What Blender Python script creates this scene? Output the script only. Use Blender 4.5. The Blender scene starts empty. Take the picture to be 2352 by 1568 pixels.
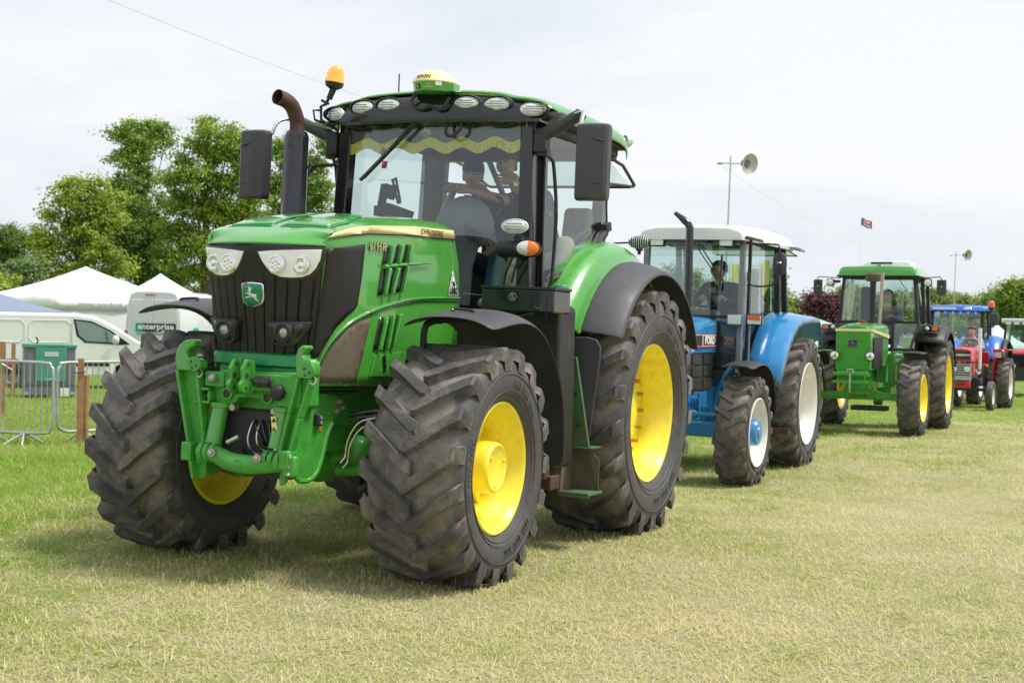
import bpy, bmesh, math, random
import numpy as np
from math import sin, cos, pi, radians, sqrt, atan2
from mathutils import Vector, Matrix, Euler
random.seed(7); rng = np.random.default_rng(7)
S = bpy.context.scene
COL = S.collection
# ------------------------------------------------------------------ camera
CW = Vector((4.76627, -7.63141, 1.51735))
RT = Vector((0.911889, 0.409948, 0.019998)); UP = Vector((-0.022319, 0.000877, 0.999751)); FW = Vector((-0.409829, 0.912108, -0.009949))
FPX = 3216.15
cd = bpy.data.cameras.new('camera'); cam = bpy.data.objects.new('camera', cd); COL.objects.link(cam)
m3 = Matrix((RT, UP, -FW)).transposed(); cam.matrix_world = Matrix.Translation(CW) @ m3.to_4x4()
cd.sensor_width = 36; cd.lens = FPX/2352*36; cd.clip_end = 3000; cd.clip_start = .05
cd.dof.use_dof = True; cd.dof.focus_distance = 8.6; cd.dof.aperture_fstop = 6.3
S.camera = cam
def at(px, py, dep):        # a point of the place at a depth along the view axis (used to lay out the background)
    return CW + (FW + RT*((px-1176)/FPX) + UP*((784-py)/FPX))*dep
# ------------------------------------------------------------------ light
SUN_EL, SUN_AZ = radians(62), Vector((.80, .30))     # direction towards the sun on the ground
w = bpy.data.worlds.new('World'); S.world = w; w.use_nodes = True
nt = w.node_tree; nt.nodes.clear()
def N(t, k, **kw):
    n = t.nodes.new(k)
    for a, b in kw.items():
        if a.startswith('i_'): n.inputs[int(a[2:]) if a[2:].isdigit() else a[2:].replace('_', ' ')].default_value = b
        else: setattr(n, a, b)
    return n
out = N(nt, 'ShaderNodeOutputWorld'); bg = N(nt, 'ShaderNodeBackground'); sky = N(nt, 'ShaderNodeTexSky')
sky.sky_type = 'NISHITA'; sky.sun_disc = False; sky.sun_elevation = SUN_EL; sky.sun_rotation = atan2(SUN_AZ.x, SUN_AZ.y); sky.air_density = 1.2; sky.dust_density = 2.5
tc = N(nt, 'ShaderNodeTexCoord'); mp = N(nt, 'ShaderNodeMapping'); mp.inputs['Scale'].default_value = (1.0, 1.0, 3.6)
nz = N(nt, 'ShaderNodeTexNoise', i_Scale=1.7, i_Detail=7.0, i_Roughness=.55, i_Distortion=.35)
cr = N(nt, 'ShaderNodeValToRGB'); cr.color_ramp.elements[0].position = .34; cr.color_ramp.elements[1].position = .62
cr.color_ramp.elements[0].color = (4.5, 5.05, 5.9, 1); cr.color_ramp.elements[1].color = (6.55, 6.62, 6.82, 1)
mx = N(nt, 'ShaderNodeMix', data_type='RGBA'); mx.inputs[0].default_value = .93
nt.links.new(tc.outputs['Generated'], mp.inputs[0]); nt.links.new(mp.outputs[0], nz.inputs['Vector']); nt.links.new(nz.outputs[0], cr.inputs[0])
nt.links.new(sky.outputs[0], mx.inputs[6]); nt.links.new(cr.outputs[0], mx.inputs[7]); nt.links.new(mx.outputs[2], bg.inputs[0]); nt.links.new(bg.outputs[0], out.inputs[0])
bg.inputs[1].default_value = .10
sl = bpy.data.lights.new('sun', 'SUN'); sl.energy = 2.7; sl.angle = radians(14); sl.color = (1, .955, .88)
so = bpy.data.objects.new('sun', sl); COL.objects.link(so)
sd = Vector((SUN_AZ.x, SUN_AZ.y, 0)).normalized()*cos(SUN_EL) + Vector((0, 0, sin(SUN_EL)))
so.rotation_euler = sd.to_track_quat('Z', 'Y').to_euler(); so.location = (6, 6, 30)
vs = S.view_settings; vs.view_transform = 'Standard'; vs.look = 'None'; vs.gamma = 1; vs.use_curve_mapping = False; vs.exposure = .60
S.cycles.max_bounces = 8; S.cycles.transparent_max_bounces = 24; S.cycles.glossy_bounces = 4
# ------------------------------------------------------------------ materials
def mat(name, col=(.5, .5, .5), rough=.5, metal=0., coat=0., var=0., vscale=6., dirt=None, damt=.5, dscale=3., bump=0., bscale=60., spec=.5, sheen=0., emit=None, estr=1.):
    """painted / plastic surface with grain, worn tone variation and patches of dust or mud"""
    m = bpy.data.materials.new(name); m.use_nodes = True; t = m.node_tree; b = t.nodes['Principled BSDF']; L = t.links.new
    b.inputs['Base Color'].default_value = (*col, 1); b.inputs['Roughness'].default_value = rough; b.inputs['Metallic'].default_value = metal
    b.inputs['Coat Weight'].default_value = coat; b.inputs['Coat Roughness'].default_value = .06; b.inputs['Specular IOR Level'].default_value = spec
    if emit: b.inputs['Emission Color'].default_value = (*emit, 1); b.inputs['Emission Strength'].default_value = estr
    co = N(t, 'ShaderNodeTexCoord')
    src = None
    if var:
        n = N(t, 'ShaderNodeTexNoise', i_Scale=vscale, i_Detail=5.); L(co.outputs['Object'], n.inputs['Vector'])
        mr = N(t, 'ShaderNodeMapRange', i_1=.3, i_2=.7, i_3=1-var, i_4=1+var); L(n.outputs[0], mr.inputs[0])
        v = N(t, 'ShaderNodeHueSaturation'); v.inputs['Color'].default_value = (*col, 1); L(mr.outputs[0], v.inputs['Value']); L(v.outputs[0], b.inputs['Base Color']); src = v.outputs[0]
        mr2 = N(t, 'ShaderNodeMapRange', i_1=.3, i_2=.7, i_3=rough*.8, i_4=min(1, rough*1.25)); L(n.outputs[0], mr2.inputs[0]); L(mr2.outputs[0], b.inputs['Roughness'])
    if dirt:
        n = N(t, 'ShaderNodeTexNoise', i_Scale=dscale, i_Detail=9., i_Roughness=.68, i_Distortion=.3); L(co.outputs['Object'], n.inputs['Vector'])
        r = N(t, 'ShaderNodeMapRange', i_1=.62-damt*.3, i_2=.72, i_3=0., i_4=min(1., damt*1.4)); L(n.outputs[0], r.inputs[0])
        x = N(t, 'ShaderNodeMix', data_type='RGBA'); L(r.outputs[0], x.inputs[0])
        if src: L(src, x.inputs[6])
        else: x.inputs[6].default_value = (*col, 1)
        x.inputs[7].default_value = (*dirt, 1); L(x.outputs[2], b.inputs['Base Color'])
        if not var:
            q = N(t, 'ShaderNodeMix'); L(r.outputs[0], q.inputs[0]); q.inputs[2].default_value = rough; q.inputs[3].default_value = .9; L(q.outputs[0], b.inputs['Roughness'])
    if bump:
        n = N(t, 'ShaderNodeTexNoise', i_Scale=bscale, i_Detail=4.); L(co.outputs['Object'], n.inputs['Vector'])
        u = N(t, 'ShaderNodeBump', i_Strength=bump, i_Distance=.01); L(n.outputs[0], u.inputs['Height']); L(u.outputs[0], b.inputs['Normal'])
    return m
def glass(name, tint=(.80, .90, .88), refl=.06, rough=0., ior=1.5):
    m = bpy.data.materials.new(name); m.use_nodes = True; t = m.node_tree; t.nodes.clear(); L = t.links.new
    o = N(t, 'ShaderNodeOutputMaterial'); tr = N(t, 'ShaderNodeBsdfTransparent'); tr.inputs[0].default_value = (*tint, 1)
    gl = N(t, 'ShaderNodeBsdfGlossy', i_Roughness=rough); gl.inputs[0].default_value = (1, 1, 1, 1)
    fr = N(t, 'ShaderNodeFresnel', i_IOR=ior); ad = N(t, 'ShaderNodeMath', operation='ADD', use_clamp=True); ad.inputs[1].default_value = refl
    gb = N(t, 'ShaderNodeNewGeometry'); gi = N(t, 'ShaderNodeMix'); gi.inputs[2].default_value = ior; gi.inputs[3].default_value = 1/ior; L(gb.outputs['Backfacing'], gi.inputs[0]); L(gi.outputs[0], fr.inputs[0])      # a thin pane mirrors alike from both faces
    mx = N(t, 'ShaderNodeMixShader'); L(fr.outputs[0], ad.inputs[0]); L(ad.outputs[0], mx.inputs[0]); L(tr.outputs[0], mx.inputs[1]); L(gl.outputs[0], mx.inputs[2]); L(mx.outputs[0], o.inputs[0])
    return m
DUST = (.34, .27, .19)
def paint(n, c, damt=.22, rough=.32): return mat(n, c, rough, coat=1., var=.05, vscale=9, dirt=DUST, damt=damt, dscale=5)
M = {}
M['green'] = paint('green_paint', (.066, .335, .036), .10, .3)
M['green_cast'] = mat('green_casting', (.058, .34, .042), .42, coat=.25, var=.16, vscale=14, dirt=(.10, .12, .07), damt=.34, dscale=6, bump=.25, bscale=90)
M['green_dk'] = mat('dark_green_plastic', (.012, .27, .085), .4, coat=.3, var=.08)
M['yellow'] = mat('yellow_paint', (.95, .79, .04), .38, coat=.3, var=.08, vscale=4, dirt=(.42, .28, .09), damt=.36, dscale=4.2)
M['stripe'] = mat('pale_yellow_stripe', (.90, .76, .36), .4, coat=.4)
M['black'] = mat('black_plastic', (.022, .022, .024), .5, var=.18, vscale=8, dirt=(.12, .105, .085), damt=.30, dscale=5, bump=.12, bscale=160)
M['blackgloss'] = mat('black_gloss', (.012, .012, .013), .22, coat=.5, var=.1)
M['grille'] = mat('grille_black', (.010, .008, .008), .5, var=.12, vscale=4, dirt=(.06, .05, .04), damt=.14, dscale=7, bump=.1, bscale=220)
M['mesh'] = mat('dusty_mesh', (.12, .095, .062), .75, var=.2, vscale=5, dirt=(.24, .19, .11), damt=.5, dscale=3, bump=.5, bscale=350)
M['fender'] = mat('fender_plastic', (.062, .062, .070), .55, var=.1, vscale=3, dirt=(.19, .17, .15), damt=.22, dscale=3, bump=.08, bscale=120)
M['mirror'] = mat('mirror_plastic', (.050, .048, .054), .45, var=.06, bump=.06, bscale=200)
M['steel'] = mat('bright_steel', (.62, .60, .56), .3, metal=1., var=.15, vscale=20)
M['rust'] = mat('rusty_steel', (.085, .045, .04), .62, metal=.3, var=.25, vscale=10, dirt=(.2, .08, .045), damt=.5, dscale=9)
M['bolt'] = mat('zinc_bolt', (.5, .47, .42), .45, metal=.8, var=.2, vscale=30)
M['lens'] = mat('clear_lens', (.80, .83, .76), .12, metal=.35, coat=1., var=.16, vscale=45, bump=.5, bscale=70)
M['chrome'] = mat('lamp_reflector', (.86, .87, .88), .14, metal=.85, coat=1.)
M['foglens'] = mat('fog_lens', (.35, .38, .38), .15, metal=.6, coat=1., var=.3, vscale=60)
M['lampbody'] = mat('lamp_body', (.93, .95, .97), .2, metal=.0, coat=1., var=.06)
M['amber'] = mat('amber_lens', (.90, .20, .01), .2, coat=1., var=.1, vscale=60, bump=.4, bscale=90)
M['beacon'] = mat('lit_amber_beacon', (.95, .25, .01), .2, coat=1., emit=(1, .27, .03), estr=.75)
M['glow'] = mat('beacon_glow', (1, .7, .2), .3, emit=(1, .72, .25), estr=1.6)
M['white'] = mat('white_paint', (.80, .80, .78), .35, coat=.5, var=.03, vscale=2)
M['silver'] = mat('silver_van_paint', (.68, .69, .72), .35, coat=.5, var=.03, vscale=2)
M['whiterim'] = mat('white_rim_paint', (.78, .76, .70), .4, coat=.3, var=.05, dirt=(.34, .28, .2), damt=.22)
M['blue'] = mat('blue_paint', (.009, .205, .48), .3, coat=.6, var=.06, dirt=(.20, .22, .22), damt=.16, dscale=5)
M['blue2'] = mat('bright_blue_paint', (.05, .17, .60), .35, coat=.4, var=.05)
M['red'] = mat('red_paint', (.55, .012, .02), .35, coat=.5, var=.08, dirt=(.30, .18, .13), damt=.15)
M['greyplastic'] = mat('grey_plastic', (.22, .225, .245), .55, var=.08)
M['grille_grey'] = mat('silver_grille', (.46, .47, .50), .45, metal=.4, var=.1)
M['cream'] = mat('cream_metal', (.42, .36, .29), .5, var=.1)
M['interior'] = mat('interior_grey', (.13, .14, .145), .65, var=.1)
M['interior_dk'] = mat('interior_dark', (.04, .042, .045), .7, var=.1)
M['seat'] = mat('olive_seat_cloth', (.115, .125, .045), .9, var=.15, vscale=40, bump=.3, bscale=300)
M['glass'] = glass('cab_glass', (.74, .86, .82), .055)
M['glassf'] = glass('windscreen_glass', (.86, .92, .90), .055)
M['glass2'] = glass('tinted_flap', (.80, .90, .88), .0, ior=1.3)
M['glassd'] = glass('dark_glass', (.35, .45, .45), .08)
M['galv'] = mat('galvanised_steel', (.50, .51, .53), .42, metal=.55, var=.12, vscale=8)
M['wood'] = mat('rough_timber', (.36, .20, .10), .85, var=.25, vscale=7, dirt=(.20, .14, .09), damt=.3, bump=.5, bscale=40)
M['rope'] = mat('rope', (.03, .03, .03), .9)
M['green_dirty'] = mat('dirty_green_casting', (.03, .15, .04), .6, var=.2, dirt=(.12, .10, .07), damt=.8, dscale=9, bump=.4, bscale=60)
M['skin'] = mat('skin', (.58, .35, .27), .5, var=.06, vscale=20, spec=.4)
M['navy'] = mat('navy_cloth', (.028, .032, .042), .9, var=.15, bump=.3, bscale=40)
M['denim'] = mat('denim', (.05, .11, .17), .9, var=.2, vscale=14, bump=.4, bscale=60)
M['khaki'] = mat('khaki_cloth', (.42, .37, .28), .9, var=.15, vscale=14, bump=.4, bscale=50)
M['lblue'] = mat('light_blue_cloth', (.22, .40, .58), .9, var=.1, bump=.3, bscale=40)
M['greycloth'] = mat('grey_marl_cloth', (.27, .27, .32), .95, var=.12, bump=.3, bscale=40)
M['darkgreen_cloth'] = mat('dark_jacket', (.035, .04, .045), .9, var=.12, bump=.3, bscale=40)
M['hair'] = mat('brown_hair', (.10, .055, .03), .7, var=.3, vscale=40, bump=.6, bscale=80)
M['hair_dk'] = mat('dark_hair', (.03, .024, .02), .7, var=.3, vscale=40, bump=.6, bscale=80)
M['bluelens'] = mat('blue_mirror_lens', (.02, .22, .60), .12, metal=.7, coat=1.)
M['canvas'] = mat('white_canvas', (.80, .79, .78), .75, var=.03, vscale=1.5, bump=.35, bscale=3)
M['slate'] = mat('slate_canvas', (.20, .25, .34), .75, var=.06, vscale=1.5, bump=.2, bscale=5)
M['print_dk'] = mat('dark_print', (.02, .018, .015), .5)
M['print_wh'] = mat('white_print', (.80, .80, .78), .5)
M['print_grey'] = mat('faded_print', (.42, .40, .38), .8)
M['print_gr'] = mat('green_print', (.01, .38, .17), .5)
M['brand_green'] = mat('badge_green', (.0, .22, .12), .35, coat=.5)
M['brand_dk'] = mat('dark_badge', (.03, .035, .045), .4)
M['redlens'] = mat('red_lens', (.55, .01, .02), .2, coat=1.)
M['jade'] = mat('jade_panel', (.07, .29, .21), .4, coat=.3, var=.04)
M['genset'] = mat('grey_cabinet', (.17, .165, .20), .45, coat=.2, var=.05)
M['bark'] = mat('bark', (.085, .065, .05), .9, var=.3, vscale=3, bump=.6, bscale=8)
M['fringe'] = mat('yellow_fringe', (.72, .62, .10), .85, var=.2, vscale=90, bump=.3, bscale=200)
M['valance'] = mat('grey_green_fabric', (.10, .115, .12), .9, var=.1)
M['feather'] = mat('yellow_flag_cloth', (.80, .62, .05), .8)
M['orange'] = mat('orange_lens', (.8, .16, .02), .3, coat=.8)
M['ledblue'] = mat('blue_led', (.05, .12, .9), .3, emit=(.05, .15, 1), estr=1.5)
def tyremat():
    m = bpy.data.materials.new('tyre_rubber'); m.use_nodes = True; t = m.node_tree; b = t.nodes['Principled BSDF']; L = t.links.new
    co = N(t, 'ShaderNodeTexCoord'); at_ = N(t, 'ShaderNodeAttribute', attribute_name='tread')
    n1 = N(t, 'ShaderNodeTexNoise', i_Scale=3.6, i_Detail=10., i_Roughness=.7, i_Distortion=.6); L(co.outputs['Object'], n1.inputs['Vector'])
    n2 = N(t, 'ShaderNodeTexNoise', i_Scale=16., i_Detail=6., i_Roughness=.7); L(co.outputs['Object'], n2.inputs['Vector'])
    # tread attribute: 0 sidewall, .5 lug top, 1 floor between lugs
    c0 = N(t, 'ShaderNodeMix', data_type='RGBA'); L(n2.outputs[0], c0.inputs[0]); c0.inputs[6].default_value = (.020, .020, .021, 1); c0.inputs[7].default_value = (.112, .107, .108, 1)
    c1 = N(t, 'ShaderNodeMix', data_type='RGBA'); L(n2.outputs[0], c1.inputs[0]); c1.inputs[6].default_value = (.12, .105, .09, 1); c1.inputs[7].default_value = (.36, .31, .25, 1)
    k = N(t, 'ShaderNodeMath', operation='MULTIPLY_ADD'); L(at_.outputs['Fac'], k.inputs[0]); k.inputs[1].default_value = .22; L(n1.outputs[0], k.inputs[2])
    r = N(t, 'ShaderNodeMapRange', i_1=.57, i_2=.77, i_3=0., i_4=.85); L(k.outputs[0], r.inputs[0])
    x = N(t, 'ShaderNodeMix', data_type='RGBA'); L(r.outputs[0], x.inputs[0]); L(c0.outputs[2], x.inputs[6]); L(c1.outputs[2], x.inputs[7]); L(x.outputs[2], b.inputs['Base Color'])
    q = N(t, 'ShaderNodeMapRange', i_1=.2, i_2=.8, i_3=.46, i_4=.8); L(n2.outputs[0], q.inputs[0]); L(q.outputs[0], b.inputs['Roughness'])
    n3 = N(t, 'ShaderNodeTexNoise', i_Scale=60., i_Detail=5.); L(co.outputs['Object'], n3.inputs['Vector'])
    u = N(t, 'ShaderNodeBump', i_Strength=.35, i_Distance=.008); L(n3.outputs[0], u.inputs['Height']); L(u.outputs[0], b.inputs['Normal'])
    return m
M['tyre'] = tyremat(); M['brass'] = mat('yellowed_nut', (.45, .25, .04), .5, metal=.3, var=.3, vscale=40)
# ------------------------------------------------------------------ object helpers
def tag(o, label=None, cat=None, group=None, kind=None):
    for k, v in (('label', label), ('category', cat), ('group', group), ('kind', kind)):
        if v: o[k] = v
    return o
def empty(name, loc=(0, 0, 0), rot=(0, 0, 0), parent=None, label=None, cat=None, group=None):
    o = bpy.data.objects.new(name, None); COL.objects.link(o); o.location = loc; o.rotation_euler = rot; o.parent = parent; o.empty_display_size = .2
    return tag(o, label, cat, group)
def V(*a): return Vector(a) if len(a) > 1 else Vector(a[0])
SPLIT = {'front_pillar', 'rear_pillar', 'clamp_collar', 'hose', 'bore', 'pin', 'shaft_nut', 'lamp_reflector', 'collar_ring', 'lug_hole', 'wheel_bolt', 'rivet', 'bolt', 'plate_boss', 'cam_hole', 'bored_boss', 'lamp_ring', 'hydraulic_socket', 'hydraulic_pipe', 'wing_bracket', 'guard_bracket', 'wiper_arm', 'fringe_braid', 'wiper_blade', 'lamp_bar', 'switch_button', 'window_frame', 'nose_badge', 'pod_recess', 'barrier_foot', 'barrier_bracket', 'roof_frame', 'shell_rib', 'sunglasses_lens', 'cab_brace', 'lamp_cable', 'box_latch', 'release_spring'}
def loose(s):
    par = list(range(len(s.v)))
    def fd(i):
        while par[i] != i: par[i] = par[par[i]]; i = par[i]
        return i
    for f in s.f:
        r = fd(f[0])
        for v in f[1:]: par[fd(v)] = r
    g = {}
    for f in s.f: g.setdefault(fd(f[0]), []).append(f)
    cs = []
    for fs in g.values():
        ps = [s.v[v] for f in fs for v in f]; cs.append([fs, [min(p[i] for p in ps) for i in range(3)], [max(p[i] for p in ps) for i in range(3)]])
    k = True
    while k:       # pieces that touch belong together
        k = False
        for i in range(len(cs)):
            for j in range(i+1, len(cs)):
                if all(cs[i][1][a] <= cs[j][2][a]+.004 and cs[j][1][a] <= cs[i][2][a]+.004 for a in range(3)):
                    cs[i] = [cs[i][0]+cs[j][0], [min(p, q) for p, q in zip(cs[i][1], cs[j][1])], [max(p, q) for p, q in zip(cs[i][2], cs[j][2])]]; del cs[j]; k = True; break
            if k: break
    return [c[0] for c in cs]
class MB:
    def __init__(s): s.v = []; s.f = []; s.a = []
    def add(s, vs, fs, a=0.):
        n = len(s.v); s.v += [tuple(p) for p in vs]; s.f += [tuple(i+n for i in f) for f in fs]; s.a += [a]*len(vs); return s
    def box(s, c, d, rot=None, taper=1.):
        R = (Euler(rot).to_matrix() if rot else Matrix.Identity(3)); c = V(c); P = []
        for z in (-1, 1):
            k = taper if z > 0 else 1
            for x, y in ((-1, -1), (1, -1), (1, 1), (-1, 1)): P.append(c + R @ V(x*d[0]/2*k, y*d[1]/2*k, z*d[2]/2))
        return s.add(P, [(0, 3, 2, 1), (4, 5, 6, 7), (0, 1, 5, 4), (1, 2, 6, 5), (2, 3, 7, 6), (3, 0, 4, 7)])
    def bar(s, p, q, w, h, up=(0, 0, 1)):
        p, q = V(p), V(q); d = (q-p).normalized(); sd = d.cross(V(up))
        if sd.length < 1e-4: sd = d.cross(V(1, 0, 0))
        sd.normalize(); u = sd.cross(d); P = []
        for e in (p, q):
            for a, b in ((-1, -1), (1, -1), (1, 1), (-1, 1)): P.append(e + sd*a*w/2 + u*b*h/2)
        return s.add(P, [(0, 3, 2, 1), (4, 5, 6, 7), (0, 1, 5, 4), (1, 2, 6, 5), (2, 3, 7, 6), (3, 0, 4, 7)])
    def tube(s, pts, r, n=10, smooth=0, cap=True):
        pts = [V(p) for p in pts]
        if smooth and len(pts) > 2:
            o = []; P = [pts[0]*2-pts[1]]+pts+[pts[-1]*2-pts[-2]]
            for i in range(1, len(P)-2):
                for k in range(smooth):
                    t = k/smooth; a, b, c, d = P[i-1:i+3]; o.append(.5*((2*b)+(c-a)*t+(2*a-5*b+4*c-d)*t*t+(3*b-a-3*c+d)*t**3))
            pts = o+[pts[-1]]
        m = len(pts); rr = r if isinstance(r, (list, tuple)) else [r]*m
        if len(rr) != m: rr = [float(np.interp(i/(m-1), np.linspace(0, 1, len(rr)), rr)) for i in range(m)]
        P = []; u = None
        for i, p in enumerate(pts):
            d = (pts[min(i+1, m-1)]-pts[max(i-1, 0)]).normalized()
            if u is None: u = d.orthogonal().normalized()
            u = (u-d*u.dot(d)).normalized(); v = d.cross(u)
            for k in range(n): a = 2*pi*k/n; P.append(p+(u*cos(a)+v*sin(a))*rr[i])
        F = [(i*n+k, i*n+(k+1) % n, (i+1)*n+(k+1) % n, (i+1)*n+k) for i in range(m-1) for k in range(n)]
        if cap: F += [tuple(range(n))[::-1], tuple((m-1)*n+k for k in range(n))]
        return s.add(P, F)
    def cyl(s, p, q, r, r2=None, n=20): return s.tube([p, q], [r, r if r2 is None else r2], n)
    def prism(s, poly, vec):
        poly = [V(p) for p in poly]; n = len(poly); vec = V(vec)
        return s.add(poly+[p+vec for p in poly], [tuple(range(n))[::-1], tuple(range(n, 2*n))]+[(i, (i+1) % n, n+(i+1) % n, n+i) for i in range(n)])
    def lathe(s, prof, o=(0, 0, 0), ax=(1, 0, 0), n=48, a=None, closed=False):
        """prof: (distance along the axis, radius)"""
        o, ax = V(o), V(ax).normalized(); u = ax.orthogonal().normalized(); v = ax.cross(u); P = []; A = []
        for j, (h, r) in enumerate(prof):
            for k in range(n): t = 2*pi*k/n; P.append(o+ax*h+(u*cos(t)+v*sin(t))*r); A.append(a[j] if a else 0.)
        m = len(prof); F = [(i*n+k, i*n+(k+1) % n, ((i+1) % m)*n+(k+1) % n, ((i+1) % m)*n+k) for i in range(m if closed else m-1) for k in range(n)]
        if not closed:
            if prof[0][1] > 1e-4 and False: F.append(tuple(range(n)))
        s.add(P, F); s.a[-len(P):] = A; return s
    def grid(s, rows, wrap=False):
        n = len(rows[0]); m = len(rows)
        return s.add([p for r in rows for p in r], [(i*n+k, i*n+(k+1) % n, (i+1)*n+(k+1) % n, (i+1)*n+k) for i in range(m-1) for k in range(n if wrap else n-1)])
    def ball(s, c, r, n=14, rot=None):
        c = V(c); r = V(r) if not isinstance(r, (int, float)) else V(r, r, r); R = Euler(rot).to_matrix() if rot else Matrix.Identity(3); P = []; m = n//2
        for i in range(m+1):
            for k in range(n):
                a = pi*i/m; b = 2*pi*k/n; P.append(c+R @ V(r.x*sin(a)*cos(b), r.y*sin(a)*sin(b), r.z*cos(a)))
        return s.add(P, [(i*n+k, (i+1)*n+k, (i+1)*n+(k+1) % n, i*n+(k+1) % n) for i in range(m) for k in range(n)])
    def mirror(s):      # a mirrored copy across x = 0
        n = len(s.v); s.v += [(-x, y, z) for x, y, z in s.v]; s.f += [tuple(i+n for i in f[::-1]) for f in s.f]; s.a += list(s.a); return s
    def obj(s, name, mt, parent=None, bevel=0, seg=2, angle=38, thick=0, toff=0, sub=0, label=None, cat=None, group=None, kind=None, attr=None, merge=1e-5, recalc=True):
        me = bpy.data.meshes.new(name); me.from_pydata(s.v, [], s.f)
        if attr:
            A = me.attributes.new(attr, 'FLOAT', 'POINT'); A.data.foreach_set('value', s.a)
        bm = bmesh.new(); bm.from_mesh(me)
        if merge: bmesh.ops.remove_doubles(bm, verts=bm.verts, dist=merge)
        if recalc: bmesh.ops.recalc_face_normals(bm, faces=bm.faces)
        th = radians(angle)
        for f in bm.faces: f.smooth = True
        for e in bm.edges:
            if len(e.link_faces) == 2 and e.calc_face_angle(0) > th: e.smooth = False
        bm.to_mesh(me); bm.free()
        if name in SPLIT:
            rest = []
            for cc in loose(s): q = MB(); ix = {v: i for i, v in enumerate(sorted({v for f in cc for v in f}))}; q.v = [s.v[v] for v in ix]; q.f = [tuple(ix[v] for v in f) for f in cc]; q.a = [s.a[v] for v in ix]; rest.append(q)
            if len(rest) > 1:
                bpy.data.meshes.remove(me); SPLIT.discard(name); os_ = [q.obj(name, mt, parent, bevel, seg, angle, thick, toff, sub, label, cat, group, kind, attr, merge, recalc) for q in rest]; SPLIT.add(name); return os_[0]
        me.materials.append(M[mt] if isinstance(mt, str) else mt)
        o = bpy.data.objects.new(name, me); COL.objects.link(o); o.parent = parent
        if thick: q = o.modifiers.new('thickness', 'SOLIDIFY'); q.thickness = thick; q.offset = toff
        if sub: q = o.modifiers.new('smooth', 'SUBSURF'); q.levels = q.render_levels = sub
        if bevel: q = o.modifiers.new('bevel', 'BEVEL'); q.width = bevel; q.segments = seg; q.limit_method = 'ANGLE'; q.angle_limit = radians(40); q.harden_normals = False
        return tag(o, label, cat, group, kind)
def copy_tree(o, parent=None):
    c = o.copy(); COL.objects.link(c); c.parent = parent
    for ch in list(o.children): copy_tree(ch, c)
    return c
def textmesh(s, size=.1, extrude=.001, bold=0., align='CENTER', shear=0.):
    cu = bpy.data.curves.new('t', 'FONT'); cu.body = s; cu.size = size; cu.extrude = extrude; cu.offset = bold; cu.align_x = align; cu.align_y = 'CENTER'; cu.resolution_u = 2; cu.shear = shear
    o = bpy.data.objects.new('t', cu); me = o.to_mesh(); vs = [tuple(v.co) for v in me.vertices]; fs = [tuple(p.vertices) for p in me.polygons]; o.to_mesh_clear()
    bpy.data.objects.remove(o); bpy.data.curves.remove(cu); return vs, fs
def lettering(name, s, mt, parent, origin, xdir, ydir, size, width=None, extrude=.0008, bold=0., shear=0., warp=None, **kw):
    """raised or printed letters on a real surface: origin, reading direction, up direction"""
    vs, fs = textmesh(s, size, extrude, bold, shear=shear); X, Y = V(xdir).normalized(), V(ydir).normalized(); Z = X.cross(Y); o = V(origin)
    k = 1.
    if width: xs = [v[0] for v in vs]; k = width/(max(xs)-min(xs))
    P = [o+X*v[0]*k+Y*v[1]+Z*v[2] for v in vs]
    if warp: P = [warp(p) for p in P]
    b = MB(); b.add(P, fs); return b.obj(name, mt, parent, merge=0, recalc=False, **kw)
# ------------------------------------------------------------------ the lie of the land
def sm(t): t = max(0., min(1., t)); return t*t*(3-2*t)
def gz(x, y):
    xc = max(-2.6, min(2.6, x)); near = -.0234*xc - .0106*min(max(y, -9), 4.5)
    if x > 2.6: near *= 1-.35*sm((x-2.6)/4)
    far = np.interp(y, [4, 8, 17, 28, 60, 400], [-.15, -.185, -.145, -.262, -.35, -.6])
    t = sm((y-3.6)/3.2)
    if x < -2.6: t = max(t, sm((-2.6-x)/4))
    return float(near*(1-t)+far*t if t < 1 else far)
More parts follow.
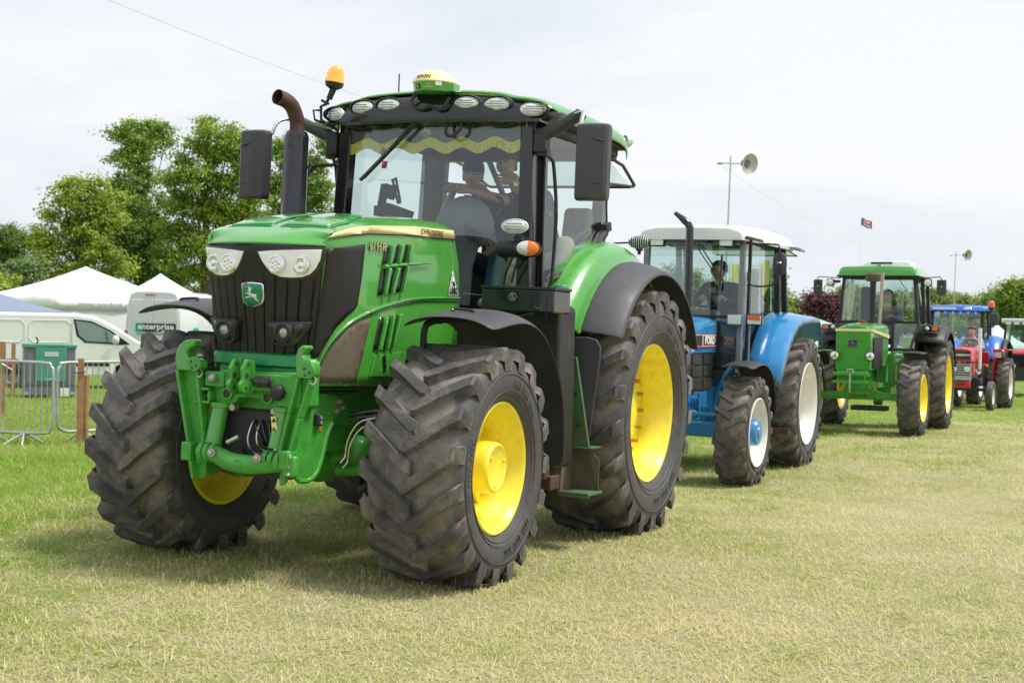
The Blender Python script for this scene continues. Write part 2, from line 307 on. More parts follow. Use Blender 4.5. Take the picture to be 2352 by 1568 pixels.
# ------------------------------------------------------------------ wheels
def tyre_mb(R, W, rr, lugs, lh=.05, lw=.075, side=1, reach=.40):
    b = MB(); Rb = R-lh; H = Rb-rr
    pr = [(.36, -.02), (.40, .02), (.455, .12), (.492, .30), (.505, .50), (.495, .70), (.47, .84), (.43, .92), (.36, .965), (.24, .988), (.12, .998), (0, 1.)]
    prof = [(u*W, rr+H*f) for u, f in pr]; full = prof+[(-u, r) for u, r in prof[-2::-1]]
    av = [0, 0, 0, 0, 0, .0, .35, .8, 1, 1, 1, 1]; av = av+av[-2::-1]
    b.lathe(full, n=96, a=av)
    for k in (.18, .27, .62): # moulded rings on both walls
        u = float(np.interp(k, [f for _, f in pr], [q for q, _ in pr]))
        for s in (1, -1): b.lathe([(s*(u*W-.003), rr+H*(k-.012)), (s*(u*W+.006), rr+H*k), (s*(u*W-.003), rr+H*(k+.012))], n=72)
    for s in (1, -1):       # worn raised bars moulded on the walls
        for a0 in (.5, 2.6, 4.6):
            for i in range(15):
                if (i*7) % 5 == 0: continue
                a = a0+i*.058; r = rr+H*.44; u0 = s*(W*.5+.001); q = []
                for du in (-.006, .0045):
                    for da, dr in ((-.016, -.024), (.016, -.024), (.016, .024), (-.016, .024)): q.append((u0+s*du, (r+dr)*cos(a+da*(.5+.5*((i*3) % 3 > 0))), (r+dr)*sin(a+da)))
                b.add(q, [(0, 3, 2, 1), (4, 5, 6, 7), (0, 1, 5, 4), (1, 2, 6, 5), (2, 3, 7, 6), (3, 0, 4, 7)])
    ru = lambda u: float(np.interp(abs(u), [q for q, _ in pr[4:][::-1]], [rr+H*f for _, f in pr[4:][::-1]]))
    ph = 2*pi/lugs
    for s in (1, -1):
        for i in range(lugs):
            a0 = i*ph+(ph/2 if s > 0 else 0); vs = []; at_ = []
            st = [(-.045, .0, 1), (.0, .04, 1), (.08, .17, 1), (.17, .35, 1), (.26, .53, 1), (.35, .70, 1), (.42, .82, 1), (.462, .89, .98), (.486, .93, .86), (.500, .95, .45), (.503, .96, .0)]
            jl = random.uniform(.985, 1.012)
            for j, (u, c, hk) in enumerate(st):
                uu = u*s*W; a = a0-c*reach*W/R*jl; w = lw*(1.+.25*u); wt = w*(.66 if 0 < j else .5)
                if u < .462: rb = ru(u)-.012; rt = R-.004*(u/.4)**2
                else: rb = Rb-(.10*H if u > .48 else .02); rt = Rb+(R-Rb)*hk-H*.26*(1-hk)**1.0; rb = min(rb, rt-.01) if hk > 0 else rt-.01
                # the bar runs skew to the circumference: widen along the angle
                k = 1.25/R
                ex = 0
                for (q, r_, ww) in ((-1, rb, w), (1, rb, w), (1, rt, wt), (-1, rt, wt)):
                    aa = a+q*ww/2*k
                    vs.append((uu, r_*cos(aa), r_*sin(aa))); at_.append(.9 if r_ == rb else .42)
            F = []
            m = len(st)
            for j in range(m-1):
                for q in range(4): F.append((j*4+q, j*4+(q+1) % 4, (j+1)*4+(q+1) % 4, (j+1)*4+q))
            F += [(3, 2, 1, 0), tuple((m-1)*4+q for q in range(4))]
            n0 = len(b.v); b.add(vs, F); b.a[n0:] = at_
    if side < 0: b.v = [(-x, y, z) for x, y, z in b.v]; b.f = [f[::-1] for f in b.f]
    return b
def rim_mb(rr, off, ioff, disc, deep=.07):
    """open barrel with a stepped outer flange, seen from outside (+x)"""
    b = MB()
    b.lathe([(off-.012, rr+.012), (off, rr+.014), (off+.006, rr+.004), (off-.004, rr-.012), (off-.03, rr-.018), (off-.05, rr-.034), (off-.11, rr-.040), (off-.13, rr-.058), (max(disc+.02, off-.22), rr-.062), (disc, rr-.068), (min(disc-.03, 0), rr-.062), (ioff+.10, rr-.044), (ioff+.05, rr-.036), (ioff+.03, rr-.018), (ioff, rr-.01), (ioff-.006, rr+.004), (ioff+.004, rr+.013), (ioff+.02, rr+.0)], n=72)
    return b
def make_wheel(name, R, W, rr, off, side, lugs, rimmat, parent, loc, steer=0., lh=.05, lw=.075, hub='front', disc=-.02, hubmat=None, reach=.40, label=None, spin=0.):
    wl = empty(name, loc, (0, 0, steer), parent, label=label); sp = (spin, 0, 0)
    t = tyre_mb(R, W, rr, lugs, lh, lw, side, reach).obj('tyre', 'tyre', wl, attr='tread', angle=32, merge=0, recalc=True); t.rotation_euler = sp
    b = rim_mb(rr, off, -off, disc)
    o = rr-.06
    b.lathe([(disc, o), (disc+.012, o-.01), (disc+.015, rr*.62), (disc+.045, rr*.52), (disc+.05, rr*.30), (disc+.05, .0)], n=60)
    b.lathe([(disc-.01, o), (disc-.004, rr*.62), (disc+.02, rr*.50), (disc+.03, 0)], n=40)
    h = MB(); hd = None
    if hub == 'front':
        h.lathe([(disc, rr*.42), (off-.035, rr*.40), (off-.02, rr*.385), (off-.012, rr*.35), (off-.018, rr*.33), (off-.015, 0)], n=48)
        for k in range(8):
            a = 2*pi*k/8; h.bar((disc+.03, rr*.46*cos(a), rr*.46*sin(a)), (disc+.03, o*cos(a), o*sin(a)), .05, .02, (1, 0, 0))
        [h.cyl((off-.016, rr*.27*cos(a_), rr*.27*sin(a_)), (off-.006, rr*.27*cos(a_), rr*.27*sin(a_)), .009, n=6) for a_ in (.4, 2.5, 4.6)]
        h.cyl((disc+.05, rr*.62*cos(4.0), rr*.62*sin(4.0)), (disc+.11, rr*.66*cos(4.0), rr*.66*sin(4.0)), .008)
    elif hub == 'rear':
        h.lathe([(disc+.04, rr*.30), (disc+.06, rr*.29), (disc+.07, rr*.22), (disc+.09, rr*.2), (disc+.095, 0)], n=40)
    elif hub == 'cap':
        h.lathe([(disc, rr*.42), (off-.02, rr*.40), (off+.006, rr*.35), (off+.008, rr*.18), (off+.02, rr*.16), (off+.022, 0)], n=36)
    elif hub == 'dish':
        h.lathe([(disc+.03, rr*.34), (disc+.11, rr*.28), (disc+.13, .0)], n=32)
    if side < 0:
        for q in (b, h): q.v = [(-x, y, z) for x, y, z in q.v]
    rm = b.obj('rim', rimmat, wl, angle=50, recalc=False); h.obj('hub', hubmat or rimmat, wl, bevel=.003, angle=40)
    if hub == 'rear':
        q = MB()
        for k in range(14):
            a = 2*pi*(k+.5)/14 if 0 else 2*pi*k/14; q.cyl((side*(disc-.0), rr*.57*cos(a), rr*.57*sin(a)), (side*(disc+.085), rr*.57*cos(a), rr*.57*sin(a)), .017, n=6)
        q.obj('wheel_bolt', 'brass', wl, kind=None)
    return wl
# ------------------------------------------------------------------ surfaces of the big tractor's bonnet
TM = Matrix(((.999726, .00012956, .0233988), (-.00037878, .999943, .0106468), (-.0233961, -.0106527, .9996695)))
T = empty('tractor', (0, 0, 0), TM.to_euler(), label='big green tractor with yellow wheels at the head of the line, facing the camera', cat='tractor')
cl = lambda v: max(0., min(1., v))
ip = lambda y, p: float(np.interp(y, [a for a, _ in p], [b for _, b in p]))
def Wd(y, z): t = cl((-.36-y)/.35); return .455-t*t*(.04+.095*cl((1.96-z)/.64))
def Fy(x, z): return -.845+.07*(1.9-z)/.45+.137*(x/.415)**2
SB = [(-.72, 1.985), (-.70, 2.018), (-.5, 2.049), (.14, 2.10), (.85, 2.127)]      # foot of the stripe
STP = [(-.72, 2.005), (-.66, 2.045), (-.57, 2.078), (-.26, 2.125), (.27, 2.17), (.82, 2.187), (.95, 2.19)]   # head of the stripe
TOPC = [(-.76, 2.035), (-.6, 2.095), (-.4, 2.155), (-.1, 2.205), (.3, 2.238), (.6, 2.255), (.95, 2.256)]
def top(x, y):
    e = ip(y, STP); c = ip(y, TOPC); q = min(1., abs(x)/.455); return e+(c-e)*(1-q**7)-(.02*q*q)*(1-q**7)
def patch(name, poly, f, mt, parent, step=.05, thick=.006, bevel=0, label=None, kind=None, both=False):
    """a plate cut to a 2-D outline and bent onto a curved surface f(a, b) -> point"""
    bm = bmesh.new(); vs = [bm.verts.new((a, b, 0)) for a, b in poly]; bm.faces.new(vs)
    for ax in (0, 1):
        lo, hi = min(p[ax] for p in poly), max(p[ax] for p in poly); k = lo+step
        while k < hi-1e-3:
            no = (1, 0, 0) if ax == 0 else (0, 1, 0); co = (k, 0, 0) if ax == 0 else (0, k, 0)
            bmesh.ops.bisect_plane(bm, geom=bm.verts[:]+bm.edges[:]+bm.faces[:], plane_co=co, plane_no=no); k += step
    bm.verts.index_update(); V2 = [tuple(v.co[:2]) for v in bm.verts]; F2 = [tuple(v.index for v in fc.verts) for fc in bm.faces]; bm.free()
    b = MB(); b.add([f(a, c) for a, c in V2], F2)
    if both: b.mirror()
    return b.obj(name, mt, parent, bevel=bevel, thick=thick, toff=0, label=label, kind=kind)
def sidef(off=0., s=1): return lambda y, z: (s*(Wd(y, z)+off), y, z)
def frontf(off=0.): return lambda x, z: (x, Fy(x, z)-off, z)
# bonnet top
rows = []
nx = 33
for j in range(3):
    r = []
    for i in range(nx):
        x = -.418+.836*i/(nx-1)
        z, dy = ((1.962, -.004), (1.972, -.016), (2.022-.012*(x/.418)**2, .052))[j]; r.append((x, Fy(x, 1.962)+dy, z))
    rows.append(r)
ys = [-.66, -.58, -.48, -.36, -.2, 0, .2, .4, .6, .72, .82]
for y in ys:
    r = []
    for i in range(nx):
        q = -1+2*i/(nx-1); q = (abs(q)**.7)*(1 if q > 0 else -1); wd = Wd(y, 2.0)-.004; x = q*wd; yy = y+.10*(1-abs(q)**2.)*0 + (.16*(1-q*q)-.16 if y < -.6 else 0)*cl((-.5-y)/.16)*.45
        r.append((x, yy, top(x/wd*.455, y)))
    rows.append(r)
b = MB(); b.grid(rows); hood = b.obj('bonnet', 'green', T, angle=50, thick=.012, toff=-1, sub=1)
def topf(off): return lambda x, y: (x, y, top(x, y)+off)
for s in (1, -1):
    patch('bonnet_inset', [(s*.05, -.60), (s*.33, -.60), (s*.36, -.42), (s*.27, -.12), (s*.10, .06), (s*.05, .06)], topf(.006), 'green_dk' if 0 else 'green', hood, thick=.006, step=.06)
    patch('inset_seam', [(s*.035, -.63), (s*.345, -.63), (s*.38, -.42), (s*.285, -.10), (s*.11, .09), (s*.035, .09)], topf(.0028), 'green_dk', hood, thick=.001, step=.06)
# side shells
for s in (1, -1):
    rows = []
    for j in range(19):
        r = []
        for i in range(15):
            t = i/14; z0 = 1.155; yq = -.70+1.62*j/18; zt = ip(yq, STP)+.003; z = z0+(zt-z0)*t
            yf = Fy(Wd(-.7, z), z)+.002; yr = ip(z, [(1.15, .93), (1.65, .965), (1.95, .93), (2.19, .82)]); y = yf+(yr-yf)*j/18; zt = ip(y, STP)+.003; z = z0+(zt-z0)*t
            r.append((s*Wd(y, z), y, z))
        rows.append(r)
    b = MB(); b.grid(rows); sp = b.obj('side_panel', 'green', T, thick=.012, toff=-1 if s > 0 else -1, angle=60)
    sf = sidef(.006, s)
    patch('grille_side', [(-.705, 1.955), (-.351, 2.006), (-.372, 1.838), (-.408, 1.640), (-.44, 1.608), (-.487, 1.580), (-.576, 1.502), (-.631, 1.402), (-.66, 1.33), (-.69, 1.312)], sf, 'grille', sp)
    patch('dusty_screen', [(-.249, 1.566), (-.318, 1.362), (-.396, 1.175), (-.67, 1.172), (-.645, 1.271), (-.588, 1.392), (-.497, 1.492), (-.37, 1.545)], sf, 'mesh', sp)
    # swage that arches over the screen
    P = [(s*(Wd(y, z)+.004), y, z) for y, z in [(-.668, 1.24), (-.635, 1.34), (-.575, 1.445), (-.45, 1.54), (-.251, 1.605), (-.02, 1.655), (.177, 1.687), (.45, 1.713), (.954, 1.733)]]
    b = MB(); b.tube(P, [.004, .010, .011, .009, .008], 8, smooth=5); b.obj('swage', 'green', sp)
    b = MB(); b.tube([(x+s*.001, y+.0, z-.020) for x, y, z in P], .0045, 6, smooth=5); b.obj('panel_gap', 'blackgloss', sp)
    for q in ([(-.044, 2.024), (-.083, 1.900), (-.110, 1.895), (-.072, 2.010)], [(.075, 2.036), (.033, 1.914), (.004, 1.911), (.048, 2.030)], [(.184, 2.044), (.154, 1.928), (.125, 1.922), (.155, 2.040)],
              [(-.080, 1.880), (-.121, 1.712), (-.150, 1.706), (-.112, 1.872)], [(.032, 1.888), (-.030, 1.722), (-.060, 1.716), (.002, 1.884)], [(.154, 1.904), (.103, 1.741), (.074, 1.735), (.124, 1.898)],
              [(-.085, 1.576), (-.155, 1.372), (-.176, 1.372), (-.108, 1.572)], [(-.004, 1.586), (-.064, 1.378), (-.088, 1.376), (-.030, 1.582)], [(.088, 1.600), (.014, 1.391), (-.008, 1.388), (.062, 1.594)]):
        g = [q[0], q[1], (q[1][0]+.026, q[1][1]), (q[0][0]+.030, q[0][1])]
        patch('vent_slot', [q[0], q[1], (q[2][0]-.024, q[2][1]), (q[3][0]-.024, q[3][1])], sf, 'blackgloss', sp, thick=.004)
        patch('vent_fin', [q[0], (q[0][0]+.026, q[0][1]+.002), (q[1][0]+.024, q[1][1]), q[1]], sidef(.022, s), 'green', sp, thick=.028, bevel=.006)
    b = MB(); b.tube([(s*(Wd(y, z)+.016), y, z) for y, z in [(-.13, 1.886), (.16, 1.916), (.49, 1.944)]], [.014, .012, .004], 8, smooth=3); b.obj('vent_rib', 'green', sp)
    patch('access_flap', [(-.18, 1.343), (.18, 1.363), (.04, 1.21), (-.235, 1.21)], sidef(.008, s), 'green', sp, thick=.008, bevel=.004)
    b = MB(); b.box((s*.472, -.07, 1.29), (.008, .022, .10), rot=(.18, 0, 0)); b.obj('flap_latch', 'blackgloss', sp)
    stp = patch('stripe_decal', [(-.712, 2.016), (-.64, 2.052), (-.574, 2.076), (-.42, 2.108), (-.26, 2.125), (.27, 2.166), (.815, 2.183), (.842, 2.130), (.138, 2.103), (-.3, 2.077), (-.5, 2.052)], sidef(.005, s), 'stripe', sp, thick=.003)
    patch('stripe_edge', [(-.716, 2.006), (-.5, 2.044), (-.3, 2.069), (.138, 2.095), (.845, 2.120), (.842, 2.130), (.138, 2.103), (-.3, 2.077), (-.5, 2.052)], sidef(.0052, s), 'print_dk', sp, thick=.003)
    wf = lambda p: (s*(Wd(p[1], p[2])+.009), p[1], p[2])
    xd = (0, s, .035)
    for wd_, cy_, wl_ in (('JOHN', .4075 if s > 0 else .5925, .125), ('DEERE', .574 if s > 0 else .426, .165)): lettering('maker_lettering', wd_, 'print_dk', stp, (s*.47, cy_, 2.141), xd, (0, 0, 1), .056, width=wl_, bold=.0, warp=wf)
    for nm, mt, bo, of in (('model_outline', 'print_dk', .0030, .009), ('model_lettering', 'stripe', .0012, .013)):
        lettering(nm, '6195R', mt, sp, (s*.47, -.205, 2.0), xd, (0, 0, 1), .070, width=.20, bold=bo, warp=lambda p, of=of: (s*(Wd(p[1], p[2])+of), p[1], p[2]))
    for pl, mt, of in (([(.827, 1.915), (.772, 1.741), (.936, 1.742)], 'print_wh', .007), ([(.829, 1.893), (.788, 1.757), (.918, 1.758)], 'print_dk', .0085), ([(.829, 1.880), (.797, 1.764), (.908, 1.765)], 'print_wh', .010)):
        patch('triangle_sticker', pl, sidef(of, s), mt, sp, thick=.001)
    for txt, zz, wd in (('96', 1.822, .045), ('AARO', 1.782, .085)):
        lettering('sticker_lettering', txt, 'print_dk', sp, (s*.467, .853 if txt != '96' else .842, zz), (0, s, 0), (0, 0, 1), .05, width=wd, bold=.002)
b = MB()
for s in (1, -1): b.tube([(s*.45, .2, 1.15), (s*.452, -.2, 1.148), (s*.42, -.42, 1.148), (s*.33, -.69, 1.15)], .014, 8, smooth=3)
b.obj('bonnet_seal', 'blackgloss', T)
# front grille
rows = []
zs = np.linspace(1.312, 1.958, 23)
for z in zs:
    wf_ = Wd(-.70, z)-.004; r = []
    for i in range(121):
        x = -wf_+2*wf_*i/120; rib = 0.
        if z < 1.80 and abs(x) < wf_-.01:
            ph_ = (x/(wf_))*5.5; d = abs(ph_-round(ph_)); rib = .014*max(0, 1-d*5.)*cl((1.80-z)/.05)
            if abs(x) < .05 and z > 1.6: rib = 0
        r.append((x, Fy(x, z)-.004+rib, z))
    rows.append(r)
b = MB(); b.grid(rows); gr = b.obj('front_grille', 'grille', T, thick=.01, toff=1, angle=25)
# headlamps in the grille
HL = {1: [(.05, 1.925), (.14, 1.934), (.404, 1.952), (.395, 1.895), (.372, 1.845), (.343, 1.809), (.299, 1.789), (.24, 1.784), (.185, 1.786), (.14, 1.802), (.105, 1.832), (.078, 1.87)]}
HL[-1] = [(-x, z) for x, z in HL[1]]
for s in (1, -1):
    c = V(.232, 0, 1.865)
    P = [(x, z-.006) for x, z in HL[s]]; cx, cz = s*.232, 1.872
    grow = lambda k: [(cx+(x-cx)*k, cz+(z-cz)*(k+.03)) for x, z in P]
    sur = patch('headlight_surround', grow(1.12), frontf(.010), 'blackgloss', gr, thick=.012, bevel=.004, step=.05)
    hl = patch('headlight', P, frontf(.020), 'lampbody', T, thick=.008, step=.05, bevel=.003)
    b = MB()
    for dx, rr_ in ((.166, .048), (.304, .044)):
        y0 = Fy(dx, 1.85)-.034; b.lathe([(-.004, rr_+.008), (.006, rr_+.008), (.009, rr_), (.002, rr_-.006)], (s*dx, y0, 1.849), (0, -1, 0), n=28)
    b.obj('lamp_ring', 'chrome', hl)
    b = MB()
    y0 = Fy(.166, 1.85)-.034
    b.lathe([(0, .044), (.004, .040), (.004, 0)], (s*.166, y0, 1.849), (0, -1, 0), n=24)
    for k in range(6):
        a = 2*pi*k/6+.4; b.ball((s*.166+.024*cos(a), y0-.004, 1.849+.024*sin(a)), (.013, .006, .013), 8)
    b.ball((s*.166, y0-.004, 1.849), (.010, .006, .010), 8)
    y1 = Fy(.304, 1.85)-.040; b.lathe([(0, .040), (.006, .036), (.001, .022), (.012, .012), (.014, 0)], (s*.304, y1, 1.849), (0, -1, 0), n=24)
    b.obj('lamp_reflector', 'chrome', hl)
    # fog lamp pods
    FG = [(s*x, z) for x, z in [(.100, 1.520), (.345, 1.528), (.335, 1.490), (.310, 1.450), (.268, 1.402), (.236, 1.386), (.180, 1.380), (.140, 1.388), (.122, 1.41), (.117, 1.466), (.096, 1.50)]]
    pod = patch('fog_lamp_pod', FG, frontf(.030), 'black', T, thick=.052, step=.08, bevel=.012)
    FI = [(s*x, z) for x, z in [(.125, 1.508), (.318, 1.512), (.295, 1.45), (.262, 1.412), (.225, 1.398), (.150, 1.398), (.136, 1.44)]]
    patch('pod_recess', FI, frontf(.058), 'blackgloss', pod, thick=.002, step=.08)
    y2 = Fy(.207, 1.46)-.058
    b = MB(); b.lathe([(0, .060), (.02, .058), (.024, .046), (.012, .040), (.010, .030)], (s*.206, y2, 1.458), (0, -1, 0), n=32); b.obj('lamp_ring', 'black', pod)
    b = MB(); b.lathe([(0, .036), (.008, .030), (.012, .018), (.013, 0)], (s*.206, y2, 1.458), (0, -1, 0), n=24); b.obj('fog_lamp', 'foglens', pod)
# deer shield
DEER = [(.16, .52), (.27, .54), (.35, .50), (.40, .42), (.31, .37), (.17, .37), (.15, .33), (.33, .325), (.46, .36), (.60, .36), (.70, .26), (.88, .13), (.90, .17), (.79, .29), (.77, .43), (.80, .50), (.74, .52), (.62, .515), (.52, .535), (.48, .60), (.47, .68), (.50, .715), (.55, .80), (.52, .90), (.50, .81), (.46, .76), (.47, .90), (.44, .92), (.43, .78), (.38, .86), (.35, .90), (.35, .82), (.39, .73), (.33, .715), (.29, .68), (.30, .66), (.37, .655), (.37, .57), (.31, .58), (.22, .57)]
def shield(k): return [(-.068*k, .05*k), (-.055*k, .058*k), (0, .062*k), (.055*k, .058*k), (.068*k, .05*k), (.068*k, -.02*k), (.060*k, -.045*k), (.035*k, -.060*k), (0, -.070*k), (-.035*k, -.060*k), (-.060*k, -.045*k), (-.068*k, -.02*k)]
for k, mt, of, nm in ((1.12, 'chrome', .018, 'badge_edge'), (1.0, 'brand_green', .023, 'badge')):
    bd = patch(nm, [(x, z+1.674) for x, z in shield(k)], frontf(of), mt, gr, thick=.006)
patch('badge_deer', [(-.066+.125*x, 1.674-.062+.118*z) for x, z in DEER], frontf(.0285), 'print_wh', gr, thick=.002, step=.2)
# green strip and bumper beneath the grille
def strip(z0, z1, wd, dy, nm, mt, x0=None):
    rows = []
    for z, e in ((z0, .0), (z0+.006, -.012), (z1-.006, -.012), (z1, 0)):
        rows.append([(x, Fy(x*.9, 1.32)+dy+e, z) for x in np.linspace(-wd, wd, 25)])
    b = MB(); b.grid(rows); return b.obj(nm, mt, T, thick=.02, toff=1)
strip(1.268, 1.318, .330, -.004, 'grille_foot', 'green_dk'); strip(1.215, 1.262, .300, .03, 'lower_lip', 'green_dk')
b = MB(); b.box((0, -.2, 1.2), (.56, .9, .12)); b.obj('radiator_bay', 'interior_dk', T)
# ------------------------------------------------------------------ chassis, axle and front linkage
def rbox(b, c, d, **k): return b.box(c, d, **k)
b = MB(); b.box((0, .0, .94), (.52, 1.2, .40)); b.box((0, 1.0, .9), (.50, 1.4, .62)); b.box((0, 2.3, .95), (.62, 1.3, .7)); b.box((0, -.35, 1.0), (.56, .7, .22)); b.obj('chassis', 'green_cast', T, bevel=.02)
b = MB(); b.tube([(-.74, 0, .70), (-.4, 0, .70), (0, 0, .68), (.4, 0, .70), (.74, 0, .70)], [.13, .11, .14, .11, .13], 16); b.ball((0, -.02, .68), (.19, .2, .17)); b.ball((.33, -.10, .74), (.10, .11, .10), 20); b.cyl((.2, -.13, .62), (.72, -.12, .66), .045)
for s in (1, -1): b.cyl((s*.60, 0, .50), (s*.60, 0, .93), .075); b.box((s*.56, .12, .62), (.2, .25, .16))
b.obj('front_axle', 'green_cast', T, bevel=.006)
b = MB(); b.cyl((-.9, 2.8, .93), (.9, 2.8, .93), .16); b.obj('rear_axle', 'green_cast', T)
b = MB()
for zz, yy in ((1.02, -.30), (.985, -.27)):
    b.tube([(.34, yy-.03, zz-.34), (.355, yy, zz-.30), (.37, yy, zz-.20), (.42, yy+.02, zz-.10), (.50, yy+.06, zz-.06), (.72, yy+.1, zz-.03)], .008, 8, smooth=5)
b.obj('hydraulic_pipe', 'steel', T)
b = MB()
for z0 in (0, .03): b.tube([(.36, -.28, .98-z0), (.5, -.2, 1.0-z0), (.62, -.1, 1.03-z0)], .011, 8, smooth=4)
for k in range(3): b.tube([(-.02+.045*k, -.66, .96), (.0+.05*k, -.74, .92), (.07+.035*k, -.76, .82-.01*k), (.10+.03*k, -.66, .72)], .009, 8, smooth=4)
b.tube([(-.10, -.70, .76), (.0, -.80, .71), (.14, -.80, .70), (.2, -.74, .73)], .013, 8, smooth=4)
b.obj('hose', 'blackgloss', T)
b = MB(); b.tube([(-.12, -.84, .80), (-.04, -.84, .84)], .018, 10); b.tube([(-.03, -.66, .98), (-.02, -.74, .92), (-.03, -.77, .82), (.0, -.75, .75), (.06, -.68, .72)], .0075, 8, smooth=4); b.tube([(.03, -.66, .98), (.03, -.75, .90), (.04, -.77, .80), (.09, -.70, .74)], .0075, 8, smooth=4); b.obj('hydraulic_pipe', 'steel', T)
LK = T; before_ = set(COL.objects)
def dk(y0, pts, d): return [(x, y0, z) for x, z in pts]
b = MB()
# cast head of the linkage, bored and ribbed
O = [(-.275, 1.015), (-.325, 1.03), (-.325, 1.06), (-.30, 1.075), (-.30, 1.10), (-.275, 1.175), (-.245, 1.208), (-.19, 1.222), (.05, 1.224), (.36, 1.232), (.375, 1.22), (.378, 1.04), (.355, 1.022), (.18, 1.012), (.15, 1.03), (.105, 1.062), (.0, 1.072), (-.08, 1.066), (-.10, 1.035), (-.13, 1.015)]
b.prism(dk(-.90, O, 0), (0, .16, 0)); cast = b.obj('linkage_head', 'green_cast', LK, bevel=.012, seg=3)
b = MB(); b.box((.15, -.925, 1.165), (.46, .05, .10)); b.box((.30, -.92, 1.09), (.155, .05, .12)); b.box((-.23, -.915, 1.165), (.14, .04, .09)); b.box((-.30, -.93, 1.105), (.11, .07, .018)); b.box((-.30, -.93, 1.028), (.12, .07, .018)); b.box((-.245, -.93, 1.065), (.02, .07, .06))
b.obj('casting_boss', 'green_cast', cast, bevel=.014, seg=3)
b = MB()
for x, z, r in ((-.195, 1.166, .034), (-.140, 1.166, .026), (-.148, 1.085, .026), (.135, 1.078, .026), (-.185, 1.17, .03)): b.lathe([(-.02, r+.012), (.012, r+.012), (.016, r), (-.02, r-.002)], (x, -.905, z), (0, -1, 0), n=24)
b.obj('bored_boss', 'green_cast', cast)
b = MB()
for x, z, r in ((-.140, 1.166, .024), (-.148, 1.085, .024), (.135, 1.078, .024)): b.cyl((x, -.90, z), (x, -.912, z), r)
b.obj('bore', 'blackgloss', cast)
b = MB(); b.ball((-.225, -.955, 1.172), (.028, .03, .028)); b.cyl((-.225, -.93, 1.172), (-.225, -.965, 1.172), .022)
for x, y, z in ((-.115, -.86, 1.005), (.175, -.86, 1.0)): b.cyl((x, y, z), (x, y-.05, z), .022, n=6)
b.obj('pin', 'bolt', cast, bevel=.002)
b = MB()
b.box((.128, -.955, 1.168), (.115, .02, .062)); b.obj('socket_plate', 'black', cast, bevel=.01)
b = MB()
for x in (.100, .154): b.lathe([(0, .028), (.03, .028), (.032, .022), (.034, .012), (.034, 0)], (x, -.96, 1.168), (0, -1, 0), n=20)
b.obj('hydraulic_socket', 'blackgloss', cast)
b = MB(); b.ball((.236, -.965, 1.115), (.047, .042, .047), 22); b.cyl((.236, -.99, 1.125), (.236, -1.01, 1.125), .008); b.tube([(.215, -.995, 1.13), (.236, -1.012, 1.118), (.257, -.995, 1.135)], .005, 6); b.obj('trailer_socket', 'black', cast)
for x0 in (-.062, .022):   # the two top-link lugs
    b = MB(); P = [(x0, -.94, 1.225), (x0, -.955, 1.292), (x0, -1.0, 1.296), (x0, -1.04, 1.24), (x0, -1.03, 1.18), (x0, -1.06, 1.15), (x0, -1.04, 1.11), (x0, -.96, 1.086), (x0, -.90, 1.10)]
    b.prism(P, (.022, 0, 0)); b.obj('top_link_lug', 'green_cast', LK, bevel=.005)
    b = MB()
    for y, z, r in ((-.985, 1.265, .010), (-1.0, 1.20, .018), (-1.0, 1.13, .010)): b.cyl((x0-.002, y, z), (x0+.024, y, z), r)
    b.obj('lug_hole', 'rust' if 1 else 'bolt', LK)
    b = MB(); P = [(x0-.012, -.965, 1.292), (x0+.034, -.965, 1.292), (x0+.034, -.955, 1.23), (x0+.040, -.95, 1.20), (x0+.034, -.95, 1.16), (x0+.024, -.95, 1.085), (x0-.006, -.95, 1.10), (x0-.030, -.95, 1.15), (x0-.014, -.955, 1.20)]
    b.prism(P, (0, .03, 0)); b.obj('top_link_lug', 'green_cast', LK, bevel=.006)
    b = MB()
    for x, z, r in ((x0+.016, 1.272, .007), (x0+.006, 1.255, .005), (x0+.014, 1.18, .014), (x0+.008, 1.125, .009)): b.cyl((x, -.965, z), (x, -.969, z), r, n=10)
    b.obj('lug_hole', 'rust', LK)
# lift cylinders
for s, x in ((-1, -.205), (1, .236)):
    b = MB(); b.cyl((x+.008, -.90, 1.02), (x-.012, -.93, .795), .050, n=24); b.cyl((x+.008, -.90, 1.03), (x+.008, -.90, 1.0), .062, n=24); b.cyl((x-.012, -.93, .80), (x-.0125, -.932, .787), .053, n=24); cy = b.obj('lift_cylinder', 'green', LK, bevel=.004)
    b = MB(); b.cyl((x-.012, -.93, .79), (x-.016, -.935, .745), .018); b.obj('piston_rod', 'steel', cy)
    if s > 0:
        b = MB(); b.box((x-.012, -.966, .925), (.034, .003, .105), rot=(.10, -.08, 0)); st_ = b.obj('warning_sticker', 'stripe', cy)
        b = MB()
        for zz, r in ((.952, .013), ):
            b.prism([(x-.026, -.9745, .945), (x+.003, -.9745, .945), (x-.011, -.9765, .972)], (0, .0015, 0))
        b.tube([(x-.022, -.970, .895), (x-.012, -.971, .915), (x-.002, -.970, .895)], .0028, 6); b.obj('sticker_print', 'print_dk', st_)
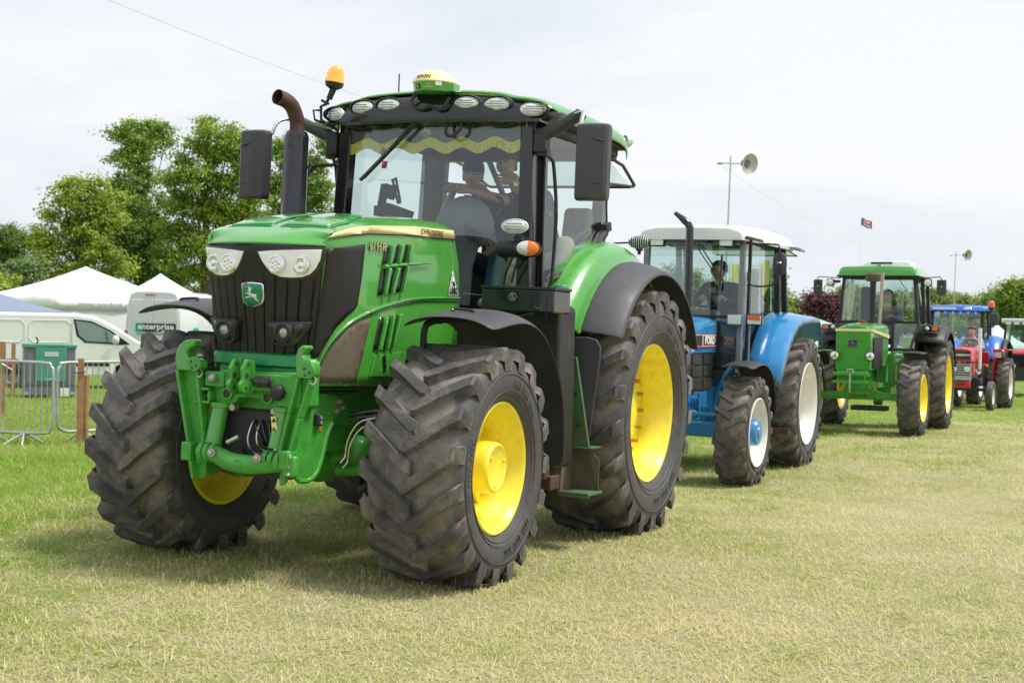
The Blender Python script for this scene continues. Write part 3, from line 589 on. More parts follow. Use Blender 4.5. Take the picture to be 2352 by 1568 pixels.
# cross shaft and cranked arms
b = MB(); b.tube([(-.29, -.95, .735), (-.21, -.96, .735), (-.15, -.97, .725), (-.05, -.98, .695), (.08, -.98, .690), (.20, -.96, .700), (.31, -.95, .715)], [.046, .048, .052, .056, .056, .050, .046], 20, smooth=4); sh = b.obj('cross_shaft', 'green_cast', LK)
b = MB(); b.lathe([(0, .026), (.003, .024), (.003, .020), (0, .019)], (.035, -1.036, .696), (0, -1, 0), n=24); b.obj('cast_emblem', 'green_cast', sh)
b = MB()
for x in (-.265, -.225, -.185, .185, .225, .268): b.cyl((x-.014, -.955, .722 if x > 0 else .737), (x+.014, -.955, .722 if x > 0 else .737), .060, n=24)
b.obj('clamp_collar', 'green_cast', LK, bevel=.004)
b = MB(); b.cyl((-.235, -.955, .737), (-.200, -.955, .737), .050); b.cyl((.195, -.955, .722), (.228, -.955, .722), .050); b.obj('collar_ring', 'blackgloss', LK)
b = MB()
for x, z in ((-.160, .745), (.155, .735)): b.cyl((x, -1.0, z), (x+.01, -1.045, z), .030, .026, n=6); b.ball((x+.01, -1.05, z), (.014, .012, .014), 10)
b.obj('shaft_nut', 'bolt', LK, bevel=.003)
for s in (-1, 1):
    ox = 0 if s < 0 else .0
    # upright arm: plate with flanges, from the hook down to the foot
    if s < 0: A = [(-.467, 1.205), (-.335, 1.210), (-.268, .83), (-.262, .78), (-.268, .66), (-.272, .590), (-.284, .575), (-.320, .575), (-.361, .77)]
    else: A = [(.375, 1.205), (.455, 1.205), (.385, .98), (.312, .78), (.292, .60), (.262, .578), (.245, .60), (.268, .75), (.325, 1.0)]
    b = MB(); b.prism([(x, -.93, z) for x, z in A], (0, .028, 0)); arm = b.obj('lower_link_arm', 'green_cast', LK, bevel=.006)
    e1 = [(A[0][0], -.955, A[0][1]), (A[-1][0], -.955, A[-1][1]), (A[-2][0], -.955, A[-2][1])]; e2 = [(A[1][0], -.945, A[1][1]), (A[2][0], -.945, A[2][1]), (A[4][0] if s < 0 else A[3][0], -.945, .68)]
    b = MB()
    for e in (e1, e2):
        for p, q in zip(e, e[1:]): b.bar(p, q, .020, .06, (0, 1, 0))
    b.obj('arm_flange', 'green_cast', arm, bevel=.005)
    # claw hook
    if s < 0: H = [(-.465, 1.205), (-.481, 1.25), (-.479, 1.30), (-.455, 1.355), (-.415, 1.386), (-.365, 1.394), (-.342, 1.386), (-.350, 1.352), (-.372, 1.345), (-.395, 1.325), (-.400, 1.300), (-.380, 1.280), (-.345, 1.285), (-.312, 1.272), (-.298, 1.25), (-.302, 1.225), (-.335, 1.208)]
    else: H = [(.372, 1.205), (.362, 1.26), (.360, 1.33), (.372, 1.375), (.400, 1.394), (.424, 1.394), (.428, 1.372), (.405, 1.360), (.400, 1.335), (.420, 1.318), (.452, 1.318), (.474, 1.300), (.482, 1.265), (.478, 1.225), (.455, 1.207)]
    b = MB(); b.prism([(x, -.985, z) for x, z in H], (0, .085, 0)); hk = b.obj('hook', 'green', LK, bevel=.010, seg=3)
    hx = -.335 if s < 0 else .448
    b = MB(); b.lathe([(0, .046), (.008, .044), (.009, 0)], (hx, -.986, 1.25), (0, -1, 0), n=24); b.obj('hook_cam', 'green_cast', hk)
    b = MB(); b.cyl((hx-.02, -.993, 1.262), (hx-.02, -.999, 1.262), .007, n=8); b.cyl((hx+.015, -.993, 1.24), (hx+.015, -.999, 1.24), .007, n=8); b.cyl((hx-.012, -.993, 1.225), (hx-.012, -.999, 1.225), .006, n=8); b.obj('cam_hole', 'blackgloss', hk)
    b = MB(); b.ball((hx+.005, -.95, 1.30), (.022, .02, .014), 10); b.tube([(hx+.02, -.95, 1.215), (hx+.038, -.96, 1.195), (hx+.03, -.97, 1.175), (hx+.01, -.97, 1.18)], .006, 6, smooth=3); b.obj('release_spring', 'bolt', hk)
    fx = -.345 if s < 0 else .315
    b = MB(); b.box((fx-(.0 if s > 0 else .02), -.95, .735), (.07, .10, .11)); b.obj('arm_foot', 'green_cast', LK, bevel=.01)
b = MB(); b.cyl((.345, -.98, .74), (.345, -.98, .66), .010); b.ball((.35, -.99, .655), .013, 10); b.ball((.352, -.985, .755), .011, 10); b.cyl((.32, -.985, .70), (.36, -.985, .70), .013, n=6); b.obj('pin', 'steel', LK)
b = MB(); b.box((.345, -.965, .70), (.085, .05, .12)); b.cyl((.33, -.99, .755), (.36, -.98, .765), .012); b.obj('arm_foot', 'green_cast', LK, bevel=.012)
for o_ in set(COL.objects)-before_:
    if o_.parent == T: o_.location.y += .085
for s in (-1, 1):      # cheek plates that carry the linkage
    P = [(s*.30, y, z) for y, z in [(-.66, 1.115), (-.36, 1.09), (-.30, 1.06), (-.29, 1.0), (-.34, .97), (-.42, .93), (-.47, .86), (-.50, .78), (-.53, .70), (-.575, .635), (-.66, .600), (-.76, .605), (-.86, .66), (-.88, .74), (-.80, .86), (-.74, 1.0)]]
    b = MB(); b.prism(P, (s*.028, 0, 0)); ck = b.obj('cheek_plate', 'green_cast', LK, bevel=.006)
    b = MB(); b.tube([(s*.325, y, z) for _, y, z in P[5:12]], .016, 8, smooth=4); b.obj('plate_rim', 'green', ck)
    b = MB()
    for y, z in ((-.37, 1.055), (-.335, 1.02), (-.40, 1.0)): b.cyl((s*.33, y, z), (s*.352, y, z), .020, n=12); b.cyl((s*.352, y, z), (s*.362, y, z), .012, n=6)
    b.obj('bolt', 'bolt', ck)
    b = MB()
    for y, z in ((-.45, 1.06), (-.45, .99), (-.56, 1.05), (-.60, .96)): b.lathe([(-.001, .017), (.004, .015), (.004, .009), (-.001, .008)], (s*.328, y, z), (s, 0, 0), n=16)
    b.obj('plate_boss', 'green_cast', ck)
b = MB(); b.box((.335, -.60, .955), (.05, .06, .075)); sw = b.obj('switch_box', 'black', LK, bevel=.01)
b = MB(); b.cyl((.36, -.60, .97), (.366, -.60, .97), .012); b.cyl((.36, -.60, .94), (.366, -.60, .94), .012); b.obj('switch_button', 'greyplastic', sw)
b = MB(); b.box((.332, -.555, .915), (.004, .022, .06)); b.obj('tag', 'amber', LK)
b = MB(); b.box((.02, -.55, 1.0), (.15, .2, .10)); b.box((.03, -.62, .94), (.17, .04, .025)); b.obj('linkage_valve', 'interior_dk', LK, bevel=.01)
b = MB(); b.box((0, -.6, .8), (.5, .25, .4)); b.obj('linkage_back', 'interior_dk', LK, bevel=.02)  # linkage back coloured dark to give the recess its shade
# ------------------------------------------------------------------ wheels
make_wheel('front_wheel', .7323, .612, .389, .262, 1, 19, 'yellow', T, (.987, 0, .70), .014, lh=.052, lw=.085, hub='front', disc=.0, spin=.12)
make_wheel('front_wheel', .7323, .612, .389, .262, -1, 19, 'yellow', T, (-.987, 0, .70), -.017, lh=.052, lw=.085, hub='front', disc=.0, spin=.33)
make_wheel('rear_wheel', .9622, .687, .529, .285, 1, 21, 'yellow', T, (.973, 2.8, .93), 0, lh=.055, lw=.09, hub='rear', disc=.035, spin=.05)
make_wheel('rear_wheel', .9622, .687, .529, .285, -1, 21, 'yellow', T, (-.973, 2.8, .93), 0, lh=.055, lw=.09, hub='rear', disc=.035, spin=.2)
# ------------------------------------------------------------------ mudguards
def guard(name, path, x0, x1, mt, parent, crown=.05, lip=.03, thick=.012, nx=11, edge=None, inv=False):
    """path: (y, z) along the crown line; a domed sheet between x0 and x1"""
    P = [V(0, y, z) for y, z in path]; rows = []
    for i, p in enumerate(P):
        d = (P[min(i+1, len(P)-1)]-P[max(i-1, 0)]).normalized(); n = V(0, -d.z, d.y)
        if n.z < 0 and abs(d.y) > .3: n = -n
        if i and n.dot(pn) < 0: n = -n
        pn = n; r = []
        for k in range(nx):
            t = -1+2*k/(nx-1); dr = crown*abs(t)**2.6+(lip if abs(t) > .99 else 0); r.append((x0+(x1-x0)*(t+1)/2, p.y-n.y*dr, p.z-n.z*dr))
        rows.append(r)
    b = MB(); b.grid(rows); return b.obj(name, mt, parent, thick=thick, sub=1, angle=80, recalc=True)
FP = [(-.30, 1.590), (-.12, 1.622), (.10, 1.652), (.30, 1.646), (.48, 1.60), (.62, 1.52), (.78, 1.385), (.90, 1.21), (.97, 1.02), (.995, .84), (.99, .64)]
for s in (1, -1):
    g = guard('front_mudguard', FP, s*.68, s*1.30, 'fender', T, crown=.065, lip=.012)
    b = MB(); b.tube([(s*.94, -.10, 1.634), (s*.95, -.09, 1.646), (s*1.06, -.09, 1.640), (s*1.08, -.10, 1.628)], .009, 8, smooth=3); b.obj('guard_handle', 'blackgloss', g)
    b = MB(); b.tube([(s*.70, .02, 1.30), (s*.70, 0, 1.48), (s*.76, 0, 1.565), (s*1.1, 0, 1.60)], .022, 8, smooth=3); b.tube([(s*.60, .05, 1.0), (s*.69, .03, 1.15), (s*.70, .02, 1.30)], .026, 8); b.obj('guard_bracket', 'black', g)
# rear mudguards: green inner wing carried by the cab, black outer extension
for s in (1, -1):
    rows = []
    for a in np.linspace(.46, 2.60, 26):     # angle from straight back over the top to the front
        r1 = 1.10; 
        y = lambda r: 2.8+r*cos(a); z = lambda r: .93+r*sin(a)
        rr_ = [(1.02, 1.17), (1.06, 1.175), (1.12, 1.165), (1.20, 1.15), (1.27, 1.125), (1.315, 1.105), (1.325, 1.075)]
        rows.append([(s*x, 2.8+r*cos(a), .93+r*sin(a)) for x, r in rr_])
    b = MB(); b.grid(rows[:]); b.obj('mudguard_extension', 'fender', T, thick=.012, sub=1, angle=80)
    rows = []
    for a in np.linspace(.1, 2.62, 24):
        f = cl((a-1.5)/1.1); R1 = 1.33+.04*f; 
        rows.append([(s*x, 2.8+r*cos(a), .93+r*sin(a)) for x, r in [(.74, R1+.01), (.84, R1), (.93, R1-.025), (.985, R1-.07), (1.005, R1-.12), (1.015, 1.175), (1.03, 1.165)]])
    b = MB(); b.grid(rows); b.obj('rear_wing', 'green', T, thick=.012, sub=1, angle=80)
    # inner cheek of the wing
    P = [(s*.74, 2.8+1.33*cos(a), .93+1.33*sin(a)) for a in np.linspace(.1, 2.62, 18)]+[(s*.74, 1.75, .75), (s*.74, 3.6, .75)]
    b = MB(); b.prism(P, (s*.012, 0, 0)); b.obj('wing_cheek', 'green', T)
# ------------------------------------------------------------------ steps, tank and tool box on the left side
b = MB()
P = [(.95, 1.22, 1.72), (1.07, 1.22, 1.72), (1.10, 1.22, 1.69), (1.10, 1.22, 1.55), (1.125, 1.22, .63), (1.10, 1.22, .59), (.80, 1.22, .59), (.70, 1.22, .8), (.70, 1.22, 1.62), (.90, 1.22, 1.66)]
b.prism(P, (0, .30, 0)); b.obj('fuel_tank', 'black', T, bevel=.035, seg=3)
b = MB(); b.prism([(-x, y, z) for x, y, z in P], (0, .5, 0)); b.obj('side_tank', 'black', T, bevel=.035, seg=3)
b = MB(); b.box((.93, 1.17, .60), (.30, .10, .16)); b.box((.98, 1.25, .50), (.26, .16, .10)); b.obj('tank_bracket', 'rust', T, bevel=.01)
b = MB(); b.box((.915, 1.05, 1.732), (.53, .30, .155)); bx = b.obj('tool_box', 'blackgloss', T, bevel=.012)
b = MB(); b.box((.915, 1.05, 1.816), (.545, .31, .018)); b.box((1.13, .897, 1.70), (.004, .004, .15)); b.obj('box_lid', 'black', bx, bevel=.006)
b = MB(); b.lathe([(0, .030), (.006, .030), (.006, .024), (0, .024)], (.885, .896, 1.755), (0, -1, 0), n=24); b.box((.885, .89, 1.755), (.044, .006, .012), rot=(0, .8, 0)); b.box((.885, .89, 1.755), (.012, .006, .044), rot=(0, .3, 0)); b.tube([(1.055, .893, 1.70), (1.06, .893, 1.685), (1.10, .893, 1.683), (1.105, .893, 1.70)], .003, 6); b.obj('box_latch', 'greyplastic', bx)
b = MB(); b.cyl((1.05, 1.34, 1.72), (1.05, 1.34, 1.83), .05); b.obj('tank_neck', 'black', T); b = MB(); b.cyl((1.05, 1.34, 1.83), (1.05, 1.34, 1.855), .058, .054); b.obj('filler_cap', 'jade', T, bevel=.004)
b = MB(); P = [(1.04, 1.62, 1.36), (1.075, 1.62, 1.36), (1.20, 1.62, .73), (1.04, 1.62, .70)]; b.prism(P, (0, .03, 0)); b.box((1.13, 1.70, .72), (.20, .20, .012)); b.box((1.15, 1.62, .405), (.24, .26, .02)); b.box((1.15, 1.485, .40), (.24, .02, .035)); b.obj('access_steps', 'green_dirty', T, bevel=.004)
b = MB(); b.prism([(1.03, 1.70, .71), (1.16, 1.70, .71), (1.245, 1.72, .64), (1.25, 1.72, .41), (1.03, 1.70, .41)], (0, .01, 0)); b.prism([(1.035, 1.50, .60), (1.035, 1.70, .70), (1.035, 1.70, .41), (1.035, 1.50, .41)], (.01, 0, 0)); b.obj('step_back', 'mesh', T)
b = MB(); [b.cyl((1.09+.03*k, 1.618, 1.10-.22*k), (1.09+.03*k, 1.608, 1.10-.22*k), .011, n=10) for k in range(2)]; b.obj('rivet', 'black', T)
b = MB(); P = [(.97, 1.75, 1.50), (1.10, 1.75, 1.506), (1.17, 1.75, 1.49), (1.205, 1.75, 1.44), (1.205, 1.75, 1.35), (1.15, 1.75, .79), (1.12, 1.75, .76), (1.08, 1.75, .9), (.98, 1.75, 1.3)]; b.prism(P, (0, .02, 0)); b.obj('mud_flap', 'fender', T, bevel=.006)
# ------------------------------------------------------------------ exhaust
b = MB(); b.tube([(-.945, 1.0, 1.60), (-.945, 1.0, 2.86), (-.945, 1.0, 2.90)], [.090, .090, .074], 28); ex = b.obj('exhaust_stack', 'blackgloss', T, label='black upright exhaust stack')
b = MB(); b.tube([(-.945, 1.0, 2.88), (-.945, 1.0, 2.96), (-.948, .975, 3.02), (-.955, .935, 3.075), (-.968, .87, 3.108), (-.985, .79, 3.120)], [.055, .055, .056], 22, smooth=5, cap=False); o = b.obj('exhaust_tip', 'rust', ex, thick=.005, toff=-1, angle=60)
b = MB(); b.cyl((-.945, .915, 2.80), (-.945, .905, 2.80), .010, n=8); b.obj('stack_bolt', 'rust', ex)
# ------------------------------------------------------------------ cab of the big tractor
def pane(name, P, mt, parent, **k):
    b = MB(); b.add([V(p) for p in P], [tuple(range(len(P)))]); return b.obj(name, mt, parent, recalc=False, **k)
CB = T
b = MB()
for s in (1, -1):
    b.bar((s*.775, 1.345, 1.66), (s*.735, 1.385, 3.02), .10, .10, (0, 1, 0)); b.bar((s*.822, 1.50, 1.66), (s*.795, 1.50, 3.0), .06, .055, (0, 1, 0)); b.bar((s*.79, 1.43, 1.66), (s*.765, 1.45, 3.0), .035, .06, (0, 1, 0))
b.obj('front_pillar', 'blackgloss', CB, bevel=.008)
b = MB()
for s in (1, -1): b.bar((s*.72, 2.86, 1.95), (s*.72, 2.90, 3.02), .09, .12, (0, 1, 0)) if s > 0 else b.bar((-.85, 2.96, 1.95), (-.84, 3.0, 3.02), .22, .10, (0, 1, 0)); b.bar((s*.825, 2.79, 2.34), (s*.80, 2.74, 2.98), .014, .02, (0, 1, 0)); b.bar((s*.80, 1.62, 1.90), (s*.81, 2.44, 2.06), .03, .04); b.bar((s*.81, 2.44, 2.06), (s*.82, 2.80, 2.34), .03, .04); b.bar((s*.80, 1.52, 1.66), (s*.80, 1.66, 1.90), .03, .03)
b.obj('rear_pillar', 'black', CB, bevel=.008)
b = MB(); b.box((0, 2.95, 2.97), (1.6, .12, .09)); b.box((0, 1.42, 2.985), (1.5, .16, .07)); b.box((.80, 2.2, 2.985), (.06, 1.5, .06)); b.box((-.80, 2.2, 2.985), (.06, 1.5, .06)); b.obj('roof_frame', 'black', CB, bevel=.008)
# windscreen: one bowed sheet
rows = []
for z in (1.68, 2.1, 2.55, 3.0): rows.append([(x, 1.30-.045*(1-(x/.75)**2)+(z-1.68)*.035, z) for x in np.linspace(-.75, .75, 13)])
b = MB(); b.grid(rows); ws = b.obj('windscreen', 'glassf', CB, angle=60)
for s in (1, -1):
    pane('side_window', [(s*.81, 1.56, 1.80), (s*.815, 1.68, 1.90), (s*.825, 2.44, 2.07), (s*.825, 2.79, 2.34), (s*.80, 2.74, 2.94), (s*.78, 1.52, 2.97)], 'glass', CB)
    pane('lower_window', [(s*.80, 1.40, 1.66), (s*.80, 1.56, 1.66), (s*.81, 1.56, 1.80), (s*.80, 1.40, 1.80)], 'glass', CB)
    b = MB(); b.tube([(s*.80, 1.36, 2.765), (s*.86, 1.38, 2.77), (s*.89, 1.44, 2.74), (s*.895, 1.48, 2.68), (s*.90, 1.55, 2.34), (s*.89, 1.54, 1.86)], .013, 8, smooth=3); b.obj('grab_rail', 'black', CB)
gl = pane('rear_window', [(-.72, 3.0, 2.96), (.72, 3.0, 2.96), (.68, 3.72, 2.80), (-.68, 3.72, 2.80)], 'glass2', CB, label='rear window propped open')
b = MB(); b.tube([(.72, 3.0, 2.97), (.73, 3.35, 2.935), (.70, 3.74, 2.815), (.66, 3.74, 2.80), (-.66, 3.74, 2.80), (-.70, 3.74, 2.815), (-.73, 3.35, 2.935), (-.72, 3.0, 2.97)], .014, 6); b.tube([(.72, 3.02, 2.75), (.70, 3.72, 2.80)], .012, 6); b.tube([(-.72, 3.02, 2.75), (-.70, 3.72, 2.80)], .012, 6); b.obj('window_seal', 'black', gl)
# roof
def rw(x): return abs(x)/.92
rows = []
for y, sc, dz in ((1.225, .985, -.032), (1.25, .995, -.006), (1.40, 1.0, .0), (1.75, 1.0, .006), (2.1, 1.0, .012), (2.6, 1.0, .014), (2.9, .985, .0), (3.03, .95, -.04), (3.06, .93, -.10)):
    r = []
    for x, z in [(-.93, 3.02), (-.935, 3.07), (-.92, 3.115), (-.86, 3.155), (-.76, 3.178), (-.68, 3.180), (-.62, 3.190), (-.56, 3.214), (-.3, 3.228), (0, 3.234), (.3, 3.228), (.56, 3.214), (.62, 3.190), (.68, 3.180), (.76, 3.178), (.86, 3.155), (.92, 3.115), (.935, 3.07), (.93, 3.02)]:
        fy = y+(.10*rw(x)**2.5 if y < 1.5 else 0)
        zz = z+dz
        if y < 1.35 and z < 3.10: zz = max(zz, 3.08)
        elif y < 1.5 and z < 3.06: zz = max(zz, 3.05)
        r.append((x*sc, fy, zz))
    rows.append(r)
b = MB(); b.grid(rows); rf = b.obj('roof', 'green', CB, sub=1, angle=80, thick=.012, toff=-1)
b = MB(); b.box((0, 2.2, 3.03), (1.76, 1.6, .04)); b.obj('head_lining', 'interior_dk', CB)
# visor with the lamps
rows = []
for j, (k, dy) in enumerate(((0, .09), (.06, .0), (.5, -.012), (.94, .02), (1., .05))):
    r = []
    for x in np.linspace(-.945, .945, 49):
        zt = float(np.interp(abs(x), [0, .56, .62, .70, .80, .88, .945], [3.172, 3.152, 3.130, 3.118, 3.10, 3.078, 3.055])); zb = float(np.interp(abs(x), [0, .6, .8, .945], [2.985, 2.985, 2.99, 3.03]))
        r.append((x, 1.222+.12*(abs(x)/.9)**2.6+(.30*cl((abs(x)-.90)/.045))+dy, zb+(zt-zb)*k))
    rows.append(r)
b = MB(); b.grid(rows); vz = b.obj('roof_visor', 'blackgloss', CB, thick=.02, toff=1, angle=70)
b = MB(); b.box((0, 1.36, 2.99), (1.74, .24, .02)); [b.ball((x, 1.30, 2.985), (.12, .05, .035), 12) for x in (-.62, -.42, -.2, .3, .55)]; b.obj('visor_underside', 'blackgloss', vz)
def oval_lamp(c, w_, h_, parent, yaw=0., tilt=0., body='lens'):
    e = Euler((tilt, 0, yaw)); R = e.to_matrix(); c = V(c)
    o = empty('work_lamp', c, e, parent); b = MB(); n = 28
    ring = lambda k, y: [(w_/2*k*cos(2*pi*i/n), y, h_/2*k*sin(2*pi*i/n)) for i in range(n)]
    b.grid([ring(1.0, .03), ring(1.10, .0), ring(1.12, -.008), ring(1.02, -.016), ring(.98, -.006)], wrap=True); b.obj('lamp_bezel', 'lampbody', o)
    b = MB(); b.grid([ring(1.0, -.006), ring(.93, -.016), ring(.7, -.024), ring(.35, -.028), ring(.0, -.029)], wrap=True); b.obj('lamp_lens', body, o)
    b = MB()
    for z, wk in ((.018, .62), (-.002, .78), (-.022, .62)): b.box((0, -.0295, z*h_/.1), (w_*wk, .004, .0045))
    b.obj('lamp_bar', 'greyplastic', o)
    return o
for x, y, z, yw, tl in ((.797, 1.285, 3.073, .35, .12), (.542, 1.235, 3.108, .12, .1), (.313, 1.215, 3.116, .05, .1)):
    for s in (1, -1):
        oval_lamp((s*x, y+.008, z-.004), .165, .088, vz, s*yw, -tl)
        b = MB(); n = 24; f = lambda k, dy, dz=0: [(s*x+k*.095*cos(2*pi*i/n), y+dy+.02*s*0, z-.002+k*.050*sin(2*pi*i/n)) for i in range(n)]
        b.grid([f(1.0, .03), f(1.10, -.006), f(1.20, .0), f(1.26, .03)], wrap=True); b.obj('lamp_cowl', 'black', vz)
b = MB(); b.tube([(-.06, 1.19, 3.19), (-.10, 1.17, 3.14), (-.075, 1.17, 3.085), (0, 1.165, 3.07), (.06, 1.16, 3.095), (.10, 1.16, 3.065), (.16, 1.16, 3.07), (.185, 1.17, 3.12), (.19, 1.19, 3.15)], .012, 8, smooth=4); b.obj('cable', 'black', vz)
b = MB(); b.tube([(.155, 1.24, 2.98), (.16, 1.22, 2.90), (.22, 1.215, 2.885), (.27, 1.22, 2.93), (.275, 1.24, 2.98)], .012, 8, smooth=4); b.obj('washer_hose', 'black', vz)
# positioning globe on the roof
gp = empty('positioning_globe', (.045, 1.24, 3.20), (0, 0, 0), rf)
b = MB(); b.lathe([(-.02, .0), (-.02, .11), (-.01, .150), (.045, .158), (.058, .160)], (0, 0, 0), (0, 0, 1), n=32); b.box((.13, -.03, .02), (.12, .10, .06)); b.obj('globe_base', 'green', gp, bevel=.004)
b = MB(); b.lathe([(.056, .160), (.062, .163), (.075, .158), (.105, .138), (.135, .100), (.152, .05), (.157, 0)], (0, 0, 0), (0, 0, 1), n=36); b.obj('globe_dome', 'stripe', gp)
def cylwrap(r, zc, r2=None):   # wrap flat lettering on the round base
    return lambda p: (r*sin(p.x/r), -r*cos(p.x/r), p.z)
b = MB(); P = [(r*sin(t), -r*cos(t), .074+.0+.040*k) for k, r in ((0, .1625), (1, .143)) for t in ()]
lettering('globe_lettering', 'RIPON', 'print_dk', gp, (-.02, -.15, .090), (1, 0, 0), (0, .42, .9), .040, bold=.001, warp=lambda p: (p.x*1., -sqrt(max(1e-4, (float(np.interp(p.z, [.06, .075, .105, .135], [.166, .1625, .143, .106])))**2-p.x**2))-.001, p.z))
lettering('globe_lettering', 'PIN\nProtected', 'stripe', gp, (.028, -.165, .022), (1, 0, 0), (0, 0, 1), .017, bold=.0008, warp=cylwrap(.161, 0))
b = MB(); b.add([(.1615*sin(t), -.1615*cos(t), z) for t, z in ((.50, .025), (.78, .025), (.78, .055), (.50, .055))], [(0, 1, 2, 3)]); b.obj('globe_label', 'print_wh', gp, recalc=False)
b = MB(); b.add([cylwrap(.1612, 0)(V(-.075+.030*x, 0, .005+.030*z)) for x, z in ((-.1, -.1), (1.1, -.1), (1.1, 1.15), (-.1, 1.15))], [(0, 1, 2, 3)]); b.obj('globe_logo_plate', 'print_dk', gp, recalc=False)
b = MB(); b.prism([cylwrap(.162, 0)(V(-.075+.030*x, 0, .005+.030*z)) for x, z in DEER], (0, -.0004, 0)); b.obj('globe_logo', 'stripe', gp, recalc=False)
b = MB(); b.cyl((-.617, 1.9, 3.22), (-.620, 1.9, 3.475), .006, n=8); b.obj('aerial', 'blackgloss', rf)
# flashing beacon
bc = empty('beacon', (-.90, 1.28, 3.025), (0, .13, 0), CB)
b = MB(); b.tube([(.13, .02, -.06), (-.02, 0, .0), (-.04, 0, .10), (.0, 0, .12), (.02, 0, .18)], .012, 8); b.cyl((.02, 0, .16), (.045, 0, .245), .022, .026, n=14); b.box((-.01, 0, .135), (.06, .03, .018), rot=(0, .3, 0)); b.lathe([(0, .0), (.0, .03), (.02, .062), (.045, .070), (.055, .071)], (.045, 0, .235), (0, 0, 1), n=28); b.obj('beacon_base', 'black', bc)
b = MB(); b.lathe([(0, .071), (.004, .074), (.02, .073), (.026, .069), (.06, .066), (.095, .056), (.118, .036), (.127, 0)], (.045, 0, .288), (0, 0, 1), n=32); b.obj('beacon_dome', 'beacon', bc)
b = MB(); b.tube([(-.85, 1.36, 2.98), (-.97, 1.27, 3.03), (-.985, 1.27, 3.10), (-.94, 1.28, 3.10)], .009, 8); b.tube([(-.80, 1.33, 2.98), (-.80, 1.33, 2.92), (-.85, 1.32, 2.90), (-.86, 1.32, 2.86)], .005, 6, smooth=3); b.obj('beacon_bracket', 'black', CB)
# mirrors
for s in (1, -1):
    mr = empty('wing_mirror', (s*.87, 1.36, 2.90), (0, 0, 0), CB); q = lambda x, y, z: (s*(x-.87), y-1.36, z-2.90)
    b = MB(); b.tube([q(.86, 1.36, 2.905), q(1.0, 1.34, 2.965), q(1.14, 1.31, 3.03)], [.048, .046, .042], 14); b.cyl(q(1.13, 1.31, 3.015), q(1.155, 1.305, 3.04), .046, n=14); b.obj('mirror_arm', 'mirror', mr, bevel=.004)
    b = MB(); b.box(q(.845, 1.36, 2.86), (.09, .10, .17)); b.prism([q(.81, 1.33, 2.80), q(.90, 1.33, 2.80), q(.90, 1.33, 2.745), q(.82, 1.33, 2.76)], (0, .08, 0)); b.obj('mirror_hinge', 'black', mr, bevel=.008)
    b = MB(); b.tube([q(1.12, 1.28, 3.03), q(1.20, 1.22, 3.03), q(1.225, 1.15, 2.99), q(1.23, 1.10, 2.90)], .014, 8, smooth=4); b.obj('mirror_stay', 'steel', mr)
    hs = []
    b = MB()
    for z, k, f in ((2.415, .90, .75), (2.43, .98, .95), (2.46, 1., 1.), (2.66, 1., 1.05), (2.88, 1., 1.), (2.912, .98, .92), (2.925, .90, .7)):
        hs.append([q(1.345+x*k, 1.08+y*f, z) for x, y in ((-.115, .03), (-.115, -.03), (-.10, -.06), (-.03, -.075), (0, -.078), (.02, -.070), (.095, -.06), (.115, -.04), (.115, .03))])
    b.grid(hs, wrap=True); b.add(hs[0], [tuple(range(9))]); b.add(hs[-1], [tuple(range(9))]); b.obj('mirror_shell', 'mirror', mr, bevel=.008, angle=35, merge=1e-4)
    b = MB(); b.box(q(1.345, 1.11, 2.67), (.19, .004, .44)); b.obj('mirror_glass', 'chrome', mr)
    b = MB(); b.box(q(1.40, 1.008, 2.815), (.075, .012, .012), rot=(0, s*.22, 0)); b.box(q(1.385, 1.012, 2.53), (.085, .012, .012), rot=(0, -s*.12, 0)); b.obj('shell_rib', 'mirror', mr, bevel=.004)
b = MB(); b.tube([(-.79, 1.37, 2.76), (-.83, 1.33, 2.70), (-.90, 1.28, 2.69), (-.97, 1.25, 2.66), (-1.0, 1.22, 2.50), (-1.0, 1.15, 1.95)], .013, 8, smooth=4); b.obj('grab_rail', 'black', CB)
# wiper
b = MB(); b.tube([(-.03, 1.215, 3.06), (-.20, 1.235, 2.90), (-.30, 1.24, 2.80)], .009, 8); b.tube([(-.06, 1.235, 3.03), (-.22, 1.24, 2.87)], .010, 8); wp = b.obj('wiper_arm', 'black', CB)
b = MB(); b.bar((-.10, 1.245, 2.985), (-.545, 1.255, 2.575), .020, .028, (0, 1, 0)); b.bar((-.12, 1.26, 2.96), (-.52, 1.268, 2.59), .008, .02, (0, 1, 0)); b.obj('wiper_blade', 'blackgloss', wp, bevel=.003)
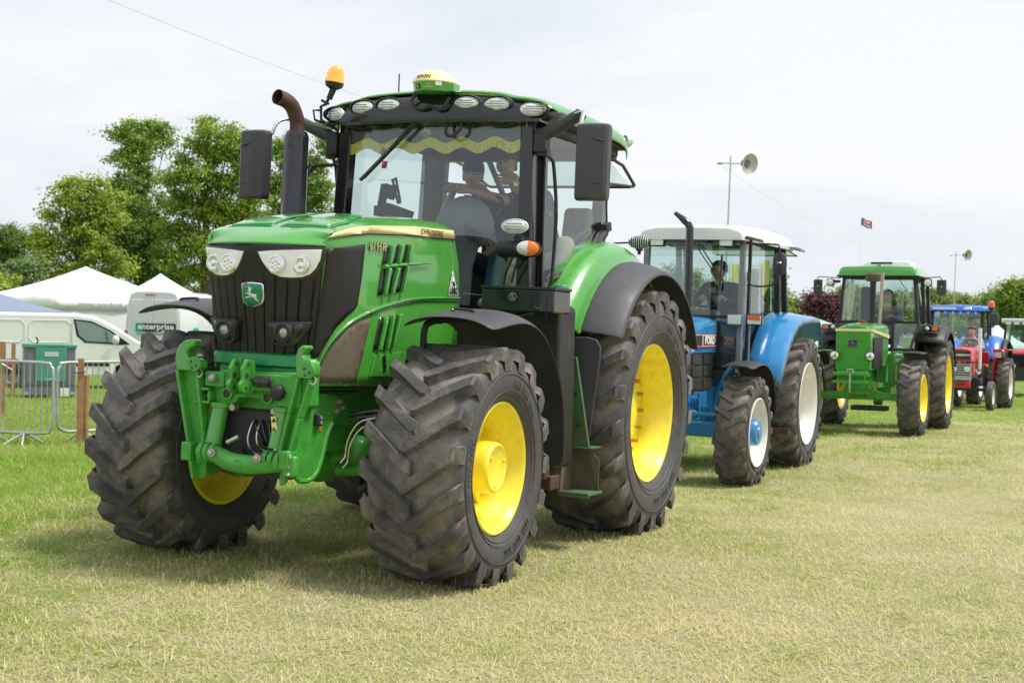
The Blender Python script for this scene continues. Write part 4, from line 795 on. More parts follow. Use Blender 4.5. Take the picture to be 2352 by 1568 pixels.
# side lamp and indicator on the left pillar, stalked lamps on the wings
sl_ = oval_lamp((.76, 1.16, 2.245), .18, .095, CB, .1, 0); b = MB(); b.cyl((.77, 1.18, 2.20), (.775, 1.19, 2.14), .012); b.box((.775, 1.19, 2.155), (.06, .03, .05)); b.obj('lamp_bracket', 'black', CB, bevel=.004)
for s in (1, -1):
    b = MB(); b.cyl((s*.62, 1.24, 2.092), (s*.88, 1.17, 2.092), .058, n=20); b.box((s*.70, 1.27, 2.09), (.10, .06, .10)); ind = b.obj('indicator_housing', 'black', CB, bevel=.006)
    o = empty('indicator', (s*.872, 1.14, 2.094), (0, 0, s*.30), ind); b = MB(); n = 28
    ring = lambda k, y: [(.082*k*cos(2*pi*i/n), y, .054*k*sin(2*pi*i/n)) for i in range(n)]
    b.grid([ring(1.1, .05), ring(1.14, .0), ring(1.06, -.008), ring(1.0, .0)], wrap=True); b.obj('indicator_bezel', 'blackgloss', o)
    for nm, mt, lo, hi in (('clear_half', 'lens', pi/2, 3*pi/2), ('amber_half', 'amber', -pi/2, pi/2)):
        b = MB(); m_ = 14; rows = [[(.082*k*cos(lo+(hi-lo)*i/m_), y, .054*k*sin(lo+(hi-lo)*i/m_)) for i in range(m_+1)] for k, y in ((1, -.002), (.95, -.018), (.75, -.028), (.4, -.034), (0, -.036))]
        if s < 0: rows = [[(-x, y, z) for x, y, z in r] for r in rows]
        b.grid(rows); b.obj(nm, mt, o)
    b = MB(); b.tube([(s*.74, 1.2, 2.05), (s*.70, 1.22, 1.98), (s*.66, 1.25, 1.90), (s*.65, 1.25, 1.80)], .008, 6, smooth=4); b.tube([(s*.78, 1.2, 2.05), (s*.75, 1.22, 1.97), (s*.71, 1.25, 1.86)], .008, 6, smooth=4); b.obj('lamp_cable', 'black', CB)
    wl_ = empty('wing_lamp', (s*.96, 3.2, 2.27), (0, 0, s*.2), CB); b = MB(); b.cyl((0, 0, -.08), (0, 0, -.02), .014); b.box((0, 0, -.035), (.05, .05, .03)); b.obj('lamp_stalk', 'black', wl_)
    b = MB(); b.ball((0, 0, .02), (.095, .07, .052), 20); b.obj('lamp_shell', 'black', wl_)
    b = MB()
    for k in range(9): xx = -.07+.0175*k; r_ = sqrt(max(0, 1-(xx/.095)**2)); b.lathe([(-.002, .055*r_+.004), (.002, .055*r_+.004)], (xx, 0, .02), (1, 0, 0), n=20)
    b.v = [(x, y*1.28, z) for x, y, z in b.v]; b.obj('lamp_fin', 'lampbody', wl_, thick=.003)
b = MB()
for s in (1, -1): b.bar((s*.86, 2.28, 2.05), (s*.86, 2.66, 2.36), .05, .022); b.bar((s*.865, 2.62, 2.35), (s*.865, 2.72, 2.38), .05, .07)
b.obj('wing_bracket', 'black', CB, bevel=.006)
oval_lamp((.86, 3.08, 3.10), .14, .09, rf, pi*.75, 0)
# interior
b = MB(); b.box((0, 2.1, 1.62), (1.5, 1.6, .08)); b.box((0, 1.45, 1.5), (1.4, .2, .35)); b.box((0, 3.02, 1.9), (1.5, .08, .5)); b.obj('cab_floor', 'interior_dk', CB)
b = MB()
for z, k in ((1.66, .35), (2.0, .30), (2.16, .245), (2.22, .255), (2.36, .235), (2.47, .16), (2.515, .07), (2.52, 0)):
    pass
rows = [[(.055+k*cos(t)*1.0, 1.80+k*sin(t)*.55, z) for t in np.linspace(0, 2*pi, 29)[:-1]] for z, k in ((1.70, .07), (2.0, .08), (2.13, .12), (2.18, .19), (2.25, .235), (2.34, .235), (2.43, .19), (2.49, .12), (2.515, .05), (2.52, .0))]
b.grid(rows, wrap=True); cn = b.obj('steering_console', 'greyplastic', CB, angle=60)
b = MB()
for k in range(7): b.tube([(.13+.018*k, 1.655+.01*k, 2.30-.01*k), (.125+.018*k, 1.66+.01*k, 2.24-.012*k), (.135+.018*k, 1.68+.01*k, 2.19-.01*k)], .0035, 6, smooth=2)
b.obj('console_louvre', 'interior_dk', cn)
b = MB(); n = 40; c = V(.06, 1.98, 2.44); u = V(1, 0, 0); v = V(0, .80, .6)
b.grid([[c+(u*cos(2*pi*i/n)+v*sin(2*pi*i/n))*(.205+.014*cos(a))+u.cross(v)*.014*sin(a) for i in range(n)] for a in np.linspace(0, 2*pi, 9)], wrap=True)
for a in (.3, 2.84, 4.71): b.tube([c-V(0, .03, -.02)*0+u.cross(v)*-.04, c+(u*cos(a)+v*sin(a))*.2], .012, 8)
b.ball(c, (.05, .05, .03)); b.obj('steering_wheel', 'interior_dk', CB)
for nm, x, y, w_ in (('driver_seat', 0, 2.72, .50), ('passenger_seat', .57, 2.66, .28)):
    st_ = empty(nm, (x, y, 1.66 if x < .3 else 1.55), (0, 0, 0), CB)
    b = MB(); b.box((0, -.12, .38), (w_, .46, .13)); b.obj('seat_cushion', 'seat', st_, bevel=.04, seg=3)
    b = MB(); b.box((0, .13, .68), (w_, .12, .60), rot=(-.10, 0, 0), taper=.86); b.obj('seat_back', 'seat', st_, bevel=.045, seg=3)
    b = MB(); b.box((0, -.1, .16), (w_*.7, .3, .32)); b.obj('seat_base', 'interior_dk', st_)
b = MB(); b.tube([(.62, 2.0, 1.7), (.74, 2.15, 2.15), (.78, 2.4, 2.30), (.79, 2.6, 2.33)], .014, 8, smooth=3); b.tube([(.70, 1.75, 1.68), (.73, 2.3, 2.28)], .010, 8); b.obj('door_handle_bar', 'interior_dk', CB)
b = MB(); b.box((-.72, 1.9, 2.50), (.05, .05, .24), rot=(0, .15, 0)); b.box((-.66, 1.9, 2.56), (.10, .04, .11), rot=(0, .25, 0)); b.bar((-.63, 1.88, 2.66), (-.57, 1.88, 2.47), .012, .02); b.bar((-.60, 1.88, 2.67), (-.55, 1.88, 2.48), .012, .02); [b.bar((-.63+.013*k, 1.88, 2.65-.045*k), (-.595+.013*k, 1.88, 2.655-.045*k), .012, .014) for k in range(5)]; b.box((-.62, 1.95, 2.40), (.22, .16, .10), rot=(0, .3, 0)); b.box((-.75, 1.9, 2.2), (.06, .06, .5)); b.obj('monitor_bracket', 'interior_dk', CB, bevel=.004)
b = MB(); b.box((-.33, 2.6, 2.36), (.045, .03, .50)); b.obj('seat_belt_post', 'khaki', CB)
b = MB(); b.cyl((-.41, 1.34, 2.87), (-.41, 1.34, 2.82), .003); b.ball((-.410, 1.34, 2.79), (.022, .008, .036)); b.obj('hanging_tag', 'interior', CB); b = MB(); b.box((-.40, 1.345, 2.70), (.045, .006, .055), rot=(0, .1, 0)); b.obj('air_freshener', 'red', CB, bevel=.004)
b = MB(); b.tube([(-.30, 2.95, 2.90), (-.12, 2.9, 2.60), (-.05, 2.85, 2.45)], .014, 8); b.bar((-.32, 2.94, 2.95), (-.10, 2.9, 2.55), .035, .035); b.obj('cab_brace', 'interior', CB)
# fringed pelmet across the top of the windscreen
def pel(x): return 2.862+.022*cos(2*pi*(x+.03)/.26)
rows = [[(x, 1.352+.0*x, z if z else pel(x)) for x in np.linspace(-.735, .735, 120)] for z in (3.0, 2.93, 0)]
b = MB(); b.grid(rows); pm_ = b.obj('pelmet', 'valance', CB)
b = MB()
for i in range(240):
    x = -.735+1.47*i/239; z0 = pel(x)+.006; b.box((x, 1.342+random.uniform(-.003, .003), z0-.034), (.0046, .004, .074+random.uniform(-.004, .004)), rot=(0, random.uniform(-.04, .04), 0))
b.obj('fringe', 'fringe', pm_, kind='stuff'); b = MB(); b.tube([(x, 1.342, pel(x)+.006) for x in np.linspace(-.735, .735, 90)], .006, 6); b.tube([(.735, 1.342, 3.0), (.735, 1.342, 2.86)], .010, 6); b.tube([(-.735, 1.342, 3.0), (-.735, 1.342, 2.83)], .010, 6); b.obj('fringe_braid', 'fringe', pm_)
k = .85
b = MB(); b.prism([(-.07+x*k, 1.345, 2.955+z*k) for x, z in shield(1.)], (0, .002, 0)); b.obj('pelmet_badge', 'greyplastic', pm_); b = MB(); b.prism([(-.07-.053+.106*x, 1.340, 2.955-.052+.10*z) for x, z in DEER], (0, .002, 0)); b.obj('pelmet_deer', 'fringe', pm_)
# ------------------------------------------------------------------ people
def head_mb(b, c, yaw=0., pitch=0., roll=0., k=1.):
    c = V(c); R = Euler((pitch, roll, yaw)).to_matrix(); n, m = 26, 18; P = []
    for i in range(m+1):
        th = pi*i/m
        for j in range(n):
            ph = 2*pi*j/n; x = sin(th)*sin(ph); y = -sin(th)*cos(ph); z = cos(th)
            px, py, pz = x*.076, y*.096, z*.120
            if z < -.1: px *= 1-.30*(-z); py *= 1-.12*(-z)
            f = max(0, -y)
            if f > .5:
                g = math.exp(-((x/.17)**2)-((z+.08)/.26)**2); py -= .026*g*(1 if z > -.24 else .5)
                for ex in (-.38, .38): py += .014*math.exp(-((x-ex)/.18)**2-((z-.10)/.11)**2)
                py -= .008*math.exp(-((z-.26)/.09)**2)*f; py -= .007*math.exp(-((z+.42)/.07)**2-(x/.3)**2); py += .006*math.exp(-((z+.49)/.03)**2-(x/.28)**2); py -= .010*math.exp(-((z+.8)/.16)**2-(x/.3)**2)
            P.append(c+R @ V(px, py, pz)*k)
    b.add(P, [(i*n+j, (i+1)*n+j, (i+1)*n+(j+1) % n, i*n+(j+1) % n) for i in range(m) for j in range(n)])
    for s in (1, -1): b.ball(c+R @ V(s*.077, .012, -.01)*k, V(.010, .018, .030)*k, 10, (pitch, roll, yaw))
    return R
def hand_mb(b, wr, d, up, curl=.6, side=1, k=1.):
    """palm and five tapering fingers from the wrist along d; up is the back of the hand"""
    wr, d, up = V(wr), V(d).normalized(), V(up).normalized(); sd = d.cross(up).normalized(); up = sd.cross(d)
    b.tube([wr-d*.02, wr+d*.03, wr+d*.07, wr+d*.088], [.024*k, .034*k, .038*k, .030*k], 10)
    for i, ln in enumerate((.070, .080, .074, .058)):
        o = wr+d*.078+sd*(-.030+.020*i)*side; a = 0; P = [o-d*.02, o]; q = o
        for sgm in range(3):
            a += curl*(.5+.25*sgm)*.6; dd = d*cos(a)-up*sin(a)+sd*side*(-.10+.07*i)*.6; q = q+dd.normalized()*ln*(.46, .30, .24)[sgm]*k; P.append(q)
        b.tube(P, [.0095*k, .0095*k, .0088*k, .008*k, .0062*k], 8)
    o = wr+d*.02-sd*.026*side; b.tube([o, o+(d*.5-sd*.8*side).normalized()*.035, o+(d*.8-sd*.55*side-up*.2).normalized()*.070], [.013*k, .011*k, .008*k], 8)
def skin(name, J, E, mt, parent, extra=None, sub=1):
    """grow one surface round a jointed skeleton; extra meshes are joined to it"""
    ks = list(J); me = bpy.data.meshes.new(name); me.from_pydata([J[q][0] for q in ks], [(ks.index(a), ks.index(c)) for a, c in E], []); o = bpy.data.objects.new(name, me); COL.objects.link(o)
    o.modifiers.new('s', 'SKIN'); 
    if not me.skin_vertices: me.skin_vertices.new() if hasattr(me.skin_vertices, 'new') else None
    sv = me.skin_vertices[0].data
    for i, q in enumerate(ks): r = J[q][1]; sv[i].radius = r if isinstance(r, tuple) else (r, r); sv[i].use_root = (i == 0)
    u = o.modifiers.new('u', 'SUBSURF'); u.levels = u.render_levels = sub+1
    dg = bpy.context.evaluated_depsgraph_get(); dg.update(); ev = o.evaluated_get(dg); m2 = ev.to_mesh()
    b = MB(); b.add([tuple(v.co) for v in m2.vertices], [tuple(p.vertices) for p in m2.polygons]); ev.to_mesh_clear(); bpy.data.objects.remove(o)
    if extra: extra(b)
    return b.obj(name, mt, parent, angle=60, merge=0, recalc=False)
def person(name, label, mw, P, cloth, legs, hair='hair', cap=None, glasses=False, yaw=0., pitch=0., roll=0., sleeve=.45, hands=(), group=None, hk=1.):
    """P: joint positions; the figure sits facing -y"""
    r = empty('person', label=label, cat='person', group=group); r.matrix_world = mw
    J = {'pel': (P['pel'], .13), 'bel': ((V(P['pel'])*.5+V(P['che'])*.5)[:], (.135, .11)), 'che': (P['che'], (.155, .115)), 'nk': (P['nk'], .055), 'hd': (tuple(V(P['nk'])*.45+V(P['hd'])*.55), .058)}
    E = [('pel', 'bel'), ('bel', 'che'), ('che', 'nk'), ('nk', 'hd')]
    for s in 'lr':
        if 'sh'+s in P:
            J['sh'+s] = (P['sh'+s], .062); J['el'+s] = (P['el'+s], .044); J['wr'+s] = (P['wr'+s], .028); E += [('che', 'sh'+s), ('sh'+s, 'el'+s), ('el'+s, 'wr'+s)]
        if 'kn'+s in P:
            J['hp'+s] = (tuple(V(P['pel'])+V((.09 if s == 'l' else -.09), -.02, -.03)), .088); J['kn'+s] = (P['kn'+s], .062); J['an'+s] = (P['an'+s], .042); J['ft'+s] = (tuple(V(P['an'+s])+V(0, -.16, -.05)), .036)
            E += [('pel', 'hp'+s), ('hp'+s, 'kn'+s), ('kn'+s, 'an'+s), ('an'+s, 'ft'+s)]
    def ex(b):
        head_mb(b, P['hd'], yaw, pitch, roll, hk)
        for h in hands: hand_mb(b, *h)
    skin('body', J, E, 'skin', r, ex)
    R = Euler((pitch, roll, yaw)).to_matrix(); hd = V(P['hd'])
    C = {'pel': (tuple(V(P['pel'])), .145), 'bel': (J['bel'][0], (.155, .13)), 'che': (P['che'], (.175, .135)), 'nk': (tuple(V(P['che'])*.35+V(P['nk'])*.65), .075)}; CE = [('pel', 'bel'), ('bel', 'che'), ('che', 'nk')]
    for s in 'lr':
        if 'sh'+s in P:
            C['sh'+s] = (P['sh'+s], .082); e = V(P['sh'+s]).lerp(V(P['el'+s]), min(1, sleeve*2)); C['el'+s] = (tuple(e), .062); CE += [('che', 'sh'+s), ('sh'+s, 'el'+s)]
            if sleeve > .6: C['wr'+s] = (tuple(V(P['el'+s]).lerp(V(P['wr'+s]), .92)), .042); CE.append(('el'+s, 'wr'+s))
    skin('shirt', C, CE, cloth, r)
    if 'knl' in P:
        D = {'pel': (tuple(V(P['pel'])+V(0, 0, -.03)), .15)}; DE = []
        for s in 'lr':
            D['hp'+s] = (J['hp'+s][0], .105); D['kn'+s] = (P['kn'+s], .078); D['an'+s] = (P['an'+s], .062); DE += [('pel', 'hp'+s), ('hp'+s, 'kn'+s), ('kn'+s, 'an'+s)]
        skin('trousers', D, DE, legs, r)
    b = MB()
    if cap:
        rows = [[hd+R @ (V(.084*k*cos(t), .006+.102*k*sin(t), .030+z)*hk) for t in np.linspace(0, 2*pi, 25)[:-1]] for z, k in ((0, 1.03), (.03, 1.02), (.06, .93), (.085, .72), (.10, .4), (.106, 0))]
        b.grid(rows, wrap=True); rows = [[hd+R @ (V(x, -.085-q*(.075)*(1-(x/.09)**2), .034-.02*q+.014*(1-(x/.08)**2))*hk) for x in np.linspace(-.07, .07, 9)] for q in (0, .5, 1)]
        b.grid(rows); b.obj('cap', cap, r, thick=.004, angle=60)
        b = MB(); rows = [[hd+R @ (V(.080*k*cos(t), .012+.098*k*sin(t), z)*hk) for t in np.linspace(.0, pi, 13)] for z, k in ((-.05, .96), (0, 1.02), (.035, 1.02))]; b.grid(rows); b.obj('hair', hair, r, thick=.006)
    else:
        rows = [[hd+R @ (V(.083*k*cos(t), .012+.103*k*sin(t), z+(.03 if sin(t) < -.3 else 0)*(1 if z < .07 else 0)*1.0-(.05 if sin(t) > .2 and z < .05 else 0))*hk) for t in np.linspace(0, 2*pi, 25)[:-1]] for z, k in ((.035, 1.0), (.065, 1.01), (.09, .88), (.115, .62), (.130, .28), (.133, 0))]
        b.grid(rows, wrap=True); b.obj('hair', hair, r, thick=.004, angle=60)
    for s in (1, -1):
        if not glasses:
            b = MB(); b.ball(hd+R @ (V(s*.030, -.0875, .012)*hk), V(.013, .008, .006)*hk, 10); b.obj('eye', 'print_dk', r); b = MB(); b.tube([hd+R @ (V(s*q, -.094+.012*abs(q-.03)/.02*.5, .034)*hk) for q in (.014, .03, .046)], .0035*hk, 6); b.obj('eyebrow', hair, r)
    if glasses:
        for s in (1, -1): b = MB(); b.ball(hd+R @ (V(s*.034, -.094, .014)*hk), V(.030, .008, .019)*hk, 16, (0, 0, yaw)); b.obj('sunglasses_lens', 'bluelens', r)
        b = MB(); [b.tube([hd+R @ V(s*.064, -.088, .018), hd+R @ V(s*.080, -.02, .016), hd+R @ V(s*.082, .03, .010)], .004, 6) for s in (1, -1)]; b.tube([hd+R @ V(-.012, -.102, .018), hd+R @ V(.012, -.102, .018)], .004, 6); b.obj('sunglasses_frame', 'navy', r)
    b = MB(); b.tube([hd+R @ (V(q, -.101+abs(q)*.35, -.052-.002*0)*hk) for q in (-.026, -.012, 0, .012, .026)], .0035*hk, 6); b.obj('mouth', mat('lips_'+name, (.30, .11, .10), .5), r)
    return r
TW = TM.to_4x4()
def seat_at(x, y, z, mw=TW): return mw @ Matrix.Translation((x, y, z))
sh_ = lambda d, x, y, z: {k: (tuple(V(v)-V(x, y, z)) if isinstance(v, tuple) else v) for k, v in d.items()}
P = dict(pel=(.02, 2.60, 2.04), che=(-.08, 2.52, 2.45), nk=(-.13, 2.44, 2.61), hd=(-.175, 2.37, 2.745), shl=(.10, 2.44, 2.53), ell=(.20, 2.18, 2.53), wrl=(-.04, 2.02, 2.585), shr=(-.27, 2.46, 2.52), elr=(-.36, 2.25, 2.42), wrr=(-.18, 2.04, 2.57), knl=(.20, 2.12, 2.10), anl=(.2, 1.98, 1.76), knr=(-.16, 2.12, 2.10), anr=(-.16, 1.98, 1.76))
o0 = (.02, 2.60, 1.98); Q = sh_(P, *o0)
person('driver', 'driver in blue mirrored sunglasses leaning on the steering wheel of the big green tractor', seat_at(*o0), Q, 'navy', 'denim', cap='navy', glasses=True, yaw=.30, pitch=.02, roll=.05,
       hands=[(Q['wrl'], V(-.9, -.3, .12), V(-.1, -.4, 1), 1.1, 1), (Q['wrr'], V(.2, -.6, .3), V(0, -.3, 1), 1.3, -1)], group='people in the cab of the big green tractor')
P = dict(pel=(.44, 2.62, 2.06), che=(.26, 2.56, 2.50), nk=(.14, 2.49, 2.69), hd=(.085, 2.43, 2.835), shl=(.40, 2.50, 2.58), ell=(.44, 2.24, 2.48), wrl=(.31, 2.10, 2.665), shr=(.04, 2.56, 2.56), elr=(-.02, 2.40, 2.30), wrr=(.10, 2.25, 2.15), knl=(.74, 2.14, 2.22), anl=(.72, 1.96, 1.78), knr=(.38, 2.08, 2.20), anr=(.38, 2.0, 1.76))
o0 = (.44, 2.62, 2.0); Q = sh_(P, *o0)
ps = person('passenger', 'passenger in a dark cap and navy shirt, a hand with a wristwatch before his chin', seat_at(*o0), Q, 'navy', 'khaki', cap='darkgreen_cloth', yaw=.12, pitch=.05, roll=-.12,
       hands=[(Q['wrl'], V(-1, -.12, .10), V(.1, -1, .1), .25, -1), (Q['wrr'], V(0, -1, -.2), V(0, 0, 1), .6, 1)], group='people in the cab of the big green tractor')
b = MB(); w0 = V(Q['wrl'])+V(.03, .0, -.02); b.lathe([(-.008, .030), (.008, .030)], w0, (-.6, -.3, .7), n=20); b.obj('watch_strap', 'steel', ps, thick=.004); b = MB(); b.cyl(w0+V(0, -.026, -.004), w0+V(0, -.038, -.006), .019, n=20); b.obj('watch_face', 'chrome', ps)
# ------------------------------------------------------------------ the other tractors of the line
def cab_glass(parent, x0, x1, y0, y1, z0, z1, zf=None, mt='glass', xt=None):
    """x0 half-width at the foot, xt at the head; front, sides, back panes"""
    xt = xt or x0; zf = zf or z0
    pane('windscreen', [(-x0, y0, zf), (x0, y0, zf), (xt, y0+.03, z1), (-xt, y0+.03, z1)], mt, parent)
    for s in (1, -1): pane('side_window', [(s*x0, y0+.06, z0), (s*x0, y1, z0), (s*xt, y1-.05, z1), (s*xt, y0+.08, z1)], mt, parent)
    pane('rear_window', [(-x0, y1, z0+.1), (x0, y1, z0+.1), (xt, y1-.03, z1), (-xt, y1-.03, z1)], mt, parent)
def bars(name, mt, parent, segs, w, h=None, bevel=.004, up=(0, 1, 0)):
    for p, q in segs: MB().bar(p, q, w, h or w, up).obj(name, mt, parent, bevel=bevel)
def rect_lamp(c, w_, h_, parent, face='lens', body='black', d=.08, name='work_lamp'):
    c = V(c); o = MB().box(c, (w_, d, h_)).obj(name, body, parent, bevel=min(w_, h_)*.14, seg=3)
    MB().box(c-V(0, d/2+.003, 0), (w_*.84, .01, h_*.78)).obj('lamp_lens', face, o, bevel=.004); return o
# --- blue tractor with white roof
F = empty('tractor', (-.237, 7.716, -.185), (0, .015, 0), label='blue tractor with a white cab roof and white wheels, second in the line', cat='tractor')
make_wheel('front_wheel', .624, .356, .372, .175, 1, 20, 'whiterim', F, (.954, 0, .605), -.02, lh=.042, lw=.052, hub='cap', disc=.02, hubmat=M['blue'], reach=.34)
make_wheel('front_wheel', .624, .356, .372, .175, -1, 20, 'whiterim', F, (-.954, 0, .605), -.02, lh=.042, lw=.052, hub='cap', disc=.02, hubmat=M['blue'], reach=.34)
for s in (1, -1): make_wheel('rear_wheel', .842, .454, .513, .212, s, 22, 'whiterim', F, (s*.899, 2.596, .82), 0, lh=.046, lw=.06, hub='dish', disc=-.05, reach=.36)
def bonnet(parent, mt, y0, y1, wf, wr, zb, zt0, zt1, rad=.09, nose=.05, name='bonnet', zbb=None):
    rows = []
    for t in np.linspace(0, 1, 9):
        y = y0+(y1-y0)*t; w_ = wf+(wr-wf)*t; z = zt0+(zt1-zt0)*(1-(1-t)**2); k = nose*max(0, 1-t*6)
        rows.append([(-w_, y, zb), (-w_, y, z-rad-k), (-w_+rad*.3, y, z-rad*.35-k), (-w_+rad, y, z-k), (0, y, z+.02-k), (w_-rad, y, z-k), (w_-rad*.3, y, z-rad*.35-k), (w_, y, z-rad-k), (w_, y, zb)])
    b = MB(); b.grid(rows); b.add(rows[0], [tuple(range(9))]); b.add(rows[-1], [tuple(range(9))[::-1]]); return b.obj(name, mt, parent, bevel=.012, seg=3, angle=45)
h = bonnet(F, 'blue', -.75, .95, .31, .335, 1.46, 1.74, 1.87)
b = MB(); b.box((0, .1, 1.24), (.62, 1.66, .46)); sc = b.obj('side_screen', 'black', F, bevel=.02)
for s in (1, -1):
    for j, z in enumerate((1.38, 1.24, 1.10)):
        for i, y in enumerate((-.2, .25, .70)): MB().box((s*.318, y, z), (.012, .36, .115)).obj('louvre', 'black', sc, bevel=.006)
    for nm, mt, x, zz, hh, y0, y1 in (('decal', 'red', .342, 1.60, .150, -.6, .93), ('decal', 'print_wh', .3435, 1.60, .132, -.6, .925), ('decal', 'print_dk', .345, 1.60, .122, -.6, .35), ('decal', 'red', .345, 1.60, .116, .38, .92)):
        MB().box((s*x, (y0+y1)/2, zz), (.003, y1-y0, hh)).obj(nm, mt, h)
    MB().box((s*.347, .65, 1.60), (.002, .50, .100)).obj('decal', 'print_dk', h)
    lettering('bonnet_lettering', 'FORD', 'print_wh', h, (s*.3495, .65, 1.60), (0, s, 0), (0, 0, 1), .125, width=.42, bold=.007)
MB().box((0, -.77, 1.30), (.58, .04, .60)).obj('front_grille', 'black', F, bevel=.02)
b = MB(); b.box((0, .5, .85), (.42, 1.9, .38)); b.cyl((-.22, .3, 1.0), (.30, .3, 1.0), .10); b.box((.24, -.1, .92), (.16, .3, .22)); b.box((.22, .55, .85), (.2, .3, .3)); b.box((0, 2.0, .85), (.6, 1.3, .55)); [b.tube([(.2, -.3+.12*k, 1.0), (.32, -.28+.12*k, .92), (.30, -.22+.12*k, .80)], .018, 8, smooth=3) for k in range(6)]; b.obj('engine', 'blue', F, bevel=.012)
MB().box((0, 0, .61), (1.40, .20, .165)).obj('front_axle', 'blue', F, bevel=.02)
b = MB(); b.cyl((-.75, -.14, .78), (.75, -.14, .78), .025); b.cyl((-.45, -.14, .78), (.45, -.14, .78), .045); b.cyl((.5, .02, .70), (.5, .02, .86), .05); b.obj('steering_ram', 'blue', F); b = MB(); b.cyl((.28, -.145, .785), (.62, -.145, .785), .014); b.obj('ram_rod', 'steel', F)
GP = [(-.45, 1.345), (-.20, 1.385), (.05, 1.40), (.28, 1.37), (.48, 1.27), (.62, 1.12), (.69, .95), (.71, .76)]
for s in (1, -1):
    g = guard('front_mudguard', GP, s*.77, s*1.16, 'black', F, crown=.03, lip=.01, nx=9); MB().tube([(s*.60, .05, .72), (s*.66, -.02, .95), (s*.72, -.02, 1.20), (s*.82, 0, 1.33), (s*1.0, 0, 1.36)], .026, 8, smooth=3).obj('guard_bracket', 'blue', g)
    rows = []
    for y, z in ((1.22, 1.10), (1.40, 1.31), (1.60, 1.51), (1.85, 1.69), (2.10, 1.80), (2.35, 1.855), (2.8, 1.885), (3.36, 1.90), (3.44, 1.88), (3.62, 1.62)):
        f = cl((3.5-y)*4); rows.append([(s*.62, y+.04*(y < 2), z+.10*f), (s*.80, y+.03*(y < 2), z+.085*f), (s*.98, y+.01, z+.055*f), (s*1.045, y, z+.02*f), (s*1.055, y+.03*(y < 2), z-.035)])
    MB().grid(rows).obj('rear_mudguard', 'blue', F, thick=.012, angle=30)
    MB().prism([(s*.64, 2.596+1.12*cos(a), .84+1.12*sin(a)) for a in np.linspace(.15, 2.84, 16)]+[(s*.64, 1.55, .8)], (s*.01, 0, 0)).obj('wing_cheek', 'blue', F)
bars('front_pillar', 'greyplastic', F, [((s*.60, 1.02, 1.22), (s*.60, 1.06, 2.86)) for s in (1, -1)], .06, .075)
bars('door_pillar', 'black', F, [((s*.66, 1.15, 1.25), (s*.66, 1.16, 2.84)) for s in (1, -1)], .04, .03)
bars('rear_pillar', 'black', F, [((s*.66, 3.05, 1.95), (s*.66, 2.80, 2.86)) for s in (1, -1)]+[((s*.66, 2.62, 1.95), (s*.66, 2.50, 2.86)) for s in (1, -1)], .07, .06)
bars('window_frame', 'black', F, [((-.6, 1.02, 1.885), (.6, 1.02, 1.885)), ((-.6, 1.04, 2.78), (.6, 1.04, 2.78)), ((.27, 1.0, 1.24), (.27, 1.0, 1.87)), ((-.27, 1.0, 1.24), (-.27, 1.0, 1.87)), ((.27, 1.0, 1.235), (.60, 1.0, 1.235))], .035, .03)
cab_glass(F, .59, 0, 1.03, 3.0, 1.30, 2.82, zf=1.24, xt=.60, mt='glass')
pane('rear_flap', [(-.58, 3.0, 2.86), (.58, 3.0, 2.86), (.58, 4.0, 2.78), (-.58, 4.0, 2.78)], 'glass', F); bars('flap_edge', 'black', F, [((-.58, 4.0, 2.78), (.58, 4.0, 2.78)), ((.58, 3.0, 2.86), (.58, 4.0, 2.78))], .016)
rows = []
for y, k, dz in ((.86, .97, -.03), (.88, 1, -.01), (1.05, 1.0, .02), (2.0, 1., .05), (2.9, 1., .02), (3.15, .97, -.03), (3.18, .95, -.07)):
    rows.append([(x*k*(.86+.14*cl((y-.9)/1.6)), y, z+dz if z > 2.9 else z) for x, z in ((-.74, 2.80), (-.75, 2.86), (-.70, 2.93), (-.55, 2.965), (0, 2.975), (.55, 2.965), (.70, 2.93), (.75, 2.86), (.74, 2.80))])
b = MB(); b.grid(rows); b.add(rows[0], [tuple(range(9))]); b.add(rows[-1], [tuple(range(9))]); rf2 = b.obj('roof', 'white', F, bevel=.015, angle=50); MB().box((0, 2.0, 2.835), (1.38, 2.1, .03)).obj('head_lining', 'interior_dk', F); MB().box((0, .98, 2.80), (1.2, .10, .09)).obj('visor', 'blackgloss', F)
MB().prism([(.62, 2.75, 2.83), (.86, 2.9, 2.80), (.80, 3.5, 2.80), (.62, 3.3, 2.84)], (0, 0, .03)).obj('roof_corner', 'greyplastic', F)
